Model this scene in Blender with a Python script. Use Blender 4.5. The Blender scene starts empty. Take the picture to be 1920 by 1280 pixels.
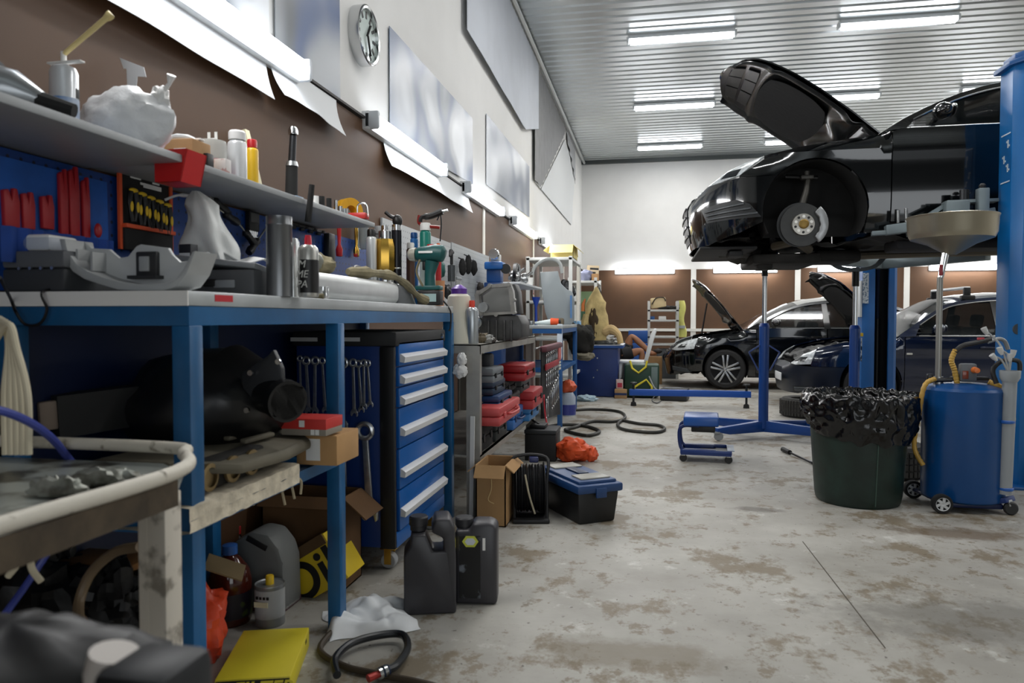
import bpy, bmesh, math, random
from mathutils import Vector, Matrix, Euler, noise
random.seed(7)
R = math.radians
PI = math.pi
C = bpy.context.scene.collection
# ---------------------------------------------------------------- camera
FP, H0, YAW, PIT = 1370.0, 1.05, -0.188869, -0.031377
cam_d = bpy.data.cameras.new('camera')
cam = bpy.data.objects.new('camera', cam_d)
C.objects.link(cam)
cam.location = (0, 0, H0)
cam.rotation_euler = (PI / 2 + PIT, 0, -YAW)
cam_d.sensor_width = 36
cam_d.lens = FP / 1920 * 36
cam_d.clip_start = 0.02
cam_d.dof.use_dof = True
cam_d.dof.focus_distance = 5.2
cam_d.dof.aperture_fstop = 4.5
sc = bpy.context.scene
sc.camera = cam
# ---------------------------------------------------------------- world, exposure
w = bpy.data.worlds.new('world')
sc.world = w
w.use_nodes = True
w.node_tree.nodes['Background'].inputs[0].default_value = (0.8, 0.9, 1.0, 1)
w.node_tree.nodes['Background'].inputs[1].default_value = 0.15
vs = sc.view_settings
vs.view_transform = 'Standard'
vs.look = 'None'
vs.gamma = 1
vs.exposure = 0.5
TUBE_E = 9.0          # glow of the fluorescent diffusers
AREA_W = 22.0         # watts of light under every ceiling fixture
XW, XR, YB, YF, ZC, ZT = -1.55, 9.6, 16.39, -5.0, 4.545, 2.12
def area(name, loc, sx, sy, power, rot=(0, 0, 0), col=(1, 0.98, 0.95)):
    l = bpy.data.lights.new(name, 'AREA')
    l.shape = 'RECTANGLE'; l.size = sx; l.size_y = sy; l.energy = power; l.color = col
    o = bpy.data.objects.new(name, l); C.objects.link(o)
    o.location = loc; o.rotation_euler = rot
    return o
CEIL_X = (0.33, 2.78, 5.2, 7.7)
CEIL_Y = (15.05, 12.2, 9.27, 6.3, 3.3)
for _x in CEIL_X:
    for _y in CEIL_Y:
        area('ceiling_lamp_glow', (_x, _y, ZC - 0.16), 1.2, 0.1, AREA_W * (0.8 if _y < 4 else 1.0))
# daylight from the open shutter door behind the camera
area('shutter_daylight', (3.0, YF + 0.15, 1.6), 6.0, 2.8, 70, (R(90), 0, 0), (0.93, 0.97, 1.0))
# ---------------------------------------------------------------- pixel rays (1920 x 1280) onto real depths
_c, _s, _cp, _sp = math.cos(YAW), math.sin(YAW), math.cos(PIT), math.sin(PIT)
def ray(px, py):
    r = Vector((_c, -_s, 0)); f = Vector((_s * _cp, _c * _cp, _sp)); u = r.cross(f)
    return r * ((px - 960) / FP) + u * ((640 - py) / FP) + f
def atY(px, py, y):
    d = ray(px, py); return d * (y / d.y) + Vector((0, 0, H0))
def atX(px, py, x):
    d = ray(px, py); return d * (x / d.x) + Vector((0, 0, H0))
def atZ(px, py, z=0.0):
    d = ray(px, py); return d * ((z - H0) / d.z) + Vector((0, 0, H0))
def gx(px, y, z=1.05):
    k = (px - 960) / FP
    return (y * _s + k * (y * _c * _cp + (z - H0) * _sp)) / (_c - k * _s * _cp)
# ---------------------------------------------------------------- materials
def lin(h):
    h = h.lstrip('#'); o = []
    for i in (0, 2, 4):
        c = int(h[i:i + 2], 16) / 255
        o.append(c / 12.92 if c <= 0.04045 else ((c + 0.055) / 1.055) ** 2.4)
    return (*o, 1)
_mats = {}
def M(hexc, rough=0.5, metal=0.0, var=0.0, bump=0.0, scale=6.0, coat=0.0, trans=0.0, emit=0.0, alpha=1.0, col2=None, thr=None):
    key = (hexc, rough, metal, var, bump, scale, coat, trans, emit, alpha, col2, thr)
    if key in _mats: return _mats[key]
    m = bpy.data.materials.new('m_' + hexc.lstrip('#')); m.use_nodes = True
    nt = m.node_tree; b = nt.nodes['Principled BSDF']; I = b.inputs
    I['Base Color'].default_value = lin(hexc); I['Roughness'].default_value = rough; I['Metallic'].default_value = metal
    if coat: I['Coat Weight'].default_value = coat; I['Coat Roughness'].default_value = 0.04
    if trans: I['Transmission Weight'].default_value = trans; I['IOR'].default_value = 1.3
    if alpha < 1: I['Alpha'].default_value = alpha
    if emit: I['Emission Color'].default_value = lin(hexc); I['Emission Strength'].default_value = emit
    if var or bump or col2:
        tc = nt.nodes.new('ShaderNodeTexCoord'); n = nt.nodes.new('ShaderNodeTexNoise')
        n.inputs['Scale'].default_value = scale; n.inputs['Detail'].default_value = 6
        nt.links.new(tc.outputs['Object'], n.inputs['Vector'])
        if var or col2:
            rp = nt.nodes.new('ShaderNodeValToRGB'); e = rp.color_ramp.elements
            a = lin(hexc)
            if col2: c0, c1 = a, lin(col2)
            else:
                c0 = tuple(x * (1 - var) for x in a[:3]) + (1,); c1 = tuple(min(1, x * (1 + var)) for x in a[:3]) + (1,)
            t = thr or (0.35, 0.65)
            e[0].position, e[1].position = t; e[0].color = c0; e[1].color = c1
            nt.links.new(n.outputs['Fac'], rp.inputs['Fac']); nt.links.new(rp.outputs['Color'], I['Base Color'])
        if bump:
            bp = nt.nodes.new('ShaderNodeBump'); bp.inputs['Strength'].default_value = bump; bp.inputs['Distance'].default_value = 0.01
            nt.links.new(n.outputs['Fac'], bp.inputs['Height']); nt.links.new(bp.outputs['Normal'], I['Normal'])
    _mats[key] = m
    return m
BLK = M('#0d0d0e', 0.45); BLKR = M('#151515', 0.8); BLKG = M('#08090b', 0.2)
CHR = M('#c9cbcc', 0.18, 1.0); STEEL = M('#a9acad', 0.35, 1.0, 0.15, 0, 20); DKMET = M('#3d3e40', 0.4, 0.9)
WHT = M('#e6e7e6', 0.5); OFFW = M('#d8d5cb', 0.6); GRY = M('#8d9194', 0.5); DGRY = M('#3a3b3d', 0.6)
RED = M('#b3161c', 0.4); ORG = M('#e2551f', 0.45); YEL = M('#e0b91d', 0.45); BLUE = M('#0a4a8a', 0.4)
NAVY = M('#0b2554', 0.45); CARD = M('#a9835a', 0.85, 0, 0.12, 0.1, 9); CARDD = M('#7d5f3f', 0.85, 0, 0.15, 0.1, 9)
BENCHB = M('#1a5a8a', 0.33, 0.0, 0.22, 0.05, 5); CABB = M('#0857a0', 0.3, 0, 0.06, 0, 3)
GALV = M('#9da19f', 0.45, 0.7, 0.15, 0.03, 14); TEAL = M('#0d6b67', 0.4); BRASS = M('#c9a14a', 0.25, 1.0)
KHAKI = M('#7b735a', 0.9, 0, 0.25, 0.4, 14); RUB = M('#1b1b1c', 0.7, 0, 0.2, 0.1, 30)
GLASSD = M('#0a0d0f', 0.05, 0, 0, 0, 6, 0.5)
# ---------------------------------------------------------------- mesh builder
def spl(pts, k=6, closed=False):
    P = [Vector(p) for p in pts]; n = len(P); out = []
    for i in range(n if closed else n - 1):
        a = P[(i - 1) % n] if closed or i > 0 else P[0]; b = P[i]; c = P[(i + 1) % n]
        d = P[(i + 2) % n] if closed or i + 2 < n else P[-1]
        for j in range(k):
            t = j / k
            out.append(0.5 * (2 * b + (c - a) * t + (2 * a - 5 * b + 4 * c - d) * t * t + (3 * b - a - 3 * c + d) * t ** 3))
    if not closed: out.append(P[-1])
    return out
def XF(loc=(0, 0, 0), rot=(0, 0, 0), sca=1.0):
    s = sca if hasattr(sca, '__len__') else (sca,) * 3
    return Matrix.LocRotScale(Vector(loc), Euler([R(a) for a in rot]), Vector(s))
class MB:
    def __init__(self): self.v = []; self.f = []; self.mi = []; self.m = 0; self.T = Matrix.Identity(4)
    def at(self, *a, **k): self.T = XF(*a, **k); return self
    def mat(self, i): self.m = i; return self
    def add(self, vs, fs):
        o = len(self.v); self.v += [self.T @ Vector(v) for v in vs]
        for f in fs: self.f.append([o + i for i in f]); self.mi.append(self.m)
        return self
    def bm(self, bm):
        bm.verts.index_update()
        self.add([v.co.copy() for v in bm.verts], [[v.index for v in f.verts] for f in bm.faces]); bm.free(); return self
    def box(self, c, s, b=0.0, seg=2):
        if not b:
            x, y, z = s[0] / 2, s[1] / 2, s[2] / 2; q = Vector(c)
            vs = [q + Vector((i * x, j * y, k * z)) for i in (-1, 1) for j in (-1, 1) for k in (-1, 1)]
            return self.add(vs, [(0, 1, 3, 2), (4, 6, 7, 5), (0, 4, 5, 1), (2, 3, 7, 6), (0, 2, 6, 4), (1, 5, 7, 3)])
        bm = bmesh.new(); bmesh.ops.create_cube(bm, size=1)
        for v in bm.verts: v.co = Vector((v.co.x * s[0], v.co.y * s[1], v.co.z * s[2])) + Vector(c)
        bmesh.ops.bevel(bm, geom=list(bm.edges), offset=min(b, min(s) * 0.49), segments=seg, profile=0.5, affect='EDGES')
        return self.bm(bm)
    def bar(self, a, b, w, h=None, up=(0, 0, 1), bev=0.0):
        a, b = Vector(a), Vector(b); d = b - a; L = d.length; d.normalize(); u = Vector(up)
        if abs(d.dot(u)) > 0.98: u = Vector((0, 1, 0))
        sd = d.cross(u).normalized(); u = sd.cross(d)
        T0 = self.T; self.T = T0 @ Matrix(((sd.x, d.x, u.x, (a.x + b.x) / 2), (sd.y, d.y, u.y, (a.y + b.y) / 2), (sd.z, d.z, u.z, (a.z + b.z) / 2), (0, 0, 0, 1)))
        self.box((0, 0, 0), (w, L, h or w), bev); self.T = T0; return self
    def lathe(self, prof, n=24, c=(0, 0, 0), ax='z', cap=True, arc=1.0):
        vs = []; fs = []; q = Vector(c); m = len(prof); N = n if arc == 1.0 else n + 1
        for i in range(N):
            a = 2 * PI * arc * i / n
            for r, z in prof:
                p = (r * math.cos(a), r * math.sin(a), z)
                if ax == 'x': p = (p[2], p[0], p[1])
                elif ax == 'y': p = (p[1], p[2], p[0])
                vs.append(q + Vector(p))
        for i in range(n):
            j = (i + 1) % N
            for k in range(m - 1): fs.append((i * m + k, j * m + k, j * m + k + 1, i * m + k + 1))
        if cap and arc == 1.0:
            if prof[0][0] > 1e-5: fs.append([i * m for i in range(n)][::-1])
            if prof[-1][0] > 1e-5: fs.append([i * m + m - 1 for i in range(n)])
        return self.add(vs, fs)
    def cyl(self, a, b, r, r2=None, n=16):
        return self.tube([a, b], [r, r if r2 is None else r2], n)
    def tube(self, pts, r, n=8, closed=False, cap=True):
        P = [Vector(p) for p in pts]; k = len(P); rs = r if hasattr(r, '__len__') else [r] * k
        vs = []; fs = []; prev = None
        for i in range(k):
            if closed: t = P[(i + 1) % k] - P[i - 1]
            else: t = P[min(i + 1, k - 1)] - P[max(i - 1, 0)]
            if t.length < 1e-9: t = Vector((0, 0, 1))
            t.normalize()
            if prev is None:
                u = t.orthogonal().normalized()
            else:
                u = prev - t * prev.dot(t)
                u = u.normalized() if u.length > 1e-6 else t.orthogonal().normalized()
            prev = u; w_ = t.cross(u)
            for j in range(n):
                a = 2 * PI * j / n; vs.append(P[i] + (u * math.cos(a) + w_ * math.sin(a)) * rs[i])
        for i in range(k if closed else k - 1):
            i2 = (i + 1) % k
            for j in range(n): fs.append((i * n + j, i * n + (j + 1) % n, i2 * n + (j + 1) % n, i2 * n + j))
        if cap and not closed: fs.append(list(range(n))[::-1]); fs.append([(k - 1) * n + j for j in range(n)])
        return self.add(vs, fs)
    def prism(self, poly, h, pl='xy', b=0.0, base=0.0):
        bm = bmesh.new(); vs = [bm.verts.new((p[0], p[1], base)) for p in poly]; f = bm.faces.new(vs)
        r = bmesh.ops.extrude_face_region(bm, geom=[f])
        for e in r['geom']:
            if isinstance(e, bmesh.types.BMVert): e.co.z += h
        bmesh.ops.recalc_face_normals(bm, faces=bm.faces)
        if b: bmesh.ops.bevel(bm, geom=list(bm.edges), offset=b, segments=2, profile=0.5, affect='EDGES')
        for v in bm.verts:
            x, y, z = v.co
            if pl == 'xz': v.co = (x, z, y)
            elif pl == 'yz': v.co = (z, x, y)
        if pl == 'xz': bmesh.ops.reverse_faces(bm, faces=bm.faces)
        return self.bm(bm)
    def grid(self, fn, nu, nv, th=0.0):
        vs = [Vector(fn(i / nu, j / nv)) for i in range(nu + 1) for j in range(nv + 1)]
        fs = [(i * (nv + 1) + j, (i + 1) * (nv + 1) + j, (i + 1) * (nv + 1) + j + 1, i * (nv + 1) + j + 1) for i in range(nu) for j in range(nv)]
        if not th: return self.add(vs, fs)
        bm = bmesh.new(); B = [bm.verts.new(v) for v in vs]
        for f in fs: bm.faces.new([B[i] for i in f])
        bm.normal_update(); bmesh.ops.solidify(bm, geom=list(bm.faces), thickness=th)
        return self.bm(bm)
    def ball(self, c, r, n=14, wob=0.0, fq=4.0, seed=0.0, flat=None, bias=0.0):
        r = r if hasattr(r, '__len__') else (r,) * 3; q = Vector(c); vs = []; fs = []; m = n
        for i in range(m + 1):
            th = PI * i / m
            for j in range(2 * n):
                ph = PI * j / n; d = Vector((math.sin(th) * math.cos(ph), math.sin(th) * math.sin(ph), math.cos(th)))
                k = 1 + (wob * (noise.noise(d * fq + Vector((seed, seed * 1.7, 0))) + 0.5 * noise.noise(d * fq * 2.7 + Vector((0, seed, 3)))) if wob else 0)
                p = Vector((d.x * r[0], d.y * r[1], d.z * r[2])) * k
                if flat is not None and p.z < flat: p.z = flat
                vs.append(q + p)
        w_ = 2 * n
        for i in range(m):
            for j in range(w_): fs.append((i * w_ + j, (i + 1) * w_ + j, (i + 1) * w_ + (j + 1) % w_, i * w_ + (j + 1) % w_))
        return self.add(vs, fs)
    def build(self, name, mats, parent=None, loc=None, rot=None, ang=35, label=None, kind=None):
        me = bpy.data.meshes.new(name); me.from_pydata([tuple(v) for v in self.v], [], self.f)
        for x in (mats if isinstance(mats, (list, tuple)) else [mats]): me.materials.append(x)
        me.polygons.foreach_set('material_index', self.mi)
        bm = bmesh.new(); bm.from_mesh(me); bmesh.ops.remove_doubles(bm, verts=bm.verts, dist=1e-5)
        bmesh.ops.recalc_face_normals(bm, faces=bm.faces); bm.to_mesh(me); bm.free()
        me.polygons.foreach_set('use_smooth', [True] * len(me.polygons))
        try: me.set_sharp_from_angle(angle=R(ang))
        except Exception: pass
        me.update()
        o = bpy.data.objects.new(name, me); C.objects.link(o)
        if parent: o.parent = parent
        if loc is not None: o.location = loc
        if rot is not None: o.rotation_euler = [R(a) for a in rot]
        if label: o['label'] = label
        if kind: o['kind'] = kind
        return o
def tag(o, label, cat, group=None, kind=None):
    o['label'] = label; o['category'] = cat
    if group: o['group'] = group
    if kind: o['kind'] = kind
    return o
def thing(name, label, cat, loc=(0, 0, 0), rz=0, group=None, rot=None, sca=None):
    o = bpy.data.objects.new(name, None); C.objects.link(o); o.empty_display_size = 0.05
    o.location = loc; o.rotation_euler = [R(a) for a in rot] if rot else (0, 0, R(rz))
    if sca: o.scale = (sca,) * 3
    return tag(o, label, cat, group)
def dup(root, loc=None, rz=None, label=None, group=None, rot=None):
    r = root.copy(); C.objects.link(r)
    if loc is not None: r.location = loc
    if rz is not None: r.rotation_euler = (0, 0, R(rz))
    if rot is not None: r.rotation_euler = [R(a) for a in rot]
    if label: r['label'] = label
    if group: r['group'] = group
    for ch in root.children:
        c = ch.copy(); C.objects.link(c); c.parent = r
        for g in ch.children:
            d = g.copy(); C.objects.link(d); d.parent = c
    return r
def struct(mb, name, mats, **k):
    o = mb.build(name, mats, **k); o['kind'] = 'structure'; return o
def text(name, s, size, m, mat, parent=None, depth=0.0006, align='CENTER', shear=0.0, bold=0.0):
    """flat lettering laid in the XY plane of matrix m"""
    cu = bpy.data.curves.new(name, 'FONT'); cu.body = s; cu.size = size; cu.align_x = align; cu.align_y = 'CENTER'; cu.extrude = depth; cu.shear = shear; cu.offset = bold
    t = bpy.data.objects.new(name, cu); C.objects.link(t)
    me = bpy.data.meshes.new_from_object(t.evaluated_get(bpy.context.evaluated_depsgraph_get()))
    C.objects.unlink(t); bpy.data.objects.remove(t)
    me.name = name; me.transform(m); me.materials.clear(); me.materials.append(mat)
    o = bpy.data.objects.new(name, me); C.objects.link(o)
    if parent: o.parent = parent
    return o
FRONT = Matrix.Rotation(PI / 2, 4, 'X')                       # letters that face -y
SIDE = Matrix.Rotation(PI / 2, 4, 'Z') @ FRONT                # letters that face +x
def TX(loc, base=FRONT): return Matrix.Translation(loc) @ base
# ================================================================ ROOM SHELL
def floor_mat():
    m = bpy.data.materials.new('worn_concrete'); m.use_nodes = True; nt = m.node_tree; b = nt.nodes['Principled BSDF']; L = nt.links.new
    tc = nt.nodes.new('ShaderNodeTexCoord')
    def nz(scale, det, sx=1, sy=1, rough=0.6):
        mp = nt.nodes.new('ShaderNodeMapping'); mp.inputs['Scale'].default_value = (sx, sy, 1); L(tc.outputs['Object'], mp.inputs['Vector'])
        n = nt.nodes.new('ShaderNodeTexNoise'); n.inputs['Scale'].default_value = scale; n.inputs['Detail'].default_value = det; n.inputs['Roughness'].default_value = rough
        L(mp.outputs['Vector'], n.inputs['Vector']); return n.outputs['Fac']
    def rmp(fac, a, c):
        r = nt.nodes.new('ShaderNodeMapRange'); r.inputs['From Min'].default_value = a; r.inputs['From Max'].default_value = c; L(fac, r.inputs['Value']); return r.outputs['Result']
    def mix(fac, a, c, k=1.0):
        x = nt.nodes.new('ShaderNodeMix'); x.data_type = 'RGBA'
        mu = nt.nodes.new('ShaderNodeMath'); mu.operation = 'MULTIPLY'; mu.inputs[1].default_value = k; L(fac, mu.inputs[0]); L(mu.outputs[0], x.inputs['Factor'])
        for v, s in ((a, 'A'), (c, 'B')):
            i = [q for q in x.inputs if q.name == s and q.type == 'RGBA'][0]
            if isinstance(v, str): i.default_value = lin(v)
            else: L(v, i)
        return [q for q in x.outputs if q.type == 'RGBA'][0]
    col = mix(rmp(nz(1.3, 5), 0.35, 0.65), '#aeaca5', '#8f8c84')
    big = rmp(nz(2.2, 9, 1, 0.8, 0.72), 0.53, 0.585)
    col = mix(big, col, '#6f6149', 0.78)
    med = rmp(nz(7, 9, 1, 0.9, 0.75), 0.56, 0.61)
    col = mix(med, col, '#6d5f47', 0.7)
    sp = rmp(nz(38, 3), 0.66, 0.72)
    col = mix(sp, col, '#3f392d', 0.8)
    dk = rmp(nz(0.55, 3), 0.6, 0.75)
    col = mix(dk, col, '#4c483f', 0.6)
    lt = rmp(nz(5, 8, 1, 1, 0.7), 0.6, 0.68)
    col = mix(lt, col, '#cdcdc8', 0.6)
    wob = nz(6, 7, 1, 1, 0.7)
    for (px, py), rx, ry, cc, kk in (((1790, 1000), 0.28, 0.1, '#5b4a33', 0.75), ((1850, 1165), 0.5, 0.22, '#55524a', 0.55), ((1180, 1225), 0.3, 0.1, '#6b5f49', 0.6), ((1420, 955), 0.14, 0.05, '#3b352a', 0.6)):
        q = atZ(px, py)                                       # spills with a place of their own
        mp = nt.nodes.new('ShaderNodeMapping'); mp.vector_type = 'TEXTURE'; mp.inputs['Location'].default_value = (q.x, q.y, 0.05); mp.inputs['Scale'].default_value = (rx, ry, 1); L(tc.outputs['Object'], mp.inputs['Vector'])
        ln = nt.nodes.new('ShaderNodeVectorMath'); ln.operation = 'LENGTH'; L(mp.outputs['Vector'], ln.inputs[0])
        ad = nt.nodes.new('ShaderNodeMath'); ad.operation = 'MULTIPLY_ADD'; ad.inputs[1].default_value = -2.6; L(wob, ad.inputs[0]); L(ln.outputs['Value'], ad.inputs[2])
        col = mix(rmp(ad.outputs[0], 0.0, -0.7), col, cc, kk)
    L(col, b.inputs['Base Color'])
    rr = nt.nodes.new('ShaderNodeMapRange'); rr.inputs['To Min'].default_value = 0.34; rr.inputs['To Max'].default_value = 0.75; L(nz(3, 6), rr.inputs['Value']); L(rr.outputs['Result'], b.inputs['Roughness'])
    bp = nt.nodes.new('ShaderNodeBump'); bp.inputs['Strength'].default_value = 0.25; bp.inputs['Distance'].default_value = 0.006; L(nz(30, 8), bp.inputs['Height']); L(bp.outputs['Normal'], b.inputs['Normal'])
    return m
struct(MB().box(((XW + XR) / 2, (YF + YB) / 2, -0.05), (XR - XW + 0.4, YB - YF + 0.4, 0.1)), 'floor', floor_mat())
mb = MB()                                                     # a hairline saw cut in the concrete
a, b = atZ(1505, 1015), atZ(1660, 1215)
mb.bar((a.x, a.y, 0.0005), (b.x, b.y, 0.0005), 0.004, 0.001); struct(mb, 'trim_1', M('#4d483e', 0.9))
# corrugated metal ceiling: ribs run across the room
mb = MB(); ys = []; y = YF
while y < YB: ys += [(y, 0), (y + 0.125, 0), (y + 0.14, 0.035), (y + 0.175, 0.035), (y + 0.19, 0)]; y += 0.19
ys = [q for q in ys if q[0] <= YB] + [(YB, 0)]
vs = []; fs = []
for k, (yy, dz) in enumerate(ys): vs += [(XW, yy, ZC + dz), (XR, yy, ZC + dz)]
for k in range(len(ys) - 1): fs.append((2 * k, 2 * k + 1, 2 * k + 3, 2 * k + 2))
mb.add(vs, fs); struct(mb, 'ceiling', M('#bfc4c4', 0.3, 0.85, 0.06, 0, 0.8), ang=10)
WALLW = M('#dcdcda', 0.75, 0, 0.02, 0.02, 3); BROWN = M('#4f351f', 0.6, 0, 0.09, 0.03, 2.2)
struct(MB().box((XW - 0.05, (YB + YF) / 2, ZC / 2 + 0.05), (0.1, YB - YF + 0.2, ZC + 0.2)), 'wall_left', WALLW)
struct(MB().box(((XW + XR) / 2, YB + 0.05, ZC / 2 + 0.05), (XR - XW + 0.2, 0.1, ZC + 0.2)), 'wall_back', WALLW)
struct(MB().box((XR + 0.05, (YB + YF) / 2, ZC / 2 + 0.05), (0.1, YB - YF, ZC + 0.2)), 'wall_right', WALLW)
mb = MB(); mb.box((-0.9, YF - 0.05, ZC / 2), (1.5, 0.1, ZC)); mb.box((7.95, YF - 0.05, ZC / 2), (3.5, 0.1, ZC)); mb.box((3.0, YF - 0.05, 3.87), (6.4, 0.1, 1.4))
struct(mb, 'wall_front', M('#5b5c5c', 0.8))
# brown hardboard wainscot with white joint strips
LS = [y_ for y_ in (YF, -2.0, 0.9, 6.63, 9.53, 12.9, YB)]
n = 2
mb = MB()
for a, b in zip(LS[:-1], LS[1:]): mb.box((XW + 0.006, (a + b) / 2, ZT / 2), (0.012, b - a - 0.02, ZT))
struct(mb, 'trim_2', BROWN)
mb = MB()
for y_ in LS[1:-1]: mb.box((XW + 0.012, y_, ZT / 2), (0.02, 0.07, ZT))
struct(mb, 'trim_3', OFFW)
struct(MB().box((XW + 0.014, (YB + YF) / 2, ZT + 0.012), (0.03, YB - YF, 0.012)), 'trim_4', M('#2d2a28', 0.6))
BS = [XW] + [atY(p, 560, YB).x for p in (1300, 1495, 1699, 1895)] + [9.5]
mb = MB()
for a, b in zip(BS[:-1], BS[1:]): mb.box(((a + b) / 2, YB - 0.006, ZT / 2), (b - a - 0.02, 0.012, ZT))
struct(mb, 'trim_5', BROWN)
mb = MB()
for x_ in BS[1:-1]: mb.box((x_, YB - 0.015, ZT / 2), (0.11, 0.03, ZT))
struct(mb, 'trim_6', M('#dadad6', 0.6))
zr = atY(1170, 618, YB).z
struct(MB().box(((XW + XR) / 2, YB - 0.03, zr), (XR - XW, 0.05, 0.06)), 'baseboard_back', M('#cfcfca', 0.6))
struct(MB().box(((XW + XR) / 2, YB - 0.04, ZC - 0.03), (XR - XW, 0.08, 0.1)), 'trim_7', M('#4f5353', 0.5, 0.6))
struct(MB().cyl((XW + 0.06, 5.5, ZC - 0.05), (XW + 0.06, YB, ZC - 0.05), 0.03, n=8), 'trim_8', M('#b9bcbb', 0.5, 0.3))
# ---------------------------------------------------------------- ceiling lights
TUBE = M('#f4f8ff', 0.4, emit=TUBE_E)
def ceil_light(loc, label, grp):
    t = thing('ceiling_light', label, 'light fixture', loc, 0, grp)
    MB().box((0, 0, 0.08), (1.27, 0.11, 0.045), 0.01).box((-0.64, 0, 0.05), (0.03, 0.1, 0.07), 0.008).box((0.64, 0, 0.05), (0.03, 0.1, 0.07), 0.008).build('housing', M('#cfd3d4', 0.4), t)
    MB().lathe([(0.001, -0.615), (0.05, -0.61), (0.05, 0.61), (0.001, 0.615)], 14, (0, 0, 0.045), 'x').build('diffuser', TUBE, t)
    return t
row = ['nearest the camera end of the row', 'between two others in the row', 'hanging closest to the far wall']
cl = None
lab = {(0, 0): 'glowing ceiling tube light closest to the far wall, in the row over the aisle', (0, 1): 'glowing ceiling tube light second from the far wall, in the row over the aisle', (0, 2): 'long glowing ceiling tube light third from the far wall, over the aisle',
       (1, 0): 'glowing ceiling tube light glimpsed under the open bonnet of the lifted car', (1, 1): 'glowing ceiling tube light just behind the tip end of the raised bonnet', (1, 2): 'large glowing ceiling tube light above the lifted car, cut near the picture top'}
for i, x_ in enumerate(CEIL_X):
    for j, y_ in enumerate(CEIL_Y):
        l_ = lab.get((i, j))
        if l_ is None: l_ = 'ceiling tube light of the row ' + ('over the aisle' if i == 0 else 'over the lifted car' if i == 1 else 'beyond the lifted car') + ' outside the picture'
        if cl is None: cl = ceil_light((x_, y_, ZC - 0.11), l_, 'fluorescent lights on the ribbed ceiling')
        else: dup(cl, (x_, y_, ZC - 0.11), 0, l_)
# ---------------------------------------------------------------- wall lights
def wall_light(y0, y1, label, grp):
    L_ = y1 - y0
    t = thing('wall_light', label, 'light fixture', (XW, (y0 + y1) / 2, ZT), 0, grp)
    MB().box((0.03, 0, 0), (0.05, L_, 0.1), 0.008).build('housing', M('#d5d8da', 0.4), t)
    MB().lathe([(0.001, -L_ / 2 + 0.03), (0.043, -L_ / 2 + 0.035), (0.043, L_ / 2 - 0.035), (0.001, L_ / 2 - 0.03)], 14, (0.062, 0, 0), 'y').build('diffuser', TUBE, t)
    for s in (-1, 1): MB().box((0.06, s * (L_ / 2 - 0.015), 0), (0.09, 0.03, 0.1), 0.02).build('end_cap', M('#c6ccd2', 0.4), t)
    return t
g = 'fluorescent wall lights above the workbenches'
ye = atX(570, 168, XW + 0.06).y
for a, b, l_ in ((ye - 1.42, ye, 'glowing wall tube light closest to the camera, above the can with the yellow nozzle'), (3.75, 5.13, 'glowing wall tube light under the wide blurred poster'), (5.8, 7.22, 'glowing wall tube light straddling the first white joint strip'),
              (7.86, 9.36, 'glowing wall tube light just before the second white joint strip'), (10.0, 11.47, 'glowing wall tube light partly behind the yellow carton on the rack')):
    wall_light(a, b, l_, g)
    area('wall_lamp_glow', (XW + 0.16, (a + b) / 2, ZT - 0.02), 0.07, b - a - 0.1, 9, (0, R(-55), 0))
g = 'fluorescent lights along the far wall'
for a, b, l_ in ((1153, 1265, 'far wall tube light above the small white shelf'), (1337, 1457, 'far wall tube light behind the chrome ram of the blue jack'), (1532, 1632, 'far wall tube light beside the far lift column, above the parked cars'), (1740, 1868, 'far wall tube light above the roof bars of the blue car')):
    A, B = atY(a, 508, YB), atY(b, 508, YB); cx = (A.x + B.x) / 2; L_ = B.x - A.x
    t = thing('wall_light', l_, 'light fixture', (cx, YB, ZT - 0.03), 0, g)
    MB().box((0, -0.03, 0), (L_, 0.05, 0.13), 0.01).build('housing', M('#d5d8da', 0.4), t)
    MB().lathe([(0.001, -L_ / 2 + 0.03), (0.055, -L_ / 2 + 0.035), (0.055, L_ / 2 - 0.035), (0.001, L_ / 2 - 0.03)], 14, (0, -0.07, 0), 'x').build('diffuser', TUBE, t)
    area('wall_lamp_glow', (cx, YB - 0.2, ZT - 0.03), L_, 0.08, 9, (R(50), 0, 0))
# ---------------------------------------------------------------- posters and sheets on the long wall
def poster_mat(seed, cols, scale=1.6):
    m = bpy.data.materials.new('blurred_print'); m.use_nodes = True; nt = m.node_tree; b = nt.nodes['Principled BSDF']
    tc = nt.nodes.new('ShaderNodeTexCoord'); mp = nt.nodes.new('ShaderNodeMapping'); mp.inputs['Location'].default_value = (seed, seed * 2.3, seed)
    n = nt.nodes.new('ShaderNodeTexNoise'); n.inputs['Scale'].default_value = scale; n.inputs['Detail'].default_value = 0.6
    rp = nt.nodes.new('ShaderNodeValToRGB'); e = rp.color_ramp.elements
    while len(e) < len(cols): e.new(0.5)
    for i, c in enumerate(cols): e[i].position = 0.25 + 0.5 * i / (len(cols) - 1); e[i].color = lin(c)
    rp.color_ramp.interpolation = 'EASE'
    nt.links.new(tc.outputs['Object'], mp.inputs['Vector']); nt.links.new(mp.outputs['Vector'], n.inputs['Vector']); nt.links.new(n.outputs['Fac'], rp.inputs['Fac']); nt.links.new(rp.outputs['Color'], b.inputs['Base Color'])
    b.inputs['Roughness'].default_value = 0.35
    return m
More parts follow.
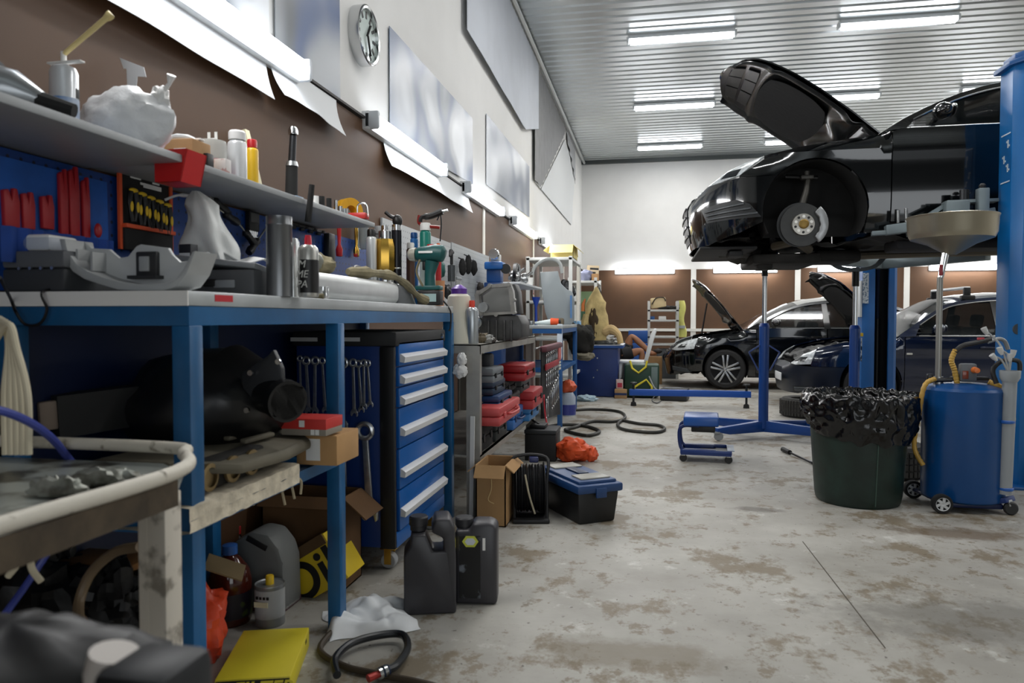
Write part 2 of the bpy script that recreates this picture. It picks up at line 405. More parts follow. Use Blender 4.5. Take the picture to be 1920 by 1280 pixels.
def wall_sheet(name, pts, mat, label, cat, x=XW + 0.012, th=0.004, rip=0.0, fq=8, group=None):
    """a flat sheet on the long wall, outline given by corner points (y, z)"""
    bm = bmesh.new(); f = bm.faces.new([bm.verts.new((0, p[0], p[1])) for p in pts])
    if rip:
        for ax, k in ((1, 40), (2, 14)):
            lo = min(p[ax - 1] for p in pts); hi = max(p[ax - 1] for p in pts)
            for i in range(1, k):
                co = [0, 0, 0]; no = [0, 0, 0]; co[ax] = lo + (hi - lo) * i / k; no[ax] = 1
                bmesh.ops.bisect_plane(bm, geom=bm.verts[:] + bm.edges[:] + bm.faces[:], plane_co=co, plane_no=no)
        zt = max(p[1] for p in pts)
        for v in bm.verts: v.co.x += rip * (0.6 + 0.4 * math.sin(v.co.y * fq + 0.8 * noise.noise(v.co * 2))) * min(1, (zt - v.co.z) * 2 + 0.3)
    bm.normal_update()
    if f.is_valid and f.normal.x < 0: bmesh.ops.reverse_faces(bm, faces=bm.faces)
    bmesh.ops.solidify(bm, geom=bm.faces[:], thickness=th)
    mb = MB().bm(bm); c = Vector((x, sum(p[0] for p in pts) / len(pts), min(p[1] for p in pts)))
    mb.v = [v - Vector((0, c.y, c.z)) for v in mb.v]
    return tag(mb.build(name, mat, loc=c), label, cat, group)
def yz(px, py, x=XW): p = atX(px, py, x); return (p.y, p.z)
a = yz(512, 100); b = yz(634, 187)
wall_sheet('poster', [a, b, (b[0], 3.4), (a[0], 3.4)], poster_mat(1, ['#b7bcc2', '#9aa0a6', '#274a7c', '#4d545c', '#8d9296']), 'blurred blue and grey poster between the clock and the picture corner', 'poster')
a = yz(728, 255); b = yz(884, 345); c = yz(728, 50)
wall_sheet('poster', [a, b, (b[0], c[1]), (a[0], c[1])], poster_mat(4.4, ['#d5d9dd', '#a9aeb4', '#5d6b86', '#808790', '#c3c8cc'], 2.0), 'wide blurred grey and blue poster just past the clock', 'poster')
a = yz(910, 345); b = yz(991, 407); c = yz(910, 213)
wall_sheet('poster', [a, b, (b[0], c[1]), (a[0], c[1])], poster_mat(9.1, ['#ced2d6', '#9aa0a8', '#6a7384', '#b9bec2'], 1.5), 'blurred grey poster farthest along the long wall, below the pale banner', 'poster')
a = yz(382, -6); b = yz(500, 84)
wall_sheet('poster', [a, b, (b[0], 3.2), (a[0], 3.2)], poster_mat(2.2, ['#e4e6e8', '#dfe2e5', '#d9dde1', '#2f4a63', '#dfe1e4'], 2.4), 'white poster with a dark blue smudge at the picture top', 'poster')
PAP = M('#dfe2e4', 0.6)
def hung_paper(y0, y1, zt, z0, z1, label, curl=0.05):
    def fn(u, v):
        zb = z0 + (z1 - z0) * u; z = zt + (zb - zt) * v
        return (XW + 0.02 + curl * v * v * (0.8 + 0.2 * math.sin(u * 5)), y0 + (y1 - y0) * u + 0.02 * v * v, z + 0.002 * math.sin(u * 17) * v)
    return tag(MB().grid(fn, 24, 6, 0.002).build('paper_sheet', PAP), label, 'sheet', 'white paper sheets hung beneath the wall lights')
p0, p1 = yz(185, 0, -1.5), yz(510, 183, -1.5)
hung_paper(p0[0] - 0.5, p1[0], ZT, p0[1], p1[1], 'long white paper sheet under the nearest wall tube light')
p0, p1 = yz(516, 175, -1.5), yz(641, 253, -1.5)
hung_paper(p0[0] + 0.01, p1[0], ZT, p0[1], p1[1], 'white paper sheet with a free curling corner below the blue poster', 0.07)
p0, p1 = yz(727, 310, -1.5), yz(884, 398, -1.5)
hung_paper(p0[0], p1[0], ZT, p0[1], p1[1], 'white paper sheet under the second wall tube light', 0.06)
# banners
BAN = M('#c3c8d0', 0.8, 0, 0.05, 0, 2); GCL = M('#8a8b8c', 0.85, 0, 0.06, 0, 6)
a = yz(865, 56); b = yz(978, 243); c = yz(1003, 242); d = yz(1001, 108)
wall_sheet('fabric_banner', [(a[0], a[1]), b, c, (d[0] + 0.1, ZC - 0.12), (a[0], ZC - 0.12)], BAN, 'pale bluish fabric banner hung from the ceiling edge', 'banner', XW + 0.05, 0.004, 0.006, 5)
a = yz(997, 335); b = yz(1010, 350); c = yz(1058, 246)
wall_sheet('fabric_curtain', [a, b, c, (c[0], ZC - 0.12), (a[0], ZC - 0.12)], GCL, 'grey pleated curtain behind the pale banner, diagonal hem', 'curtain', XW + 0.02, 0.004, 0.025, 26)
a = yz(1061, 262); b = yz(1076, 345)
wall_sheet('fabric_strip', [a, b, (b[0], ZC - 0.1), (a[0], ZC - 0.1)], M('#a9abad', 0.85), 'narrow light grey fabric strip close to the room corner', 'curtain', XW + 0.02, 0.004, 0.03, 20)
a = yz(1000, 340); b = yz(1012, 355); c = yz(1057, 262); d = yz(1070, 422)
wall_sheet('fabric_sheet', [a, d, (d[0] + 0.6, ZC - 0.5), (c[0], c[1]), b], M('#d3d6d7', 0.85), 'white cloth sheet below the grey curtain near the room corner', 'sheet', XW + 0.014, 0.004, 0.01, 20)
# wall clock
c = atX(690, 67, XW + 0.05); zt_, zb_ = atX(690, 10, XW + 0.09).z, atX(690, 122, XW + 0.09).z; r = (zt_ - zb_) / 2
t = thing('wall_clock', 'round wall clock with a deep chrome rim between two posters', 'clock', (XW, c.y, c.z))
MB().lathe([(r, 0), (r, 0.058), (r * 0.95, 0.062), (r * 0.88, 0.058), (r * 0.88, 0.04)], 48, (0, 0, 0), 'x', False).build('rim', CHR, t)
mb = MB().lathe([(0.0, 0.04), (r * 0.89, 0.04)], 48, (0, 0, 0), 'x', False).mat(1)
for k in range(12):
    q = k * PI / 6; mb.at((0.075, 0, 0), (math.degrees(q), 0, 0)); mb.box((-0.034, 0, r * 0.7), (0.004, 0.016, r * 0.24))
mb.at(); mb.build('dial', [M('#c8d6d2', 0.15, 0, 0, 0, 6, 0.6), BLK], t)
MB().bar((0.046, 0, 0), (0.046, r * 0.3, r * 0.45), 0.014, 0.004).build('hour_hand', BLK, t)
MB().bar((0.05, 0, 0), (0.05, r * 0.25, -r * 0.62), 0.01, 0.004).build('minute_hand', BLK, t)
# ================================================================ NEAR WORKBENCH, SHELF, TOOL CABINET
ZB = 1.113
def P(px, y, z=1.05): return Vector((gx(px, y, z), y, z))
def yX(px, x, z=1.3):
    k = (px - 960) / FP
    return (x * _c - k * (x * _s * _cp + (z - H0) * _sp)) / (_s + k * _c * _cp)
def RW(px, n, y):
    x = gx(px, y); return SZ(px, n, y) / 2 * y / math.hypot(x, y)
def SZ(px, n, y): return gx(px + n, y) - gx(px, y)
def zz(px, py, y): return atY(px, py, y).z
def peg_mat(hexc, hole='#06122e', pitch=0.038, rad=0.13):
    m = bpy.data.materials.new('pegboard'); m.use_nodes = True; nt = m.node_tree; b = nt.nodes['Principled BSDF']; L = nt.links.new
    tc = nt.nodes.new('ShaderNodeTexCoord'); v = nt.nodes.new('ShaderNodeVectorMath'); v.operation = 'MULTIPLY'; v.inputs[1].default_value = (0, 1 / pitch, 1 / pitch)
    fr = nt.nodes.new('ShaderNodeVectorMath'); fr.operation = 'FRACTION'; sb = nt.nodes.new('ShaderNodeVectorMath'); sb.operation = 'DISTANCE'; sb.inputs[1].default_value = (0, 0.5, 0.5)
    lt = nt.nodes.new('ShaderNodeMath'); lt.operation = 'LESS_THAN'; lt.inputs[1].default_value = rad
    mx = nt.nodes.new('ShaderNodeMix'); mx.data_type = 'RGBA'; q = [i for i in mx.inputs if i.type == 'RGBA']; q[0].default_value = lin(hexc); q[1].default_value = lin(hole)
    L(tc.outputs['Object'], v.inputs[0]); L(v.outputs[0], fr.inputs[0]); L(fr.outputs[0], sb.inputs[0]); L(sb.outputs['Value'], lt.inputs[0]); L(lt.outputs[0], mx.inputs['Factor'])
    L([o for o in mx.outputs if o.type == 'RGBA'][0], b.inputs['Base Color']); b.inputs['Roughness'].default_value = 0.45
    return m
def bench(name, label, x0, x1, y0, y1, zt, shelf_z, legs_y, topm, col=BENCHB, back_panel=True):
    t = thing(name, label, 'workbench', ((x0 + x1) / 2, (y0 + y1) / 2, 0))
    cx, cy = (x0 + x1) / 2, (y0 + y1) / 2; X0, X1, Y0, Y1 = x0 - cx, x1 - cx, y0 - cy, y1 - cy
    MB().box((0, 0, zt - 0.017), (X1 - X0, Y1 - Y0, 0.034), 0.003).build('worktop', topm, t)
    mb = MB()
    for xx in (X0 + 0.02, X1 - 0.02): mb.box((xx, 0, zt - 0.057), (0.036, Y1 - Y0, 0.044))
    for yy in (Y0 + 0.02, Y1 - 0.02): mb.box((0, yy, zt - 0.057), (X1 - X0, 0.036, 0.044))
    mb.build('apron', col, t)
    for yy in legs_y:
        for xx in (X0 + 0.02, X1 - 0.02):
            MB().box((xx, yy - cy, (zt - 0.079) / 2), (0.046, 0.05, zt - 0.079), 0.003).build('leg', col, t)
    mb = MB()
    if shelf_z:
        for xx in (X0 + 0.02, X1 - 0.02): mb.box((xx, (legs_y[0] + legs_y[1]) / 2 - cy, shelf_z), (0.03, legs_y[1] - legs_y[0], 0.035))
        mb.box((0, legs_y[0] - cy, shelf_z), (X1 - X0, 0.03, 0.045))
        mb.box((0, legs_y[1] - cy, shelf_z), (X1 - X0, 0.03, 0.035))
        mb.box((0, (legs_y[0] + legs_y[1]) / 2 - cy, shelf_z), (X1 - X0 - 0.04, legs_y[1] - legs_y[0], 0.012))
        mb.build('lower_shelf', col, t)
    if back_panel: MB().box((X0 + 0.004, 0, (zt + 0.3) / 2), (0.008, Y1 - Y0, zt - 0.45)).build('back_panel', M('#071a40', 0.5), t)
    return t
TOPM = M('#b6babb', 0.35, 0.25, 0.08, 0.02, 8)
bt = bench('workbench', 'long blue steel workbench with grey sheet top nearest the camera', -1.535, -1.025, 1.48, 3.72, ZB, 0.575, (1.505, 2.30, 3.695), TOPM)
o = MB().box((0.2555, -0.98, ZB - 0.014), (0.002, 0.075, 0.016)).build('sticker', M('#c01d28', 0.5), bt, label='small red sticker')
o = MB().box((0.0, -1.1215, ZB - 0.017), (0.512, 0.004, 0.034)).build('end_trim', M('#e8e6e2', 0.4), bt, label='white end strip')
# wall shelf: two boards end to end
SHM = M('#9b9ea0', 0.45, 0.1, 0.05, 0, 8)
def wshelf(y0, y1, z, label, dx=0.0):
    t = thing('wall_shelf', label, 'shelf', (XW, (y0 + y1) / 2, z), 0, 'grey wall shelves over the bench')
    MB().box((0.15 + dx / 2, 0, -0.01), (0.3 + dx, y1 - y0, 0.02), 0.002).build('board', SHM, t)
    return t
ZS = 1.488
wshelf(0.9, 1.765, ZS - 0.006, 'grey wall shelf board nearest the camera, carrying the can and the white sack', 0.03)
wshelf(1.77, 3.19, ZS, 'grey wall shelf board carrying bottles, strap roll and sockets')
# pegboards
PB = peg_mat('#0b3a80')
def board(y0, y1, z0, z1, m, label, x=XW + 0.022, name='pegboard'):
    return tag(MB().box((0, 0, (z1 - z0) / 2), (0.012, y1 - y0, z1 - z0)).build(name, m, loc=(x, (y0 + y1) / 2, z0)), label, 'tool board')
board(0.9, 3.98, ZB + 0.004, ZS - 0.03, PB, 'blue perforated tool board between bench top and wall shelf')
board(4.0, 5.45, 1.12, 1.63, peg_mat('#a7abad', '#5e6266'), 'grey perforated tool board just past the shelf end')
board(5.48, 6.8, 0.95, 1.64, peg_mat('#989da0', '#565a5e'), 'grey perforated tool board before the first white wall strip')
# ---------------------------------------------------------------- roller tool cabinet
CX0, CX1, CY0, CY1 = -1.47, -1.03, 2.84, 3.54
cab = thing('tool_cabinet', 'blue roller tool cabinet with six white drawer pulls under the bench', 'tool cabinet', ((CX0 + CX1) / 2, (CY0 + CY1) / 2, 0))
hx, hy = (CX1 - CX0) / 2, (CY1 - CY0) / 2
def cz(py): return atX(741, py, CX1).z
zb_, zt_ = cz(1030), cz(622)
MB().box((0, 0, (zb_ + zt_ - 0.05) / 2), (2 * hx - 0.01, 2 * hy, zt_ - 0.05 - zb_), 0.004).build('body', M('#0a2f6c', 0.4), cab)
MB().box((0, 0, zt_ - 0.03), (2 * hx + 0.02, 2 * hy + 0.02, 0.06), 0.008).build('top_tray', M('#1a1b1c', 0.6), cab)
for s in (-1, 1): MB().box((hx - 0.03, s * (hy + 0.004), (zb_ + zt_ - 0.06) / 2), (0.066, 0.02, zt_ - zb_ - 0.06), 0.006).build('corner_guard', BLK, cab)
hs = [664, 700, 737, 778, 838, 902, 966]; seams = [640] + [(a + b) / 2 + 4 for a, b in zip(hs[:-1], hs[1:])] + [1000]
hs = [672, 712, 752, 811, 890, 965]; seams = [640, 688, 727, 766, 844, 922, 1000]
for k in range(6):
    za, zb2 = cz(seams[k]), cz(seams[k + 1])
    d = MB().box((hx + 0.002, 0, (za + zb2) / 2), (0.016, 2 * hy - 0.05, za - zb2 - 0.006), 0.003).build('drawer', CABB, cab)
    hz = cz(hs[k]); hm = MB().prism([(0, -0.016), (0.020, -0.019), (0.024, 0.004), (0.004, 0.018), (0, 0.018)], 2 * hy - 0.06, 'xz', base=-(hy - 0.03))
    hm.v = [v + Vector((hx + 0.010, 0, hz)) for v in hm.v]
    hm.build('pull', M('#d9dadb', 0.4, 0.1), d)
MB().box((hx - 0.01, 0, (cz(1000) + zb_) / 2), (0.03, 2 * hy, cz(1000) - zb_ - 0.004), 0.003).build('plinth', CABB, cab)
MB().cyl((hx + 0.004, hy - 0.07, zt_ - 0.03), (hx + 0.022, hy - 0.07, zt_ - 0.03), 0.012).build('lock', CHR, cab)
for sx in (-1, 1):
    for sy in (-1, 1):
        x_, y_ = sx * (hx - 0.05), sy * (hy - 0.06)
        c_ = MB().box((x_, y_, zb_ - 0.01), (0.07, 0.05, 0.02), 0.004).box((x_, y_ - 0.024, zb_ - 0.045), (0.03, 0.004, 0.07)).box((x_, y_ + 0.024, zb_ - 0.045), (0.03, 0.004, 0.07)).build('caster', BRASS if sx > 0 else STEEL, cab)
        w_ = MB().lathe([(0.006, -0.019), (0.03, -0.019), (0.034, -0.012), (0.034, 0.012), (0.03, 0.019), (0.006, 0.019)], 20, (x_, y_, 0.035), 'y').build('wheel', M('#9fa1a3', 0.5), c_)
# combination wrenches hung on the cabinet side that faces the camera
def wrench(L_, r=0.013):
    mb = MB()
    mb.tube([(r * 1.05 * math.cos(a), 0, r * 1.05 * math.sin(a)) for a in [2 * PI * i / 18 for i in range(18)]], r * 0.38, 8, True)
    mb.prism([(-r * 0.42, -r), (r * 0.42, -r), (r * 0.55, -L_ + r), (-r * 0.55, -L_ + r)], r * 0.45, 'xz', r * 0.1, -r * 0.22)
    c = -L_
    mb.prism([(-r * 0.6, c + 1.5 * r), (r * 0.6, c + 1.5 * r), (r * 1.25, c + 0.6 * r), (r * 1.15, c - r * 0.7), (r * 0.75, c - r * 0.95), (r * 0.6, c - 0.1 * r), (0, c + r * 0.35), (-r * 0.5, c - 0.1 * r), (-r * 0.8, c - r * 0.75), (-r * 1.2, c - r * 0.4), (-r * 1.2, c + 0.6 * r)], r * 0.6, 'xz', r * 0.08, -r * 0.3)
    return mb
WM = M('#bfc1c2', 0.3, 0.9, 0.1, 0, 40)
yw = CY0 - 0.034
spec = [(562, 672, 100, 'first in the row of wrenches, thin, by the black air box', .6), (574, 676, 90, 'second wrench in the row behind the red topped box', .85), (591, 676, 90, 'third wrench in the row behind the red topped box', .85), (604, 676, 88, 'wrench hung directly beside the second bench leg', .7),
        (643, 680, 112, 'long wrench hung just past the second bench leg', 1.05), (662, 680, 90, 'wrench hung second past the bench leg', .8), (672, 682, 82, 'slim wrench hung third past the bench leg', .7), (682, 680, 78, 'short wrench hung fourth past the bench leg', .7), (689, 681, 74, 'shortest wrench at the end of the upper row', .65),
        (645, 820, 105, 'big wrench in the lower row close to the bench leg', 1.0), (684, 808, 150, 'biggest wrench, hanging low beside the black corner guard', 1.75)]
for px, py, n, l_, k in spec:
    p = atY(px, py, yw - 0.01); L_ = n * SZ(px, 1, yw)
    o = wrench(L_, 0.0165 * k).build('wrench', WM, loc=p, rot=(0, random.uniform(-4, 4), 0))
    tag(o, 'steel ' + l_, 'wrench', 'wrenches hung on the cabinet side')
    MB().cyl((p.x, CY0, p.z + 0.011 * k), (p.x, CY0 - 0.046, p.z + 0.014 * k), 0.0025, n=6).build('wrench_hook', CHR, cab, loc=-Vector(cab.location))
# two magnetic strips at the top of the side
for a, b in ((545, 595), (634, 675)):
    A, B = atY(a, 636, CY0 - 0.01), atY(b, 636, CY0 - 0.01)
    MB().box(((A.x + B.x) / 2, CY0 - 0.006, A.z), (B.x - A.x, 0.012, 0.016)).build('label_strip', M('#b9bbbb', 0.6), cab, loc=-Vector(cab.location))
# ================================================================ THINGS ON THE WALL SHELF AND BENCH
def can(name, label, px, wpx, pyt, y, zb, body, cap, band=None, group=None, cat='spray can', nozzle=True, capk=0.7, lowk=1.0):
    r = RW(px, wpx, y); p = P(px, y, zb + 0.1); h = zz(px, pyt, y) - zb
    t = thing(name, label, cat, (p.x, y, zb), random.uniform(0, 90), group)
    ch = min(h * 0.16, r * 1.3); hb = h - ch
    prof = [(0.001, 0.002), (r * 0.94, 0.0), (r, 0.006), (r, hb - r * 0.55), (r * 0.93, hb - r * 0.3), (r * 0.66, hb - r * 0.04), (r * 0.62, hb)]
    MB().lathe(prof, 22).build('can_body', body, t)
    if band: MB().lathe([(r * 1.012, hb * 0.12), (r * 1.012, hb * 0.66)], 22, cap=False).build('printed_band', band, t)
    if nozzle: MB().lathe([(r * 0.34, hb - 0.001), (r * 0.34, hb + ch * 0.55), (r * 0.28, hb + ch), (0.001, hb + ch)], 14).build('nozzle', cap, t)
    else: MB().lathe([(r * capk, hb - 0.001), (r * capk, hb + ch * 0.8), (r * capk * 0.85, hb + ch), (0.001, hb + ch)], 20).build('cap', cap, t)
    return t
def carton(name, label, c, s, rz, m, group=None, cat='box', flap=None, tape=None, lab=None, open_=False, rot=None):
    """cardboard carton with its base centre at c"""
    t = thing(name, label, cat, c, rz, group, rot)
    x, y, z = s
    if open_:
        w_ = 0.006; mb = MB().box((0, 0, w_ / 2), (x, y, w_))
        for q in (-1, 1): mb.box((q * (x - w_) / 2, 0, z / 2), (w_, y, z)).box((0, q * (y - w_) / 2, z / 2), (x, w_, z))
        mb.build('carton_body', m, t)
        for q in (-1, 1):
            MB().at((q * x / 2, 0, z), (0, q * 40, 0)).box((q * x * 0.18, 0, 0), (x * 0.36, y, 0.005)).build('flap', m, t)
            MB().at((0, q * y / 2, z), (-q * 48, 0, 0)).box((0, q * y * 0.14, 0), (x, y * 0.28, 0.005)).build('flap', m, t)
    else:
        MB().box((0, 0, z / 2), s, min(0.004, min(s) * 0.1)).build('carton_body', m, t)
    if tape: MB().box((0, 0, z + 0.0007), (x * 1.001, min(0.05, y * 0.3), 0.0014)).build('tape', tape, t)
    if lab:
        for (face, u, v, w_, h_, lm) in lab:
            mb = MB()
            if face == 'f': mb.box((u * x, -y / 2 - 0.0008, v * z), (w_ * x, 0.0016, h_ * z))
            elif face == 'r': mb.box((x / 2 + 0.0008, u * y, v * z), (0.0016, w_ * y, h_ * z))
            elif face == 't': mb.box((u * x, v * y, z + 0.0008), (w_ * x, h_ * y, 0.0016))
            mb.build('printed_label', lm, t)
    return t
WP = M('#e9e9e6', 0.5)
# ---- on the wall shelf
yS = yX(22, -1.39)
p = P(22, yS, ZS); t = thing('power_tool', 'dark and silver power tool lying at the picture edge on the shelf', 'power tool', (p.x + 0.01, yS, ZS), 20, sca=1.6)
MB().tube([(-0.10, 0, 0.035), (-0.04, 0, 0.04), (0.0, 0, 0.036), (0.035, 0, 0.026)], [0.03, 0.036, 0.03, 0.012], 14).build('housing', M('#9da1a4', 0.3, 0.7), t)
MB().tube([(-0.03, 0, 0.04), (-0.018, 0, 0.04)], [0.038, 0.038], 14).build('collar', BLK, t)
MB().tube([(0.03, 0, 0.026), (0.075, 0, 0.014)], [0.014, 0.01], 10).build('spindle', BLKR, t)
MB().ball((-0.09, -0.005, 0.026), (0.045, 0.03, 0.024), 10).build('grip', BLK, t)
y = yX(122, -1.4); p = P(122, y, ZS); rr = RW(122, 57, y)
t = thing('foam_can', 'white and blue foam can with a yellowed dispenser tube on the shelf', 'can', (p.x, y, ZS))
ht = zz(122, 128, y) - ZS
MB().lathe([(0.001, 0), (rr, 0), (rr, ht * 0.93), (rr * 0.85, ht), (rr * 0.5, ht + 0.006), (0.001, ht + 0.008)], 24).build('can_body', M('#d4d7db', 0.25, 0.3), t)
MB().lathe([(rr * 1.01, ht * 0.05), (rr * 1.01, ht * 0.55)], 24, cap=False).build('printed_band', M('#5d84b8', 0.35, 0, 0, 0, 14, 0, 0, 0, 1, '#c3cad3'), t)
MB().lathe([(rr * 1.015, ht * 0.56), (rr * 1.015, ht * 0.7)], 24, cap=False, arc=0.6).build('printed_stripe', BLK, t)
k = SZ(122, 1, y)
MB().cyl((0, 0, ht), (0, 0, ht + 26 * k), 0.007, 0.006).box((0.006, 0, ht + 9 * k), (62 * k, 0.016, 0.004), 0.001).build('dispenser', WP, t)
a = Vector((0, 0, ht + 22 * k)); b = Vector((88 * k, -0.005, ht + 76 * k))
MB().tube([a, a + (b - a) * 0.9, b, b + Vector((0.004, 0, -0.006))], [0.0055, 0.0065, 0.011, 0.008], 10).build('nozzle_tube', M('#dcc98c', 0.6), t)
y = yX(238, -1.37); p = P(238, y, ZS); k = SZ(238, 1, y)
t = thing('plastic_sack', 'crumpled white plastic sack with a tied corner on the shelf end', 'bag', (p.x, y, ZS))
MB().ball((0, 0, 46 * k), (82 * k, 0.075, 60 * k), 26, 0.2, 1.5, 3, -46 * k).build('sack_body', M('#d7d9db', 0.35, 0, 0.03, 0.5, 22), t)
MB().ball((62 * k, 0.0, 82 * k), (16 * k, 0.02, 22 * k), 10, 0.4, 2.5, 2).tube([(66 * k, 0, 92 * k), (80 * k, 0, 108 * k), (86 * k, -0.005, 120 * k)], [0.008, 0.005, 0.012], 7).build('tied_corner', M('#dddddb', 0.4), t)
ysc = yX(252, -1.47); p = P(252, ysc, ZS); k = SZ(252, 1, ysc)
mb = MB().prism([(-24 * k, 62 * k), (-17 * k, 44 * k), (-12 * k, 44 * k), (-10 * k, 0), (4 * k, 0), (8 * k, 30 * k), (24 * k, 28 * k), (20 * k, 44 * k)], 0.002, 'xz'); mb.v = [v + Vector((0, 0, 62 * k)) for v in mb.v]
tag(mb.build('scraper_blade', M('#b8bbbd', 0.4, 0.2), loc=(p.x, ysc, zz(252, 178, ysc) - 62 * k)), 'flat grey scraper blade standing up behind the white sack', 'scraper')
y = 1.79; p = P(308, y, ZS - 0.03); k = SZ(308, 1, y)
t = thing('parts_bin', 'red plastic parts bin hooked onto the shelf edge', 'bin', (-1.262, y, ZS - 0.075), 0)
mb = MB().prism([(-0.04, 0.085), (-0.04, 0.0), (0.035, 0.0), (0.055, 0.085), (0.049, 0.085), (0.031, 0.006), (-0.035, 0.006), (-0.035, 0.085)], 0.09, 'xz', base=-0.045)
for q in (-1, 1): mb.prism([(-0.04, 0.0), (0.035, 0.0), (0.055, 0.085), (-0.04, 0.085)], 0.005, 'xz', base=q * 0.043 - 0.0025)
mb.build('bin_body', M('#c0201f', 0.35), t)
y = yX(346, -1.36); p = P(346, y, ZS); k = SZ(348, 1, y)
t = carton('cardboard_box', 'small brown cardboard box with a white label beside the red bin', (p.x + 0.005, y, ZS), (60 * k, 0.09, 46 * k), 0, CARD, None, 'box', None, None, [('f', 0.12, 0.45, 0.36, 0.4, WP)])
t = thing('hose_fitting', 'pale grey angled plastic fitting lying on the small brown box', 'fitting', (p.x - 0.01, y, ZS + 46 * k + 0.001))
MB().tube([(-0.035, 0, 0.012), (-0.01, 0, 0.014), (0.02, 0, 0.012), (0.045, 0, 0.006)], [0.009, 0.012, 0.010, 0.005], 10).build('elbow', M('#c3c7c9', 0.4), t)
MB().box((0.045, 0, 0.004), (0.05, 0.02, 0.006), 0.002).build('spout', WP, t)
y = yX(399, -1.38); p = P(399, y, ZS); k = SZ(399, 1, y)
t = thing('blister_pack', 'clear hanging plastic tub with red and blue printing on the shelf', 'tub', (p.x, y, ZS))
MB().lathe([(0.001, 0), (22 * k, 0), (24 * k, 58 * k), (22 * k, 66 * k), (0.001, 68 * k)], 20).build('tub_body', M('#cfcfca', 0.2, 0, 0, 0, 6, 0, 0.3), t)
MB().lathe([(24.6 * k, 6 * k), (25 * k, 34 * k)], 20, cap=False).build('printed_band', M('#b5424a', 0.4, 0, 0, 0, 60, 0, 0, 0, 1, '#d9d9e3'), t)
MB().prism([(-9 * k, 66 * k), (9 * k, 66 * k), (9 * k, 82 * k), (4 * k, 82 * k), (4 * k, 72 * k), (-4 * k, 72 * k), (-4 * k, 82 * k), (-9 * k, 82 * k)], 0.002, 'xz').build('hanger_tab', WP, t)
yq = yX(383, -1.31); p = P(383, yq, ZS); tag(MB().box((0, 0, 13 * k), (24 * k, 0.03, 26 * k), 0.002).build('relay_box', BLK, loc=(p.x, yq, ZS)), 'tiny black box in front of the clear tub', 'box')
yq = yX(413, -1.3); p = P(413, yq, ZS); tag(MB().box((0, 0, 12 * k), (30 * k, 0.03, 25 * k), 0.002).build('packet', M('#d8d3d0', 0.5, 0, 0, 0, 50, 0, 0, 0, 1, '#b48c86', (0.5, 0.6)), loc=(p.x, yq, ZS)), 'tiny white packet with red print in front of the clear tub', 'box')
yq = yX(424, -1.46); p = P(424, yq, ZS); mb = MB(); mb.at((0, 0, 0.055), (0, 14, 0)).box((0, 0, 0), (0.05, 0.03, 0.02), 0.004); tag(MB().box((0.02, 0.03, 0.05), (0.05, 0.03, 0.1), 0.004).build('black_carton', M('#3b1512', 0.5), loc=(p.x, yq - 0.03, ZS)), 'dark red and black carton behind the white can', 'box')
can('spray_can', 'white spray can with a rounded shoulder on the shelf, beside the yellow bottle', 445, 37, 246, yX(445, -1.35), ZS, M('#cfd1d3', 0.3, 0.2), M('#dcdcdc', 0.4), None, None, 'spray can', False, 0.9)
t = can('oil_bottle', 'yellow bottle with a red cap squeezed beside the white spray can', 473, 24, 262, yX(473, -1.37), ZS, M('#d9ae1b', 0.4), RED, None, None, 'bottle', False, 0.8)
yq = yX(488, -1.45); p = P(488, yq, ZS); k = SZ(488, 1, yq); tag(MB().at((0, 0, 0), (0, -14, 0)).box((0, 0, 62 * k), (15 * k, 0.03, 124 * k), 0.001).build('paper_strip', M('#c9c2a4', 0.7), loc=(p.x, yq, ZS + 0.003)), 'leaning cream card strip behind the yellow bottle', 'card')
yq = yX(512, -1.36); p = P(512, yq, ZS); mb = MB().at((0, 0, 0.008), (0, 12, 0)).box((0, 0, 0), (0.055, 0.05, 0.014), 0.002).at().box((0.03, -0.012, 0.006), (0.02, 0.02, 0.012), 0.003)
tag(mb.build('plug_connector', M('#d9d4c6', 0.6, 0, 0, 0, 40, 0, 0, 0, 1, '#c98a4a', (0.6, 0.65)), loc=(p.x, yq, ZS)), 'scrap of cream packaging with an orange tip on the shelf', 'scrap')
# torque wrench standing upright
y = yX(546, -1.4); p = P(546, y, ZS); k = SZ(546, 1, y); t = thing('torque_wrench', 'black torque wrench standing upright on the shelf against the brown wall', 'wrench', (p.x, y, ZS))
MB().cyl((0, 0, 0), (2 * k, 0, 70 * k), 11 * k, 10 * k, 14).build('rubber_grip', BLKR, t)
MB().cyl((2 * k, 0, 70 * k), (2 * k, 0, 78 * k), 11 * k, 9 * k, 14).build('scale_collar', STEEL, t)
MB().cyl((2 * k, 0, 78 * k), (5 * k, 0, 122 * k), 6.5 * k, 6 * k, 12).build('shaft', DKMET, t)
MB().lathe([(0.001, 122 * k), (8 * k, 124 * k), (8.5 * k, 132 * k), (6 * k, 137 * k), (0.001, 138 * k)], 14, (5 * k, 0, 0)).build('ratchet_head', CHR, t)
tag(MB().box((0, 0, 0.006), (0.07, 0.05, 0.012), 0.002).build('blue_tray', M('#6d8aa8', 0.4), loc=(-1.31, yX(548, -1.31), ZS)), 'low grey-blue tin beside the foot of the torque wrench', 'tin')
y = yX(577, -1.24); p = P(577, y, ZS); k = SZ(577, 1, y)
tag(MB().cyl((0, 0, 0), (8 * k, 0, 64 * k), 6 * k, 5 * k, 10).build('file_handle', BLKR, loc=(-1.238, y, ZS - 0.085)), 'black ribbed tool handle hooked over the shelf edge', 'tool')
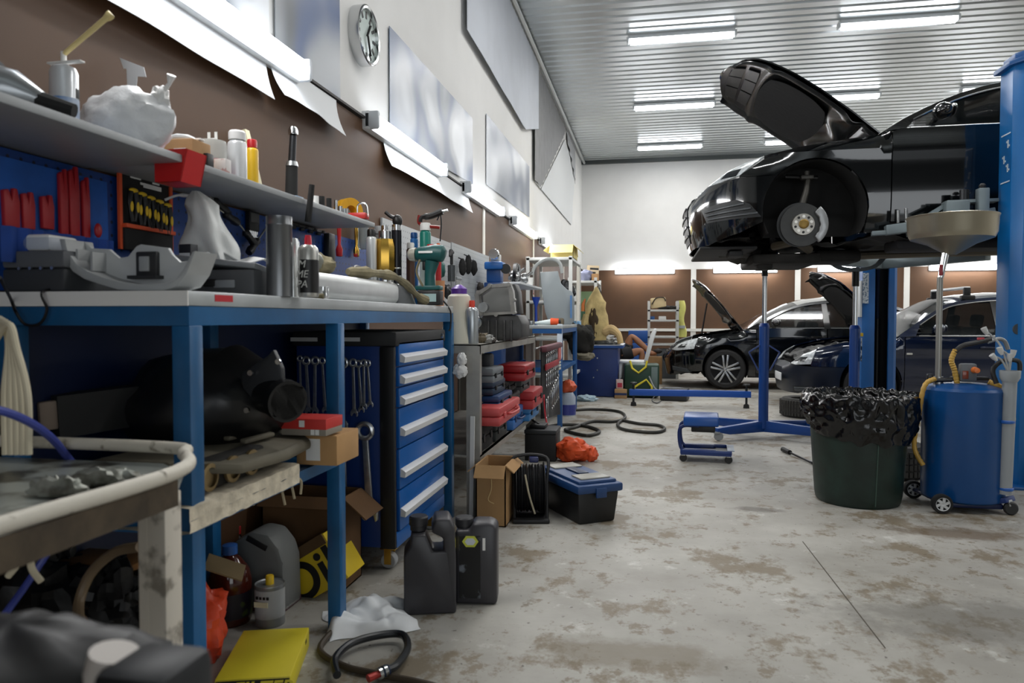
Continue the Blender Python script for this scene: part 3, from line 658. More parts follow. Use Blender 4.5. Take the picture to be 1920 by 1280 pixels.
for px, h_, w_, mt, l_ in ((590, 18, 14, WP, 'small cream tub between the hooked handle and the sockets'),):
    yq = yX(px, -1.3); p = P(px, yq, ZS); k = SZ(px, 1, yq); tag(MB().lathe([(0.001, 0), (w_ * k / 2, 0), (w_ * k / 2, h_ * k), (0.001, h_ * k)], 14).build('small_tub', mt, loc=(p.x, yq, ZS)), l_, 'tub')
for i, (px, h_, w_, mt) in enumerate(((603, 20, 11, BLKR), (617, 21, 9, BLKR), (630, 22, 6, CHR), (638, 14, 8, CHR), (646, 12, 12, STEEL))):
    yq = yX(px, -1.29); p = P(px, yq, ZS); k = SZ(px, 1, yq); r_ = w_ * k / 2
    o = MB().lathe([(0.001, 0), (r_, 0), (r_, h_ * k), (r_ * 0.7, h_ * k), (r_ * 0.65, h_ * k * 0.6), (0.001, h_ * k * 0.6)], 14).build('socket', mt, loc=(p.x, yq, ZS))
    tag(o, ['wide black impact socket, first in the row on the shelf', 'black impact socket second in the row on the shelf', 'slim chrome deep socket third in the row', 'short chrome socket fourth in the row', 'squat steel socket last in the row, under the yellow strap'][i], 'socket', 'sockets along the shelf edge')
y = yX(650, -1.41); p = P(650, y, ZS); k = SZ(650, 1, y); zc = zz(650, 362, y) - ZS
t = thing('ratchet_strap', 'coiled yellow ratchet strap standing on edge at the shelf end', 'strap', (p.x, y + 0.02, ZS))
mb = MB()
for q in range(9, 20): 
    r_ = q * 1.22 * k; mb.lathe([(r_ - 0.5 * k, -0.028), (r_ + 0.5 * k, -0.028), (r_ + 0.5 * k, 0.028), (r_ - 0.5 * k, 0.028), (r_ - 0.5 * k, -0.028)], 32, (0, 0, 24 * k), 'y', False)
mb.at((0, 0, 0), (0, 0, 40)); t.rotation_euler.z = R(55)
mb.build('webbing_coil', M('#d39b14', 0.6), t)
MB().tube(spl([(-10 * k, -0.02, 3 * k), (4 * k, -0.035, 1.5 * k), (20 * k, -0.03, 3 * k)], 4), 0.004, 6).build('loose_end', M('#d39b14', 0.6), t)
y = yX(672, -1.29); p = P(672, y, ZS); k = SZ(672, 1, y)
t = thing('test_lamp', 'red bodied work lamp with a clear hoop at the shelf end', 'lamp', (p.x, y, ZS))
MB().box((0, 0, 7 * k), (34 * k, 0.05, 11 * k), 0.006).build('lamp_body', M('#b82a28', 0.4), t)
MB().tube(spl([(-2 * k, 0, 12 * k), (-1 * k, 0, 26 * k), (7 * k, 0, 30 * k), (15 * k, 0, 26 * k), (17 * k, 0, 6 * k)], 5), 1.6 * k, 8).build('hoop', CHR, t)
# ---- on the pegboard
BP_X = XW + 0.03
def hung(name, label, cat, px, py, x=BP_X): p = atX(px, py, x); return p
# blue tool roll with red handled tools
a, b = atX(-20, 225, BP_X), atX(195, 430, BP_X)
y0, y1 = a.y, b.y
t = thing('tool_roll', 'dirty blue cloth tool roll with pockets hung on the tool board', 'tool pouch', (BP_X, (y0 + y1) / 2, ZB + 0.08)); L_ = y1 - y0
def fn(u, v): return (0.008 + 0.006 * math.sin(u * 9) * v, (u - 0.5) * L_, 0.24 * (1 - v) + 0.0)
MB().grid(fn, 20, 6, 0.004).build('backing_cloth', M('#1450a0', 0.7, 0, 0.2, 0.05, 9), t)
def fn(u, v): return (0.022 + 0.012 * math.sin(u * 26) ** 2, (u - 0.5) * L_, 0.085 * (1 - v) - 0.01)
MB().grid(fn, 40, 4, 0.004).build('pocket', M('#0e3a86', 0.75, 0, 0.2, 0.05, 9), t)
REDT = M('#a31a22', 0.45)
for i, (px, py, w_, h_) in enumerate(((20, 385, 20, 28), (52, 390, 16, 26), (88, 393, 16, 24), (118, 370, 11, 46), (138, 372, 14, 52), (160, 385, 10, 46))):
    p = atX(px, py, BP_X + 0.018); k = SZ(px, 1, p.y)
    mb = MB().prism([(-w_ * k * .7, -h_ * 1.3 * k), (w_ * k * .7, -h_ * 1.3 * k), (w_ * k * .75, h_ * .2 * k), (w_ * k * .5, h_ * k), (w_ * .12 * k, h_ * k), (0, h_ * .3 * k), (-w_ * .3 * k, h_ * .9 * k), (-w_ * k * .8, h_ * .8 * k)], 0.012, 'yz', 0.003)
    o = mb.build('crimping_tool', REDT, loc=(BP_X + 0.012, p.y, p.z))
    tag(o, 'red ' + ['wide handled cutter at the picture edge of the blue roll', 'forked tool second in the blue roll', 'rounded grip tool third in the blue roll', 'tall notched tool fourth in the blue roll', 'broad tool with a hooked top fifth in the blue roll', 'slim hooked tool last in the blue roll'][i], 'tool', 'red tools in the blue cloth roll')
p = atX(184, 432, BP_X + 0.035); tag(MB().ball((0, 0, 0), (0.008, 0.012, 0.02), 8).build('red_tag', REDT, loc=p), 'small red oval tag on the blue cloth roll', 'tag')
# black organizer with orange edging and pliers
A, B, D = atX(216, 300, BP_X), atX(312, 328, BP_X), atX(228, 468, BP_X)
yo, L_ = (A.y + B.y) / 2, B.y - A.y; zt = A.z; hb = zt - D.z
t = thing('plier_organizer', 'black hanging organizer with orange edging and a line of white print', 'tool pouch', (BP_X + 0.004, yo, zt - hb))
MB().box((0.004, 0, hb / 2), (0.008, L_, hb), 0.002).build('panel', BLKR, t)
OR = M('#d9552a', 0.6)
mb = MB()
for q in (-1, 1): mb.box((0.009, q * L_ / 2, hb / 2), (0.008, 0.012, hb))
mb.box((0.009, 0, hb - 0.004), (0.008, L_, 0.012)); mb.build('orange_edging', OR, t)
MB().box((0.018, 0, hb * 0.27), (0.022, L_ * 0.98, 0.012), 0.002).build('orange_pocket_edge', OR, t)
MB().box((0.012, 0, hb * 0.13), (0.018, L_ * 0.96, hb * 0.26), 0.004).build('pocket', BLKR, t)
for (yy_, zz_, w_, h_) in ((-0.2, 0.86, 0.2, 0.012), (0.2, 0.84, 0.14, 0.005), (0.1, 0.80, 0.42, 0.007), (0.13, 0.775, 0.36, 0.007)): MB().box((0.0085, L_ * yy_, hb * zz_), (0.001, L_ * w_, h_)).build('print_line', WP, t)
for q in (-1, 1): MB().lathe([(0.004, 0), (0.008, 0.002), (0.008, 0)], 12, (0.008, q * L_ * 0.42, hb * 0.95), 'x').build('eyelet', CHR, t)
for i in range(5):
    yy = yo + L_ * (-0.34 + 0.17 * i); s = 1 if i != 1 else -1; zc = zt - hb * (0.46 + 0.02 * i)
    q = thing('pliers', 'yellow and black pliers, ' + ['first', 'second', 'third', 'fourth', 'last'][i] + ' of five in the black organizer', 'pliers', (BP_X + 0.024, yy, zc), 0, 'yellow and black pliers in the organizer')
    for s in (-1, 1):
        MB().tube(spl([(0.004, s * 0.004, -0.055), (0.004, s * 0.012, -0.02), (0.004, s * 0.014, 0.01), (0.004, s * 0.008, 0.036)], 4), [0.006] * 6 + [0.0075] * 6 + [0.006], 8).build('grip', BLK, q)
        MB().ball((0.01, s * 0.013, -0.012 + 0.0 * s), (0.004, 0.0055, 0.016), 8).build('grip_inlay', YEL, q)
    MB().ball((0.006, 0, 0.036), (0.008, 0.018, 0.007), 8).build('grip_end', YEL, q)
# other tools on the blue board
p = atX(468, 415, BP_X); k = SZ(468, 1, p.y)
t = thing('bit_set', 'black holder with five chrome bits hung on the blue board', 'bit set', (BP_X, p.y, p.z))
MB().box((0.012, 0, 0), (0.02, 0.07, 0.075), 0.004).build('holder', BLK, t); MB().box((0.023, 0, 0.012), (0.002, 0.06, 0.035)).build('label', M('#4a4a4a', 0.6), t)
for i in range(5): MB().cyl((0.014, -0.026 + 0.013 * i, -0.036), (0.014, -0.026 + 0.013 * i, -0.075), 0.0045, n=8).build('bit', CHR, t)
for i, (px, py, a_) in enumerate(((412, 385, 70), (432, 408, 75), (468, 445, 60), (476, 460, -50))):
    p = atX(px, py, BP_X + 0.03); t = thing('screwdriver', ['black handled screwdriver poking up behind the thin white sack', 'black handled screwdriver second behind the white sack', 'black handled screwdriver lying slanted beside the steel tube', 'screwdriver with a bright shank beside the steel tube'][i], 'screwdriver', p, 0, 'black screwdrivers on the blue board', (a_, 0, 0))
    MB().lathe([(0.001, -0.05), (0.013, -0.048), (0.016, -0.03), (0.012, -0.005), (0.015, 0.03), (0.008, 0.04), (0.001, 0.042)], 12).build('handle', BLK, t); MB().cyl((0, 0, 0.04), (0, 0, 0.13), 0.004, n=8).build('shank', CHR, t)
p = atX(570, 430, BP_X); mb = MB()
for i in range(9): mb.lathe([(0.001, 0), (0.012, 0), (0.011, 0.012), (0.001, 0.012)], 8, (0.012, -0.16 + 0.04 * i, -0.012 * (i % 2)), 'z')
mb.box((0.01, 0, 0.008), (0.012, 0.36, 0.01)); tag(mb.build('hex_key_rack', BLK, loc=p), 'black rail of hex keys on the blue board under the shelf', 'tool rack')
for px, py, m_, l_, w_, h_ in ((636, 448, RED, 'red handled tool hung vertically below the shelf end', 9, 60), (668, 452, BRASS, 'brass nozzle with a red base hung below the shelf end', 8, 54), (618, 470, BLK, 'black pouch hung on the blue board near the silver pan', 26, 60)):
    p = atX(px, py, BP_X + 0.02); k = SZ(px, 1, p.y); t = thing('hanging_tool', l_, 'tool', (BP_X + 0.02, p.y, p.z))
    if w_ > 20: MB().box((0, 0, 0), (0.03, w_ * k, h_ * k), 0.006).build('pouch', m_, t)
    else:
        MB().tube([(0, 0, h_ * k / 2), (0, 0, h_ * k * 0.3), (0, 0, -h_ * k * 0.15), (0, 0, -h_ * k * 0.3), (0, 0, -h_ * k * 0.5)], [w_ * k * .3, w_ * k * .45, w_ * k * .3, w_ * k * .7, w_ * k * .6], 10).build('body', m_, t)
        MB().box((0, 0, -h_ * k * 0.45), (0.02, w_ * k * 1.2, 0.02), 0.004).build('foot', RED, t)
p = atX(680, 436, BP_X + 0.03); t = thing('jar', 'clear long glass tube hung below the shelf end', 'tube', (p.x, p.y, p.z - 0.09))
MB().lathe([(0.001, 0), (0.026, 0.004), (0.03, 0.03), (0.03, 0.17), (0.022, 0.18)], 16, cap=False).build('glass', M('#aab2b4', 0.1, 0, 0, 0, 6, 0, 0.5), t)
# ---- on the bench top
y = 1.95; p = P(60, y, ZB); k = SZ(60, 1, y)
t = thing('tool_case', 'long dark grey plastic tool case lying at the bench end', 'case', (-1.443, 1.63, ZB), 0)
xl, xr = -0.088, 0.088; hh = zz(80, 470, 1.5) - ZB
MB().box(((xl + xr) / 2, 0, hh * 0.29), (xr - xl, 0.28, hh * 0.56), 0.008).build('case_base', M('#35373a', 0.7), t)
MB().box(((xl + xr) / 2, 0, hh * 0.79), (xr - xl, 0.28, hh * 0.42), 0.008).build('case_lid', M('#5b5d60', 0.7), t)
for q in range(4): MB().cyl(((xl + xr) / 2 - 0.03 + 0.03 * q, -0.141, hh * 0.57), ((xl + xr) / 2 - 0.03 + 0.03 * q, -0.146, hh * 0.57), 0.004, n=10).build('rivet', CHR, t)
p = P(85, 1.56, 1.2); t = thing('paper_packet', 'white paper packet in clear film on top of the dark case', 'packet', (p.x, 1.57, ZB + hh + 0.001), 4)
MB().box((0, 0, 0.022), (0.085, 0.1, 0.04), 0.008).build('packet_body', WP, t); MB().box((-0.004, 0, 0.02), (0.105, 0.11, 0.034), 0.012).build('film', M('#b9c6dc', 0.15, 0, 0, 0, 6, 0, 0.4, 0, 0.45), t)
# grey half shell of a power tool case
y = 1.53; p0, p1 = P(125, y), P(378, y); k = SZ(250, 1, y); cx = (p0.x + p1.x) / 2
t = thing('case_half', 'open grey moulded half shell with wavy rim lying on the bench corner', 'case', (cx, y, ZB + 0.002), 0)
def pz(px, py): return ((px - 251.5) * k, (545 - py) * k)
outer = [pz(*q) for q in ((126, 458), (133, 488), (150, 512), (172, 525), (205, 535), (235, 543), (270, 545), (320, 545), (345, 538), (362, 518), (378, 482))]
inner = [pz(*q) for q in ((372, 484), (355, 512), (340, 528), (318, 534), (270, 534), (238, 530), (205, 522), (178, 512), (158, 500), (142, 480), (137, 458))]
SH = M('#a6a8a8', 0.45, 0, 0.06, 0, 9)
MB().prism(outer + inner, 0.09, 'xz', 0.002, -0.02).build('outer_rim', SH, t)
plate = [pz(*q) for q in ((137, 458), (150, 470), (185, 472), (192, 478), (205, 488), (222, 485), (238, 468), (246, 465), (298, 472), (306, 484), (320, 496), (338, 494), (352, 482), (372, 480), (355, 512), (340, 530), (318, 536), (270, 536), (238, 532), (205, 524), (178, 514), (158, 500), (142, 480))]
MB().prism(plate, 0.012, 'xz', 0.002, 0.04).build('inner_wall', M('#bcbebe', 0.5), t)
c0, c1 = pz(243, 478), pz(283, 520)
MB().box(((c0[0] + c1[0]) / 2, 0.034, (c0[1] + c1[1]) / 2), (c1[0] - c0[0], 0.014, c0[1] - c1[1]), 0.004).box(((c0[0] + c1[0]) / 2, 0.025, c1[1] - 0.002), (c1[0] - c0[0] + 0.02, 0.03, 0.008)).build('latch_window', M('#2a2b2c', 0.5), t)
MB().box(((c0[0] + c1[0]) / 2 - 0.003, 0.026, (c0[1] + c1[1]) / 2), (0.026, 0.008, 0.036), 0.002).build('latch', M('#9ea1a2', 0.35), t)
for q in ((178, 495), (150, 490)): a = pz(*q); MB().box((a[0], 0.02, a[1]), (0.006, 0.05, 0.045)).build('rib', SH, t)
# dark grey open case behind it
y = 1.95; k = SZ(410, 1, y); p = P(412, y)
t = thing('drill_case', 'dark grey open plastic case with a raised lid on the bench', 'case', (p.x, y + 0.03, ZB))
MB().box((0, 0, 22 * k), (176 * k, 0.2, 44 * k), 0.008).build('case_base', M('#4a4c4f', 0.6), t)
MB().at((0, 0, 46 * k), (-7, 6, 0)).box((0, 0.0, 6 * k), (176 * k, 0.2, 10 * k), 0.006).build('case_lid', M('#85888b', 0.55), t)
MB().box((10 * k, -0.103, 22 * k), (22 * k, 0.012, 12 * k), 0.003).box((-28 * k, -0.103, 20 * k), (14 * k, 0.012, 14 * k), 0.003).build('catch', BLK, t)
MB().box((36 * k, -0.103, 20 * k), (38 * k, 0.008, 13 * k), 0.003).build('clip', M('#8b8f93', 0.4), t)
p = P(347, 1.9); k = SZ(347, 1, 1.9); t = thing('small_carton', 'small dark carton with a white barcode label by the thin white sack', 'box', (p.x, 1.92, ZB + 0.075), -8)
MB().box((0, 0, 22 * k), (25 * k, 0.03, 46 * k), 0.002).build('carton_body', M('#26292e', 0.5), t); MB().box((0, -0.0155, 16 * k), (22 * k, 0.001, 28 * k)).build('label', M('#d7dade', 0.5), t)
y = 2.02; p = P(392, y); k = SZ(392, 1, y); zb0 = zz(392, 500, y)
t = thing('thin_sack', 'thin white translucent plastic sack bunched up on the open grey case', 'bag', (p.x, y, zb0))
def fn(u, v):
    a = 2 * PI * u; h_ = 128 * k * v; w_ = (44 - 16 * v - 26 * max(0, v - 0.82) / 0.18 + 5 * math.sin(v * 7)) * k
    n_ = 1 + 0.4 * noise.noise(Vector((math.cos(a) * 1.6, math.sin(a) * 1.6, v * 2.2)))
    return (w_ * n_ * math.cos(a) + (16 * (1 - v) - 22 * v) * k, 0.8 * w_ * n_ * math.sin(a), h_)
MB().grid(fn, 40, 16).build('sack_body', M('#d2d5d3', 0.4, 0, 0, 0.3, 12, 0, 0, 0, 1), t, ang=60)
MB().tube(spl([(-24 * k, 0, 118 * k), (-46 * k, -0.02, 120 * k), (-68 * k, -0.03, 112 * k)], 5), [0.006] * 5 + [0.004] * 6, 6).build('twisted_end', M('#d6d9d8', 0.4), t)
def fn(u, v): return ((10 + 100 * u) * k, 0.06 * (v - 0.5), (22 - 16 * u + 6 * math.sin(u * 7 + v * 3)) * k)
MB().grid(fn, 14, 6, 0.003).build('loose_flap', M('#dadcdc', 0.4), t)
# steel tubes
y = 1.93; p = P(525, y); k = SZ(525, 1, y); r_ = RW(525, 50, y); h_ = zz(525, 406, y) - ZB
t = thing('metal_sleeve', 'brushed grey metal tube standing upright at the bench edge', 'tube', (p.x, y, ZB))
MB().lathe([(0.001, 0), (r_, 0), (r_, h_ * 0.88), (r_ * 1.02, h_ * 0.885), (r_ * 1.02, h_ * 0.9), (r_, h_ * 0.905), (r_, h_), (r_ * 0.92, h_), (r_ * 0.92, h_ * 0.3), (0.001, h_ * 0.3)], 32).build('sleeve', M('#77797b', 0.32, 0.85, 0.05, 0, 3), t)
p = P(550, 2.05); tag(MB().lathe([(0.001, 0), (0.02, 0), (0.02, 0.165), (0.015, 0.178), (0.001, 0.18)], 20).build('chrome_tube', M('#c5c8c8', 0.25, 0.7), loc=(p.x, 2.05, ZB)), 'slim pale tube standing behind the grey metal tube', 'tube')
t = can('spray_can', 'silver spray can with a red nozzle and black label on the bench', 578, 40, 441, 2.0, ZB, M('#c3c2bc', 0.25, 0.6), M('#d0253a', 0.4), None, None)
t.rotation_euler = (0, 0, 0); r_ = RW(578, 40, 2.0)
MB().lathe([(r_ * 1.015, 0.012), (r_ * 1.015, 0.108)], 14, cap=False, arc=0.42).at().build('black_label', BLK, t).rotation_euler = (0, 0, R(-115))
for i, s_ in enumerate(('M', 'ME', 'PA')): text('lettering', s_, 0.03, TX((-0.006, -r_ * 1.03, 0.094 - 0.029 * i)), M('#d8d8d2', 0.5), t, shear=0.2)
yq = yX(582, -1.08, ZB); p = P(582, yq, ZB); tag(MB().cyl((-0.04, 0, 0.009), (0.04, 0.012, 0.009), 0.008, 0.009, 10).build('wooden_stick', M('#575035', 0.8), loc=(p.x, yq, ZB)), 'short olive brown stick lying at the bench edge', 'stick')
p = P(629, 2.02); k = SZ(629, 1, 2.02); tag(MB().lathe([(0.001, 0), (11 * k, 0), (12 * k, 8 * k), (11 * k, 10 * k), (11.5 * k, 24 * k), (9 * k, 25 * k), (8 * k, 12 * k), (0.001, 12 * k)], 20).build('large_socket', CHR, loc=(-1.06, 2.24, ZB)), 'large chrome socket standing at the bench edge', 'socket')
# silver pan
t = thing('sheet_metal_pan', 'big upturned silver pan with a dark grey end on the bench front', 'pan', (-1.22, 2.66, ZB))
PANM = M('#c3c5c4', 0.38, 0.55, 0.08, 0.05, 7)
def hoodp(y0, y1, h_):
    mb = MB(); mb.box(((-0.02), (y0 + y1) / 2, h_ / 2), (0.3, y1 - y0, h_), 0.03, 4); return mb
hoodp(-0.56, 0.42, 0.095).build('pan_shell', PANM, t)
MB().prism([(0.40, 0), (0.40, 0.088), (0.50, 0.08), (0.58, 0.05), (0.64, 0.0)], 0.296, 'yz', 0.006, -0.168).build('dark_end', M('#5c5f61', 0.5), t)
MB().prism([(0.63, 0), (0.57, 0.052), (0.575, 0.055), (0.645, 0.0)], 0.298, 'yz', 0.0, -0.169).build('edge_bead', PANM, t)
zp = ZB + 0.095
p = P(650, 2.6, zp); k = SZ(650, 1, 2.6)
t = thing('respirator_mask', 'olive cloth bundle with a clear dome on top of the silver pan', 'rag', (-1.2, 2.5, zp))
MB().ball((0, 0, 0.035), (0.06, 0.075, 0.04), 16, 0.25, 2.2, 5, -0.033).build('cloth_bundle', KHAKI, t)
MB().ball((0.012, -0.06, 0.046), (0.035, 0.035, 0.035), 12).build('clear_dome', M('#8e9087', 0.2, 0, 0, 0, 6, 0, 0.3), t)
t = thing('oily_rag', 'long twisted olive rag trailing over the dark end of the silver pan', 'rag', (-1.12, 2.9, zp))
MB().tube(spl([(-0.03, -0.25, 0.022), (0.0, -0.1, 0.026), (0.0, 0.05, 0.03), (0.02, 0.15, 0.022), (0.03, 0.27, -0.01), (0.055, 0.36, -0.055), (0.075, 0.42, -0.075)], 5), [0.012 + 0.014 * abs(noise.noise(Vector((i * 0.4, 0, 0)))) + 0.008 * math.sin(i * 0.4) ** 2 for i in range(31)], 9).build('twisted_cloth', KHAKI, t)
MB().tube(spl([(-0.02, -0.22, 0.02), (-0.05, -0.12, 0.05), (-0.03, 0.0, 0.03)], 5), 0.008, 8).build('black_strap', BLK, t)
# brass and black lubricator etc at the far end of the bench
y = 3.4; p = P(722, y); k = SZ(722, 1, y)
t = thing('brass_lubricator', 'brass coloured jar with a clear steel base behind the silver pan', 'jar', (p.x, y, ZB + 0.06))
zb_ = zz(722, 512, y) - ZB - 0.06
MB().lathe([(0.001, -0.058), (17 * k, -0.058), (17 * k, zb_), (0.001, zb_)], 20).build('steel_base', CHR, t)
MB().lathe([(15 * k, zb_), (18 * k, zb_ + 8 * k), (18 * k, zb_ + 46 * k), (16 * k, zb_ + 54 * k), (15 * k, zb_ + 60 * k), (0.001, zb_ + 60 * k)], 8).build('brass_body', BRASS, t, ang=20)
MB().lathe([(11 * k, zb_ + 60 * k), (11 * k, zb_ + 74 * k), (6 * k, zb_ + 76 * k), (6 * k, zb_ + 84 * k), (0.001, zb_ + 84 * k)], 16).build('cap', CHR, t)
def shelfcan(*a, **kw): return can(*a, **kw)
cg = 'cans standing at the far end of the near bench'
can('spray_can', 'white can with a black cap beside the glass tube', 697, 20, 430, 3.35, ZB, M('#c9cccd', 0.35, 0.3), BLK, None, cg, 'spray can', False, 0.8)
can('spray_can', 'grey can with a rounded grey cap behind the brass jar', 713, 22, 424, 3.52, ZB, M('#8d9193', 0.4, 0.3), M('#9a9d9f', 0.5), None, cg, 'spray can', False, 0.95)
can('spray_can', 'blue can behind the cordless drill', 777, 15, 436, 3.64, ZB, M('#2d6fb4', 0.35), BLUE, None, cg, 'spray can', False, 0.9)
can('spray_can', 'tall green and white can under the air blow gun', 798, 21, 418, 3.62, ZB, M('#157a6c', 0.35), WP, M('#c8d6d0', 0.4), cg, 'spray can', False, 0.95)
can('spray_can', 'brown and white jar with a white lid beside the drill', 770, 16, 455, 3.56, ZB, M('#50362a', 0.4), WP, None, cg, 'jar', False, 0.9)
can('spray_can', 'small red and white can in front of the green can', 808, 17, 458, 3.58, ZB, M('#c9c7bd', 0.4), RED, M('#c5c2ba', 0.4), cg, 'spray can', False, 0.9)
can('spray_can', 'little bright red bottle next to the green can', 822, 11, 456, 3.66, ZB, RED, M('#d8622f', 0.4), None, cg, 'bottle', False, 0.6)
y = 3.44; p = P(744, y); k = SZ(744, 1, y)
t = thing('grease_gun', 'black and chrome grease gun standing upright behind the brass jar', 'grease gun', (p.x, y, ZB))
hz = zz(744, 432, y) - ZB
MB().cyl((0, 0, 0), (0, 0, hz), 9 * k, n=16).build('barrel', M('#14151b', 0.25, 0.4), t)
MB().cyl((0, 0, hz), (0, 0, hz + 10 * k), 8 * k, n=16).build('collar', CHR, t)
MB().ball((2 * k, 0, hz + 17 * k), (9 * k, 9 * k, 11 * k), 10).build('head', BLK, t)
MB().tube(spl([(0, 0, hz + 22 * k), (-10 * k, 0, hz + 25 * k), (-20 * k, 0, hz + 33 * k)], 4), 3.5 * k, 8).build('lever', BLK, t)
for i in range(5): MB().lathe([(9.2 * k, 0.02 + i * 0.04), (10 * k, 0.024 + i * 0.04), (9.2 * k, 0.028 + i * 0.04)], 16, cap=False).build('ring', STEEL, t)
y = 3.6; p = P(806, y); k = SZ(806, 1, y); z0 = zz(806, 418, y)
t = thing('air_blow_gun', 'red and black air blow gun resting on top of the green can', 'blow gun', (p.x, 3.62, z0 + 0.004))
MB().tube(spl([(-20 * k, 0, 2 * k), (-17 * k, 0, 10 * k), (0, 0, 12 * k), (22 * k, 0, 20 * k)], 4), [4 * k] * 6 + [6 * k] * 7, 9).build('grip', BLK, t)
MB().tube(spl([(-21 * k, 0, 14 * k), (-22 * k, 0, 0), (-6 * k, 0, -6 * k), (17 * k, 0, -9 * k)], 4), 3 * k, 8).build('trigger_guard', M('#8c2018', 0.4), t)
MB().cyl((22 * k, 0, 20 * k), (32 * k, 0, 22 * k), 2.6 * k, n=10).build('nipple', CHR, t)
MB().tube(spl([(12 * k, 0, 4 * k), (18 * k, 0, 14 * k), (20 * k, 0, -4 * k), (18 * k, -0.004, -34 * k)], 4), 1.3 * k, 6).build('nozzle', DKMET, t)
# cordless drill
y = 3.46; p = P(805, y); k = SZ(805, 1, y)
t = thing('cordless_drill', 'teal and black cordless impact driver standing on its battery', 'drill', (p.x, y, ZB))
z0 = 0.0; kk = k; DT = M('#12504f', 0.45)
MB().box((2 * k, 0, 14 * k), (42 * k, 0.075, 26 * k), 0.006).build('battery', BLK, t)
MB().box((2 * k, -0.038, 14 * k), (30 * k, 0.002, 14 * k)).build('battery_label', M('#9fb9b8', 0.5), t)
MB().box((0, 0, 32 * k), (46 * k, 0.07, 8 * k), 0.006).build('foot', DT, t)
MB().tube([(2 * k, 0, 34 * k), (1 * k, 0, 55 * k), (6 * k, 0, 80 * k)], [10 * k, 9 * k, 13 * k], 14).build('handle', DT, t)
MB().tube([(-26 * k, 0, 92 * k), (-20 * k, 0, 92 * k), (12 * k, 0, 94 * k), (26 * k, 0, 93 * k), (30 * k, 0, 92 * k)], [8 * k, 13 * k, 16 * k, 15 * k, 8 * k], 16).build('motor_housing', DT, t)
MB().tube([(-40 * k, 0, 92 * k), (-36 * k, 0, 92 * k), (-24 * k, 0, 92 * k)], [6 * k, 11 * k, 13 * k], 14).build('gear_case', M('#b9b8ac', 0.35, 0.4), t)
MB().box((-8 * k, 0, 72 * k), (8 * k, 0.02, 16 * k), 0.004).build('trigger', BLK, t)
MB().box((-2 * k, -15.4 * k, 95 * k), (26 * k, 1.6 * k, 4 * k), 0.001).build('brand_strip', WP, t)
MB().tube(spl([(-14 * k, -0.02, 84 * k), (-20 * k, -0.03, 60 * k), (-8 * k, -0.03, 34 * k)], 5), 2.2 * k, 6).build('wrist_strap', KHAKI, t)
y = 3.64; p = P(823, y); k = SZ(823, 1, y); tag(MB().lathe([(0.001, 0), (9 * k, 0), (11 * k, 46 * k), (10 * k, 46 * k), (8.5 * k, 4 * k), (0.001, 4 * k)], 20).build('paper_cup', M('#c98d62', 0.6), loc=(p.x, y, ZB)), 'tan paper cup at the far end of the bench', 'cup')
pts = [P(826, 3.62, ZB + 0.04), (-1.04, 3.63, ZB + 0.012), (-1.012, 3.62, ZB - 0.03), (-1.012, 3.615, ZB - 0.11), (-1.02, 3.61, ZB - 0.125)]
tag(MB().tube(spl([Vector(q) for q in pts], 5), 0.0045, 6).build('mains_lead', BLK), 'black cord draped over the far end of the bench', 'cord')
pts = [atX(0, 520, -1.3), atY(20, 560, 1.46), atY(30, 585, 1.455), atY(48, 608, 1.46), atY(75, 606, 1.465), atY(88, 580, 1.465), atY(82, 545, 1.47), (-1.42, 1.62, ZB + 0.01)]
tag(MB().tube(spl(pts, 6), 0.0035, 6).build('thin_cable', BLK), 'thin black cable looping over the white bench end', 'cable')
# ================================================================ UNDER THE NEAR BENCH, FLOOR CLUTTER, FOREGROUND TROLLEY
ZL = 0.598
def boltrow(mb, pts, r=0.006, d=(1, 0, 0)):
    for q in pts: mb.lathe([(r, 0), (r, 0.006), (0.001, 0.008)], 10, q, 'x' if d[0] else 'y')
# black intake housing with a round spout
p = atX(535, 750, -1.08)
t = thing('air_intake_housing', 'black plastic air intake housing with a round spout on the lower shelf', 'car part', (-1.3, 2.02, ZL + 0.06))
BP = M('#121315', 0.35)
L0 = Vector((-1.3, 2.02, ZL + 0.06)); q0, q1, q2 = atY(430, 700, 1.95) - L0, atY(500, 735, 1.9) - L0, atY(540, 753, 1.83) - L0
MB().ball((0.0, -0.05, 0.14), (0.24, 0.24, 0.16), 18, 0.12, 1.3, 8).build('housing_shell', BP, t)
d = (q2 - q1).normalized()
MB().tube([q0, q1 - d * 0.03, q1, q2 - d * 0.03, q2 - d * 0.03, q2, q2, q2 - d * 0.04], [0.09, 0.075, 0.058, 0.052, 0.058, 0.058, 0.05, 0.046], 24, cap=False).build('spout', BP, t)
MB().tube([q2 - d * 0.045, q2 - d * 0.04], [0.05, 0.05], 20).build('spout_mouth', M('#020202', 0.9), t)
pl = [atY(*q, 1.84) - L0 for q in ((452, 700), (500, 668), (512, 655), (528, 690), (530, 720), (470, 745), (455, 728))]
mb = MB().prism([(q.x, q.z) for q in pl], 0.02, 'xz', 0.004, pl[0].y); mb.build('flange', M('#2a2c2f', 0.45), t)
for q in ((469, 699), (521, 678), (487, 742), (462, 769)):
    a = atY(*q, 1.83) - L0; MB().lathe([(0.008, 0), (0.008, 0.008), (0.001, 0.01)], 10, (a.x, a.y - 0.002, a.z), 'y').build('bolt', CHR, t)
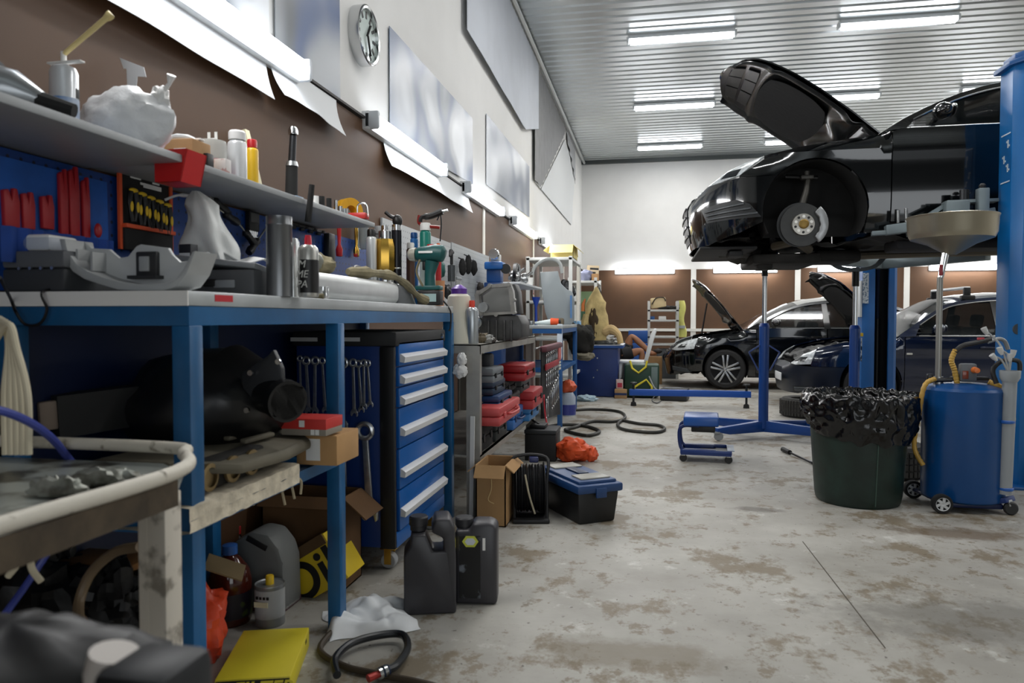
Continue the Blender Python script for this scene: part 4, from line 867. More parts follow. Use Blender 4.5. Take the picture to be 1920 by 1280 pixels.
# dark radiator-like panel with pale bands behind
t = thing('bumper_beam', 'dark bumper beam with two pale grey foam bands lying on the lower shelf', 'car part', (0, 0, 0)); 
a, b = atY(62, 772, 1.57), atY(280, 742, 1.84)
MB().bar(a + Vector((0, 0.06, -0.02)), b + Vector((0, 0.06, -0.02)), 0.07, 0.11).build('beam', M('#191a1b', 0.6), t)
for u0, u1 in ((0.0, 0.2), (0.36, 0.76)):
    MB().bar(a.lerp(b, u0) + Vector((0, 0.015, -0.015)), a.lerp(b, u1) + Vector((0, 0.015, -0.015)), 0.02, 0.075, bev=0.006).build('foam_band', M('#8a7b6e', 0.85), t)
o_ = Vector(((a.x + b.x) / 2, (a.y + b.y) / 2, ZL)); t.location = o_
for c_ in t.children: c_.location = -o_
# drab plastic cover
t = thing('engine_cover', 'dusty drab grey plastic undertray lying along the lower shelf', 'car part', (-1.2, 1.85, ZL + 0.045))
pts = [(-0.30, -0.22), (-0.1, -0.33), (0.1, -0.34), (0.2, -0.2), (0.21, 0.02), (0.19, 0.2), (0.12, 0.27), (-0.1, 0.27), (-0.3, 0.2)]
mb = MB().prism([(x * 1, y) for x, y in pts], 0.03, 'xy', 0.012)
for q in range(5): mb.box((-0.1 + 0.05 * q, 0.05, 0.034), (0.018, 0.16, 0.012), 0.004)
COV = M('#5c5749', 0.75, 0, 0.2, 0.15, 7)
mb.v = [Vector((v.x, v.y, v.z + 0.05 * math.cos(v.x * 6) - 0.02 * (v.y + 0.3))) for v in mb.v]
mb.build('cover_shell', COV, t)
# white insulation slab and cylinder head gasket
A0, A1, B0, B1 = atX(365, 950, -1.0), atX(545, 870, -1.0), atX(365, 1008, -1.0), atX(545, 915, -1.0)
t = thing('insulation_slab', 'frayed cream insulation slab sticking out over the shelf edge', 'slab', (-1.14, 1.72, 0.565))
def fn(u, v):
    y = -0.26 + 0.52 * u; n_ = 0.006 * noise.noise(Vector((u * 14, v * 9, 1)))
    a_ = v * 2 * PI; return (0.125 * max(-1, min(1, 1.4 * math.cos(a_))) + n_, y, 0.03 * max(-1, min(1, 1.5 * math.sin(a_))) + n_ + 0.03)
MB().grid(fn, 40, 28).build('slab_body', M('#cfc5b0', 0.95, 0, 0.18, 0.6, 26), t)
for i in range(7):
    y_ = 0.26 - 0.01 * i; a_ = Vector((0.11 - 0.03 * i, y_, 0.02))
    MB().tube(spl([a_, a_ + Vector((0.005, 0.03, -0.02)), a_ + Vector((0.01 * (i % 3), 0.035 + 0.01 * (i % 2), -0.06 - 0.015 * (i % 3)))], 4), 0.004, 5).build('frayed_strand', M('#b8ab8e', 0.95), t)
t = thing('exhaust_manifold', 'dark exhaust manifold with three round brass edged ports on the cream slab', 'car part', (-1.08, 1.68, 0.632))
MB().box((0.0, 0, 0.035), (0.06, 0.34, 0.07), 0.01).build('casting', M('#15130f', 0.8), t)
for i, y_ in enumerate((-0.1, 0.0, 0.09)):
    rg = MB().lathe([(0.024, 0.0), (0.034, 0.002), (0.034, 0.01), (0.024, 0.012)], 20, (0.03, y_, 0.036), 'x', False); rg.lathe([(0.0, 0.003), (0.026, 0.003)], 16, (0.03, y_, 0.036), 'x', False)
    rg.build('port_ring', M('#8f7b55', 0.4, 0.7), t)
# boxes at the shelf end
p = atX(530, 815, -1.12); y_ = 2.12
t = thing('parts_box', 'grey parts box with a red top edge next to the hanging wrenches', 'box', (-1.15, 2.1, 0.70), 0)
k = SZ(570, 1, 2.05); c = atY(569, 815, 2.03)
t.location = (c.x - 0.0, 2.09, 0.698)
MB().box((0, 0, 0.035), (84 * k, 0.12, 0.032), 0.002).build('red_lid', M('#c8352f', 0.5), t)
MB().box((0, 0, 0.011), (83 * k, 0.118, 0.022), 0.002).build('grey_base', M('#8a8377', 0.6), t)
for u in (0.2, 0.3): MB().box((u * 84 * k, -0.0595, 0.011), (7 * k, 0.001, 0.016)).build('pictogram', WP, t)
MB().box((-0.005, -0.061, 0.036), (10 * k, 0.001, 0.02)).build('white_mark', WP, t)
c0, c1 = atX(545, 870, -1.03), atX(637, 800, -1.03)
t = carton('cardboard_box', 'brown cardboard box with a white label on the shelf end beside the bench leg', (gx(592, 2.08, 0.64), 2.17, ZL), (0.135, 0.17, 0.093), 0, M('#b58d5e', 0.85, 0, 0.08), None, 'box', None, None, [('f', -0.08, 0.52, 0.34, 0.72, WP)])
# ---- below the shelf, on the floor
def jug(name, label, px, py, w_, pyt, y, m, capm, handle=True, cat='jug', grp=None, rz=0, cap_h=0.03, lab=None):
    base = atZ(px, py, 0.0) if y is None else P(px, y, 0.1); yy = base.y if y is None else y
    k = SZ(px, 1, yy); r_ = RW(px, w_, yy); h_ = zz(px, pyt, yy); base = Vector((gx(px, yy, 0.1), yy, 0))
    t = thing(name, label, cat, base, rz, grp)
    MB().lathe([(0.001, 0.004), (r_ * 0.92, 0), (r_, 0.012), (r_, h_ * 0.25), (r_ * 0.95, h_ * 0.27), (r_ * 0.95, h_ * 0.29), (r_, h_ * 0.31), (r_, h_ * 0.55), (r_ * 0.88, h_ * 0.68), (r_ * 0.5, h_ * 0.82), (r_ * 0.3, h_ * 0.87), (r_ * 0.3, h_ * 0.9)], 26).build('bottle_body', m, t)
    MB().lathe([(r_ * 0.36, h_ * 0.88), (r_ * 0.36, h_ * 0.99), (r_ * 0.3, h_), (0.001, h_)], 18).build('cap', capm, t)
    if lab: MB().lathe([(r_ * 1.015, h_ * 0.1), (r_ * 1.015, h_ * 0.42)], 26, cap=False, arc=0.5).build('printed_label', lab, t)
    return t
jug('coolant_jug', 'large jug of red brown liquid with a blue cap under the bench', 432, 1185, 84, 1020, 2.28, M('#471a10', 0.15, 0, 0.1, 0, 4, 0.4), M('#2f5fa6', 0.4), lab=M('#1b1722', 0.4, 0, 0, 0, 22, 0, 0, 0, 1, '#3d4a22', (0.6, 0.65)), rz=-80)
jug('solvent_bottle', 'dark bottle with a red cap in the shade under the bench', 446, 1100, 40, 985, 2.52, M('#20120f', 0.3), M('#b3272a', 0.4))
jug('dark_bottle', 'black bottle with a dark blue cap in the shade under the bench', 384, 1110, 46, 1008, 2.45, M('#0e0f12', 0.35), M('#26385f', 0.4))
y = 2.44; k = SZ(495, 1, y); t = thing('canister', 'translucent grey canister with a loop handle under the bench', 'canister', (gx(497, y, 0.1), y, 0))
h_ = zz(497, 986, y)
prof = [(-52, 0), (52, 0), (54, 0.1), (52, 0.62), (44, 0.8), (24, 0.97), (-6, 1.0), (-40, 0.86), (-52, 0.6)]
out = [(a * k, b * h_) for a, b in prof]
mb = MB().prism(out, 0.14, 'xz', 0.02, -0.07); mb.build('canister_body', M('#7c7e7c', 0.4, 0, 0, 0, 6, 0, 0.25), t)
MB().at((5 * k, -0.073, h_ * 0.86), (0, 25, 0)).box((0, 0, 0), (40 * k, 0.004, 10 * k), 0.0015).build('handle_slot', M('#0a0a0a', 0.6), t)
MB().box((0, 0, 0.012), (103 * k, 0.141, 0.022), 0.004).build('liquid', M('#5a3340', 0.3), t)
y = 2.29; k = SZ(506, 1, y); h_ = zz(506, 1092, y); r_ = RW(506, 58, y)
t = thing('tin_can', 'grey tin of thinner with a yellow cap on the floor under the bench', 'tin', (gx(506, y, 0.1), y, 0))
MB().lathe([(0.001, 0.003), (r_, 0), (r_ * 1.02, 0.004), (r_, 0.008), (r_, h_ - 0.008), (r_ * 1.02, h_ - 0.004), (r_, h_), (r_ * 0.9, h_ - 0.004), (0.001, h_ - 0.004)], 28).build('tin_body', M('#8f9293', 0.35, 0.5), t)
MB().lathe([(0.014, h_ - 0.004), (0.014, h_ + 0.022), (0.012, h_ + 0.026), (0.001, h_ + 0.026)], 16).build('cap', YEL, t)
MB().lathe([(r_ * 1.012, 0.03), (r_ * 1.012, h_ * 0.9)], 28, cap=False).build('paper_label', M('#a9abab', 0.5), t)
for i in range(4): MB().box((-0.02 + 0.013 * i, -r_ * 0.995, h_ * 0.74), (0.008, 0.004, 0.009)).build('print_mark', BLK, t)
MB().box((-0.005, -r_ * 1.01, h_ * 0.58), (r_ * 1.0, 0.004, 0.018)).build('label_stripe', M('#d4cfae', 0.5), t)
t = thing('plastic_bag', 'crumpled orange plastic bag beside the near bench leg', 'bag', (gx(368, 1.98, 0.1), 1.98, 0.0))
MB().ball((0, 0, 0.11), (0.085, 0.09, 0.13), 22, 0.3, 1.8, 2, -0.11).build('bag_body', M('#d94a2a', 0.35, 0, 0.1, 0.6, 16), t)
c = atZ(440, 1140, 0.05); t = thing('card_scrap', 'torn brown card lying on the orange bag under the bench', 'card', (-1.31, 2.06, 0.27), 20, None, (18, 25, 30))
MB().box((0, 0, 0), (0.12, 0.08, 0.005)).build('card', M('#7d6b4c', 0.9), t)
# yellow-black oil carton leaning under the bench
k = SZ(620, 1, 2.55)
t = thing('oil_carton', 'torn yellow carton with big black lettering lying under the bench', 'box', (gx(618, 2.6, 0.1), 2.56, 0.012), 0, None, (0, -32, 0))
YB_ = M('#d3b51c', 0.6)
MB().box((0, 0.05, 0.1), (0.26, 0.16, 0.19), 0.003).build('carton_body', YB_, t)
MB().box((0.0, -0.034, 0.178), (0.25, 0.004, 0.04)).build('torn_side', M('#5a4327', 0.85), t)
m_ = Matrix.Translation((0.0, -0.0315, 0.075)) @ FRONT
text('lettering', 'Oil', 0.2, m_, BLK, t, bold=0.004)
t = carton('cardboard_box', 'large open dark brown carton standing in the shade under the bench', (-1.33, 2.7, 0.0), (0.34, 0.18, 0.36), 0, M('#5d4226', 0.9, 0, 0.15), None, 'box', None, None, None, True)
t = carton('cardboard_box', 'brown carton behind the trolley leg under the bench', (-1.41, 1.68, 0.0), (0.22, 0.12, 0.42), 0, M('#8a6138', 0.9, 0, 0.12), None, 'box')
# filter box
hb_ = 0.062
A, B, D = atZ(402, 1275, hb_), atZ(545, 1267, hb_), atZ(584, 1175, hb_); ax_ = (B - A); L1 = ax_.length; ax_.normalize(); ay_ = Vector((-ax_.y, ax_.x, 0)); L2 = (D - B).dot(ay_)
c_ = A + ax_ * L1 / 2 + ay_ * L2 / 2
t = thing('filter_box', 'flat yellow filter box with black lettering lying on the floor', 'box', (c_.x, c_.y, 0), math.degrees(math.atan2(ax_.y, ax_.x)))
MB().box((0, 0, hb_ / 2), (L1, L2, hb_), 0.003).build('box_body', M('#d5c52e', 0.5), t)
MB().box((0, -L2 / 2 - 0.0005, hb_ * 0.47), (L1 * 0.97, 0.002, hb_ * 0.9)).build('black_panel', M('#14160f', 0.5), t)
text('lettering', 'FILTER', 0.056, TX((L1 * 0.12, -L2 / 2 - 0.002, hb_ * 0.5)), M('#e2d23a', 0.5), t, shear=0.3, bold=0.001)
MB().box((L1 / 2 + 0.0005, L2 * 0.3, hb_ * 0.7), (0.001, 0.02, 0.01)).build('finger_hole', BLK, t)
# white cloth
c = atZ(690, 1165, 0)
def fn(u, v):
    x = (u - 0.5) * 0.30; y = (v - 0.5) * 0.26
    e = (1 - (2 * u - 1) ** 4) * (1 - (2 * v - 1) ** 4)
    h_ = e * (0.035 + 0.05 * noise.noise(Vector((u * 3.2, v * 3.2, 4))) + 0.035 * math.exp(-((u - 0.6) ** 2 + (v - 0.75) ** 2) * 16)) + 0.003
    return (x + 0.03 * noise.noise(Vector((u * 3, v * 3, 9))), y + 0.03 * noise.noise(Vector((u * 3, v * 3, 19))), max(0.002, h_ + 0.014 * e * noise.noise(Vector((u * 9, v * 9, 1)))))
o = MB().grid(fn, 46, 40, 0.002).build('cleaning_cloth', M('#dfe2e4', 0.8, 0, 0.02, 0.1, 20), loc=(c.x + 0.005, c.y + 0.01, 0), rot=(0, 0, 30)); tag(o, 'crumpled white cloth on the floor by the second bench leg', 'cloth')
# short hose on the floor
HS = M('#15181c', 0.35, 0, 0, 0, 6)
a = [atZ(*q, 0.012) for q in ((640, 1172), (612, 1195), (602, 1222), (650, 1250), (720, 1265), (800, 1282), (860, 1300))]
b = [atZ(*q, 0.03) for q in ((632, 1265), (628, 1235), (660, 1205), (715, 1190), (755, 1190), (764, 1215), (745, 1245), (728, 1255))]
t = thing('rubber_hose', 'black and brown rubber hose with a red connector coiled on the floor', 'hose', (a[0].x, a[0].y, 0))
o_ = Vector(t.location)
MB().tube(spl([q - o_ for q in a], 8), 0.010, 10).build('brown_hose', M('#3a3022', 0.6), t)
MB().tube(spl([q - o_ for q in b], 8), 0.012, 10).build('black_hose', HS, t)
e0, e1 = b[-1] - o_, atZ(690, 1272, 0.025) - o_
MB().tube([e0, e0.lerp(e1, 0.45)], [0.016, 0.014], 12).build('connector', M('#1d2b44', 0.35), t); MB().tube([e0.lerp(e1, 0.45), e1], [0.010, 0.012], 10).build('red_nipple', M('#a03028', 0.4, 0.3), t)
for u in (0.1, 0.35): q = e0.lerp(e1, u); MB().tube([q, q + (e1 - e0).normalized() * 0.01], 0.018, 12).build('clamp', CHR, t)
# two dark grey oil bottles
def oil_bottle(loc, w_, d_, h_, rz, label, lab2=False):
    t = thing('oil_bottle', label, 'bottle', loc, rz, 'dark grey engine oil bottles on the floor')
    m_ = M('#37363a', 0.4, 0, 0.05)
    x, hb = w_ / 2, h_
    prof = [(-x, 0.0), (x, 0.0), (x, hb * 0.92), (x * 0.7, hb * 0.97), (-x * 0.15, hb * 0.97), (-x * 0.3, hb * 0.88), (-x, hb * 0.88)] if lab2 else [(-x, 0.0), (x, 0.0), (x, hb * 0.55), (x * 0.95, hb * 0.9), (x * 0.75, hb), (x * 0.2, hb), (x * 0.05, hb * 0.86), (x * 0.5, hb * 0.8), (x * 0.55, hb * 0.66), (x * 0.1, hb * 0.66), (-x * 0.15, hb * 0.84), (-x * 0.7, hb * 0.84), (-x * 0.75, hb * 0.72), (-x, hb * 0.62)]
    mb = MB().prism(prof, d_, 'xz', min(w_, d_) * 0.12 if lab2 else 0.008, -d_ / 2); mb.build('bottle_body', m_, t, ang=50)
    cx_ = -x * 0.62 if lab2 else -x * 0.43
    MB().lathe([(0.03, hb * (0.85 if not lab2 else 0.88)), (0.03, hb * 0.9), (0.034, hb * 0.905), (0.034, hb * 0.985), (0.03, hb), (0.001, hb)], 22, (cx_, 0, 0)).build('cap', M('#2b2b2e', 0.45), t)
    return t
t = oil_bottle((-0.785, 2.52, 0), 0.185, 0.125, 0.34, 18, 'dark grey oil bottle with a carry handle beside the cabinet wheel')
MB().box((0.089, 0, 0.13), (0.003, 0.09, 0.2), 0.001).build('printed_label', M('#15171b', 0.35, 0, 0, 0, 18, 0, 0, 0, 1, '#9aa1ad', (0.48, 0.56)), t)
MB().prism([(-0.03, 0.0), (-0.018, 0.022), (0.018, 0.022), (0.03, 0), (0.018, -0.022), (-0.018, -0.022)], 0.002, 'yz', 0, 0.0905).at().build('badge', M('#cfc53a', 0.4), t).location = (0, 0, 0.23)
t = oil_bottle((-0.635, 2.63, 0), 0.155, 0.105, 0.312, 8, 'dark grey oil bottle with a black label and yellow badge, second from the cabinet', True)
MB().box((-0.022, -0.0535, 0.14), (0.078, 0.002, 0.23)).build('printed_label', M('#0b0c0e', 0.35, 0, 0, 0, 14, 0, 0, 0, 1, '#6f757d', (0.56, 0.62)), t)
MB().prism([(-0.03, 0.0), (-0.016, 0.02), (0.016, 0.02), (0.03, 0), (0.016, -0.02), (-0.016, -0.02)], 0.002, 'xz', 0, -0.0565).build('badge', M('#c9cf4a', 0.4), t).location = (-0.02, 0, 0.235)
MB().prism([(-0.02, 0.0), (-0.011, 0.012), (0.011, 0.012), (0.02, 0), (0.011, -0.012), (-0.011, -0.012)], 0.001, 'xz', 0, -0.058).build('badge_centre', M('#c9d0d8', 0.4), t).location = (-0.02, 0, 0.235)
MB().box((0.03, -0.054, 0.225), (0.01, 0.002, 0.045)).build('side_print', WP, t)
# ---- foreground trolley
zt = 0.765
t = thing('trolley', 'old chipped white tube trolley with a tray mottled by painted glare at the picture corner', 'trolley', (-1.1, 0.9, 0))
o_ = Vector((-1.1, 0.9, 0))
cn = [atY(-60, 838, 1.33), atY(305, 838, 1.33), atY(345, 852, 1.27), atY(330, 885, 1.17), atY(0, 985, 0.86), atY(-160, 1040, 0.78)]
zt = cn[1].z
cn = [Vector((q.x, q.y, zt)) for q in cn]
for i in (3, 4, 5): 
    px, py = ((330, 885), (0, 985), (-160, 1040))[i - 3]; cn[i] = atZ(px, py, zt)
PT = M('#cfc9bb', 0.55, 0, 0, 0.2, 26, 0, 0, 0, 1, '#6d6350', (0.6, 0.7))
MB().tube([q - o_ for q in spl(cn, 6)], 0.0125, 12).build('rim_tube', PT, t)
tr = [atZ(-60, 905, zt - 0.04), atZ(270, 905, zt - 0.04)]
c1, c2 = cn[2], cn[4]
poly = [(q.x - o_.x, q.y - o_.y) for q in (cn[0], cn[1], cn[2], cn[3], cn[4], cn[5])]; poly += [(-0.62, cn[5].y - 0.9), (-0.62, cn[0].y - 0.9)] if False else []
MB().prism(poly, 0.006, 'xy', 0, zt - 0.04).build('tray', M('#a9afaa', 0.3, 0.2, 0, 0.15, 9, 0, 0, 0, 1, '#4b4a42', (0.5, 0.6)), t)  # light and dark glare splotches on the tray are mixed into its colour
d_ = [cn[3] - o_, cn[4] - o_]
MB().bar(d_[0] + Vector((0, 0, -0.035)), cn[5] - o_ + Vector((0, 0, -0.035)), 0.008, 0.045).build('tray_skirt', M('#4a3f30', 0.8, 0, 0.3, 0.3, 20), t)
lx = atY(300, 1000, 1.21)
MB().box((lx.x - o_.x, 1.21 - 0.9, (zt - 0.06) / 2), (0.058, 0.05, zt - 0.06), 0.004).box((lx.x - o_.x - 0.016, 1.21 - 0.9 - 0.0255, (zt - 0.06) / 2), (0.016, 0.002, zt - 0.07)).build('leg', M('#cfc8bb', 0.55, 0, 0, 0.1, 12, 0, 0, 0, 1, '#8d867a', (0.55, 0.62)), t)
MB().box((-0.35, 0.35, (zt - 0.06) / 2), (0.05, 0.05, zt - 0.06), 0.004).build('leg', PT, t)
MB().box((-0.3, -0.1, (zt - 0.06) / 2), (0.05, 0.05, zt - 0.06), 0.004).build('leg', PT, t)
# parts on the tray
for px, py, w_, l_ in ((200, 905, 0.05, 'greasy silver casting on the trolley tray'), (110, 925, 0.04, 'small grey metal bracket on the trolley tray'),):
    a = atZ(px, py, zt - 0.03); o = MB().ball((0, 0, 0.008), (w_ * 1.3, w_ * 0.5, 0.022), 10, 0.5, 3, px * 0.01, -0.006).build('metal_part', M('#b4b8b0', 0.4, 0.4, 0, 0, 30, 0, 0, 0, 1, '#6b6b62'), loc=(a.x, a.y, zt - 0.033)); tag(o, l_, 'metal part')
# cream hoses hanging over the trolley and blue hose
CRM = M('#d9cfb4', 0.55)
for i in range(5):
    y_ = 1.26 - 0.012 * i; px = 8 + 11 * i
    pts = [atY(-40 + 4 * i, 640 + 6 * i, y_ + 0.05), atY(-5 + 5 * i, 596 + 3 * i, y_), atY(16 + 4 * i, 640 + 4 * i, y_), atY(px, 740, y_), atY(px + 2, 852, y_)]
    tag(MB().tube(spl(pts, 7), 0.0065, 8).build('cream_hose', CRM), 'cream hose, ' + ['first', 'second', 'third', 'fourth', 'last'][i] + ' strand of the loose bundle over the trolley', 'hose', 'cream hoses hanging over the trolley')
tag(MB().tube(spl([atY(*q) for q in ((-60, 760, 1.05), (10, 772, 1.12), (70, 800, 1.2), (115, 842, 1.3), (150, 905, 1.42), (120, 985, 1.44), (60, 1080, 1.4), (10, 1150, 1.3))], 7), 0.008, 9).build('blue_hose', M('#3f4a9a', 0.45)), 'blue hose curving behind the trolley tray', 'hose')
tag(MB().tube(spl([atY(*q) for q in ((262, 1025, 1.36), (215, 1035, 1.38), (170, 1075, 1.38), (148, 1130, 1.36), (150, 1175, 1.3))], 7), 0.011, 10).build('brown_hose', M('#6b5a44', 0.5)), 'brown hose bending down behind the trolley leg', 'hose')
for i, (px, py) in enumerate(((40, 1000), (62, 1010))):
    tag(MB().tube(spl([atY(px, py, 1.1), atY(px - 4, py + 50, 1.12), atY(px - 25 + 40 * i, py + 80, 1.12)], 6), 0.006, 8).build('cream_hose', CRM), ['cream hose loop dangling below the trolley tray', 'second cream hose loop dangling below the trolley tray'][i], 'hose')
# dark scrap metal under the trolley
for i, (px, py, y_, s_, l_) in enumerate(((60, 1120, 1.52, (0.12, 0.1, 0.09), 'black scrap part below the blue hose under the trolley'), (215, 1120, 1.6, (0.08, 0.08, 0.09), 'black jagged scrap part beside the trolley leg'), (120, 1080, 1.66, (0.05, 0.05, 0.08), 'black jar with a pale lid under the trolley'), (250, 1160, 1.6, (0.07, 0.08, 0.07), 'black scrap casting low behind the trolley leg'))):
    a = atY(px, py, y_); o = MB().ball((0, 0, s_[2]), s_, 14, 0.55, 2.5, i * 3.1, -s_[2]).build('scrap_part', M('#101011', 0.5, 0.2, 0.3, 0.4, 20), loc=(a.x, y_, max(0.0, a.z - s_[2]))); tag(o, l_, 'scrap')
a = atY(150, 1185, 1.3); tag(MB().cyl((-0.03, 0, 0), (0.02, 0.02, -0.012), 0.016, 0.014, 14).build('chrome_pipe', CHR, loc=a), 'short shiny pipe end under the trolley', 'pipe')
# blurred dark thing at the bottom corner, close to the lens
t = thing('engine_block', 'large dark out of focus engine part in the bottom corner', 'car part', (-0.62, 0.62, 0.28))
o_ = Vector(t.location)
a = atY(120, 1300, 0.62) - o_
MB().ball(a + Vector((-0.06, 0, -0.03)), (0.17, 0.12, 0.1), 18, 0.15, 2, 4).build('casting', M('#0e1012', 0.45, 0.2), t)
b = atY(215, 1250, 0.6) - o_
MB().cyl(b + Vector((-0.02, 0, -0.08)), b + Vector((0, 0, 0.015)), 0.03, 0.022, 16).build('pale_stub', M('#b3aca5', 0.5), t)
c = atY(290, 1270, 0.6) - o_
MB().box(c + Vector((0.0, 0, -0.06)), (0.08, 0.08, 0.16), 0.015).build('side_flange', M('#1d2023', 0.5, 0.3), t)
MB().box(((0.0), 0, -0.2), (0.3, 0.18, 0.16), 0.02).build('lower_casting', M('#1a1c1e', 0.5, 0.3), t)
# ================================================================ GREY RACK, SECOND BENCH, FAR CORNER
RX0, RX1, RY0, RY1, RZ = -1.5, -0.885, 3.74, 5.6, 0.915
GR = M('#a3a19a', 0.45, 0.45, 0.12, 0.03, 9)
rk = thing('metal_rack', 'grey steel rack table loaded with tool cases past the blue cabinet', 'rack', ((RX0 + RX1) / 2, (RY0 + RY1) / 2, 0))
hx, hy = (RX1 - RX0) / 2, (RY1 - RY0) / 2
mb = MB().box((0, 0, RZ - 0.004), (2 * hx, 2 * hy, 0.008))
for s in (-1, 1): mb.box((s * (hx - 0.006), 0, RZ - 0.026), (0.012, 2 * hy, 0.048)).box((0, s * (hy - 0.006), RZ - 0.026), (2 * hx, 0.012, 0.048))
mb.build('top_tray', GR, rk)
mb = MB().box((0, 0, 0.322), (2 * hx, 2 * hy, 0.008))
for s in (-1, 1): mb.box((s * (hx - 0.006), 0, 0.305), (0.012, 2 * hy, 0.042))
mb.build('lower_shelf', GR, rk)
for yy in (-hy + 0.02, hy - 0.02):
    for xx in (-hx + 0.02, hx - 0.02):
        s = 1 if xx > 0 else -1
        MB().box((xx + s * 0.012, yy, (RZ - 0.01) / 2), (0.012, 0.045, RZ - 0.01)).box((xx - s * 0.02, yy + (-0.02 if yy < 0 else 0.02), (RZ - 0.01) / 2), (0.07, 0.006, RZ - 0.01)).build('leg', GR, rk)
# things on the rack top
can('spray_can', 'silver spray can with a red cap at the near corner of the grey rack', 885, 25, 563, 3.82, RZ + 0.001, M('#aeb3b6', 0.28, 0.7, 0.1, 0, 3), M('#d6402a', 0.4), None, None, 'spray can', False, 0.45)
y = 3.86; p = P(861, y, RZ); k = SZ(857, 1, y); h_ = zz(857, 534, y) - RZ
t = thing('cleaner_bottle', 'tapering cream bottle with a purple cap standing between bench and rack', 'bottle', (p.x, y, RZ + 0.001))
MB().lathe([(0.001, 0), (34 * k, 0), (34 * k, 6 * k), (20 * k, h_ * 0.8), (15 * k, h_ * 0.84), (0.001, h_ * 0.84)], 24).build('bottle_body', M('#d3cfbe', 0.5), t)
MB().lathe([(14.5 * k, h_ * 0.83), (14.5 * k, h_ * 0.93), (9 * k, h_ * 0.97), (4 * k, h_), (0.001, h_)], 20).build('cap', M('#5a2f92', 0.4), t)
t = thing('gearbox_casing', 'dirty grey aluminium gearbox casing with an open flanged top on the rack', 'car part', (-1.12, 4.55, RZ))
o_ = Vector(t.location); y = 4.35; k = SZ(935, 1, y)
def q2(px, py, yy=y): a = atY(px, py, yy); return (a.x - o_.x, a.z - o_.z)
CAST = M('#4a4a4a', 0.5, 0.55, 0.2, 0.2, 14); CASTL = M('#8d8c88', 0.45, 0.6, 0.15, 0.1, 16)
lo = [q2(*q) for q in ((904, 590), (970, 590), (977, 605), (977, 632), (970, 645), (912, 645), (898, 628), (896, 606))]
lo = [(x, max(z, 0.0)) for x, z in lo]
MB().prism(lo, 0.3, 'xz', 0.012, -0.18).build('lower_case', CAST, t)
out = [q2(*q) for q in ((889, 552), (897, 545), (918, 533), (956, 530), (962, 545), (966, 588), (900, 592), (893, 572))]
inn = [q2(*q) for q in ((898, 553), (919, 539), (951, 537), (954, 548), (958, 584), (905, 586), (899, 570))]
inn = inn[:6] + [q2(901, 580)] + inn[6:]
vs = [(x, yq, z) for yq in (-0.2, -0.15) for x, z in out + inn]; n8 = len(out); fs = []
for i in range(n8):
    j = (i + 1) % n8
    for o2 in (0, 16): fs.append((i + o2, j + o2, n8 + j + o2, n8 + i + o2))
    fs += [(i, j, j + 16, i + 16), (n8 + i, n8 + j, n8 + j + 16, n8 + i + 16)]
MB().add(vs, fs).build('flange', CASTL, t)
MB().prism(inn, 0.01, 'xz', 0, -0.09).build('inner_wall', M('#777876', 0.5, 0.2), t)
MB().prism(out, 0.14, 'xz', 0.004, -0.04).build('upper_case', CAST, t)
for px, py in ((896, 548), (918, 535), (954, 533), (962, 562), (963, 586), (930, 590), (903, 588)):
    a = q2(px, py); MB().lathe([(0.004, -0.008), (0.012, -0.008), (0.012, 0.05), (0.004, 0.05)], 12, (a[0], -0.2, a[1]), 'y').build('bolt_boss', CASTL, t)
for px in (915, 930, 945, 958):
    a = q2(px, 620); MB().box((a[0], -0.185, a[1]), (0.012, 0.02, 0.13), 0.003).build('rib', CAST, t)
a = q2(908, 576); MB().lathe([(0.012, 0), (0.03, 0), (0.03, 0.05), (0.012, 0.05)], 16, (a[0], -0.24, a[1]), 'y').build('bearing_ring', STEEL, t)
a = q2(900, 605); MB().lathe([(0.001, 0), (0.035, 0), (0.04, 0.02), (0.03, 0.06), (0.001, 0.06)], 16, (a[0] - 0.02, -0.22, a[1]), 'y').build('side_plug', CHR, t)
for i, (px, py, s_, l_, m_) in enumerate(((905, 636, 0.03, 'rusty small casting at the foot of the gearbox casing', M('#6b6151', 0.7, 0.3, 0.3, 0.3, 20)), (917, 632, 0.026, 'pale grey round cap beside the gearbox casing', M('#8d8d8a', 0.5)), (922, 644, 0.02, 'little dark nut pile in front of the gearbox casing', M('#3d3833', 0.7, 0.3)))):
    yy = 3.95; a = P(px, yy, RZ); o = MB().ball((0, 0, s_ * 0.7), (s_ * 1.2, s_, s_), 10, 0.4, 3, i, -s_ * 0.7).build('metal_part', m_, loc=(a.x, yy, RZ + 0.001)); tag(o, l_, 'metal part')
a = P(941, 4.16, RZ); tag(MB().box((0, 0, 0.003), (0.07, 0.05, 0.006)).build('card_strip', WP, loc=(-0.93, 4.2, RZ + 0.001)), 'white paper strip at the rack edge in front of the gearbox casing', 'paper')
t = thing('socket_tray', 'long black tray with grey dividers at the far end of the rack top', 'tray', (-1.05, 5.3, RZ))
MB().box((0, 0, 0.03), (0.3, 0.5, 0.06), 0.008).build('tray_body', BLKR, t)
MB().box((0.02, -0.1, 0.068), (0.22, 0.24, 0.016), 0.004).build('tray_insert', M('#50534d', 0.6), t)
MB().at((0.03, 0.14, 0.09), (0, 18, 0)).box((0, 0, 0), (0.2, 0.2, 0.01), 0.003).build('lid', M('#8b8f8d', 0.5), t)
for q in (-0.08, 0.0, 0.07): MB().cyl((q, -0.2, 0.08), (q, 0.0, 0.08), 0.012, n=10).build('socket_bar', [CHR, BLUE, BRASS][int(q * 20) % 3], t)
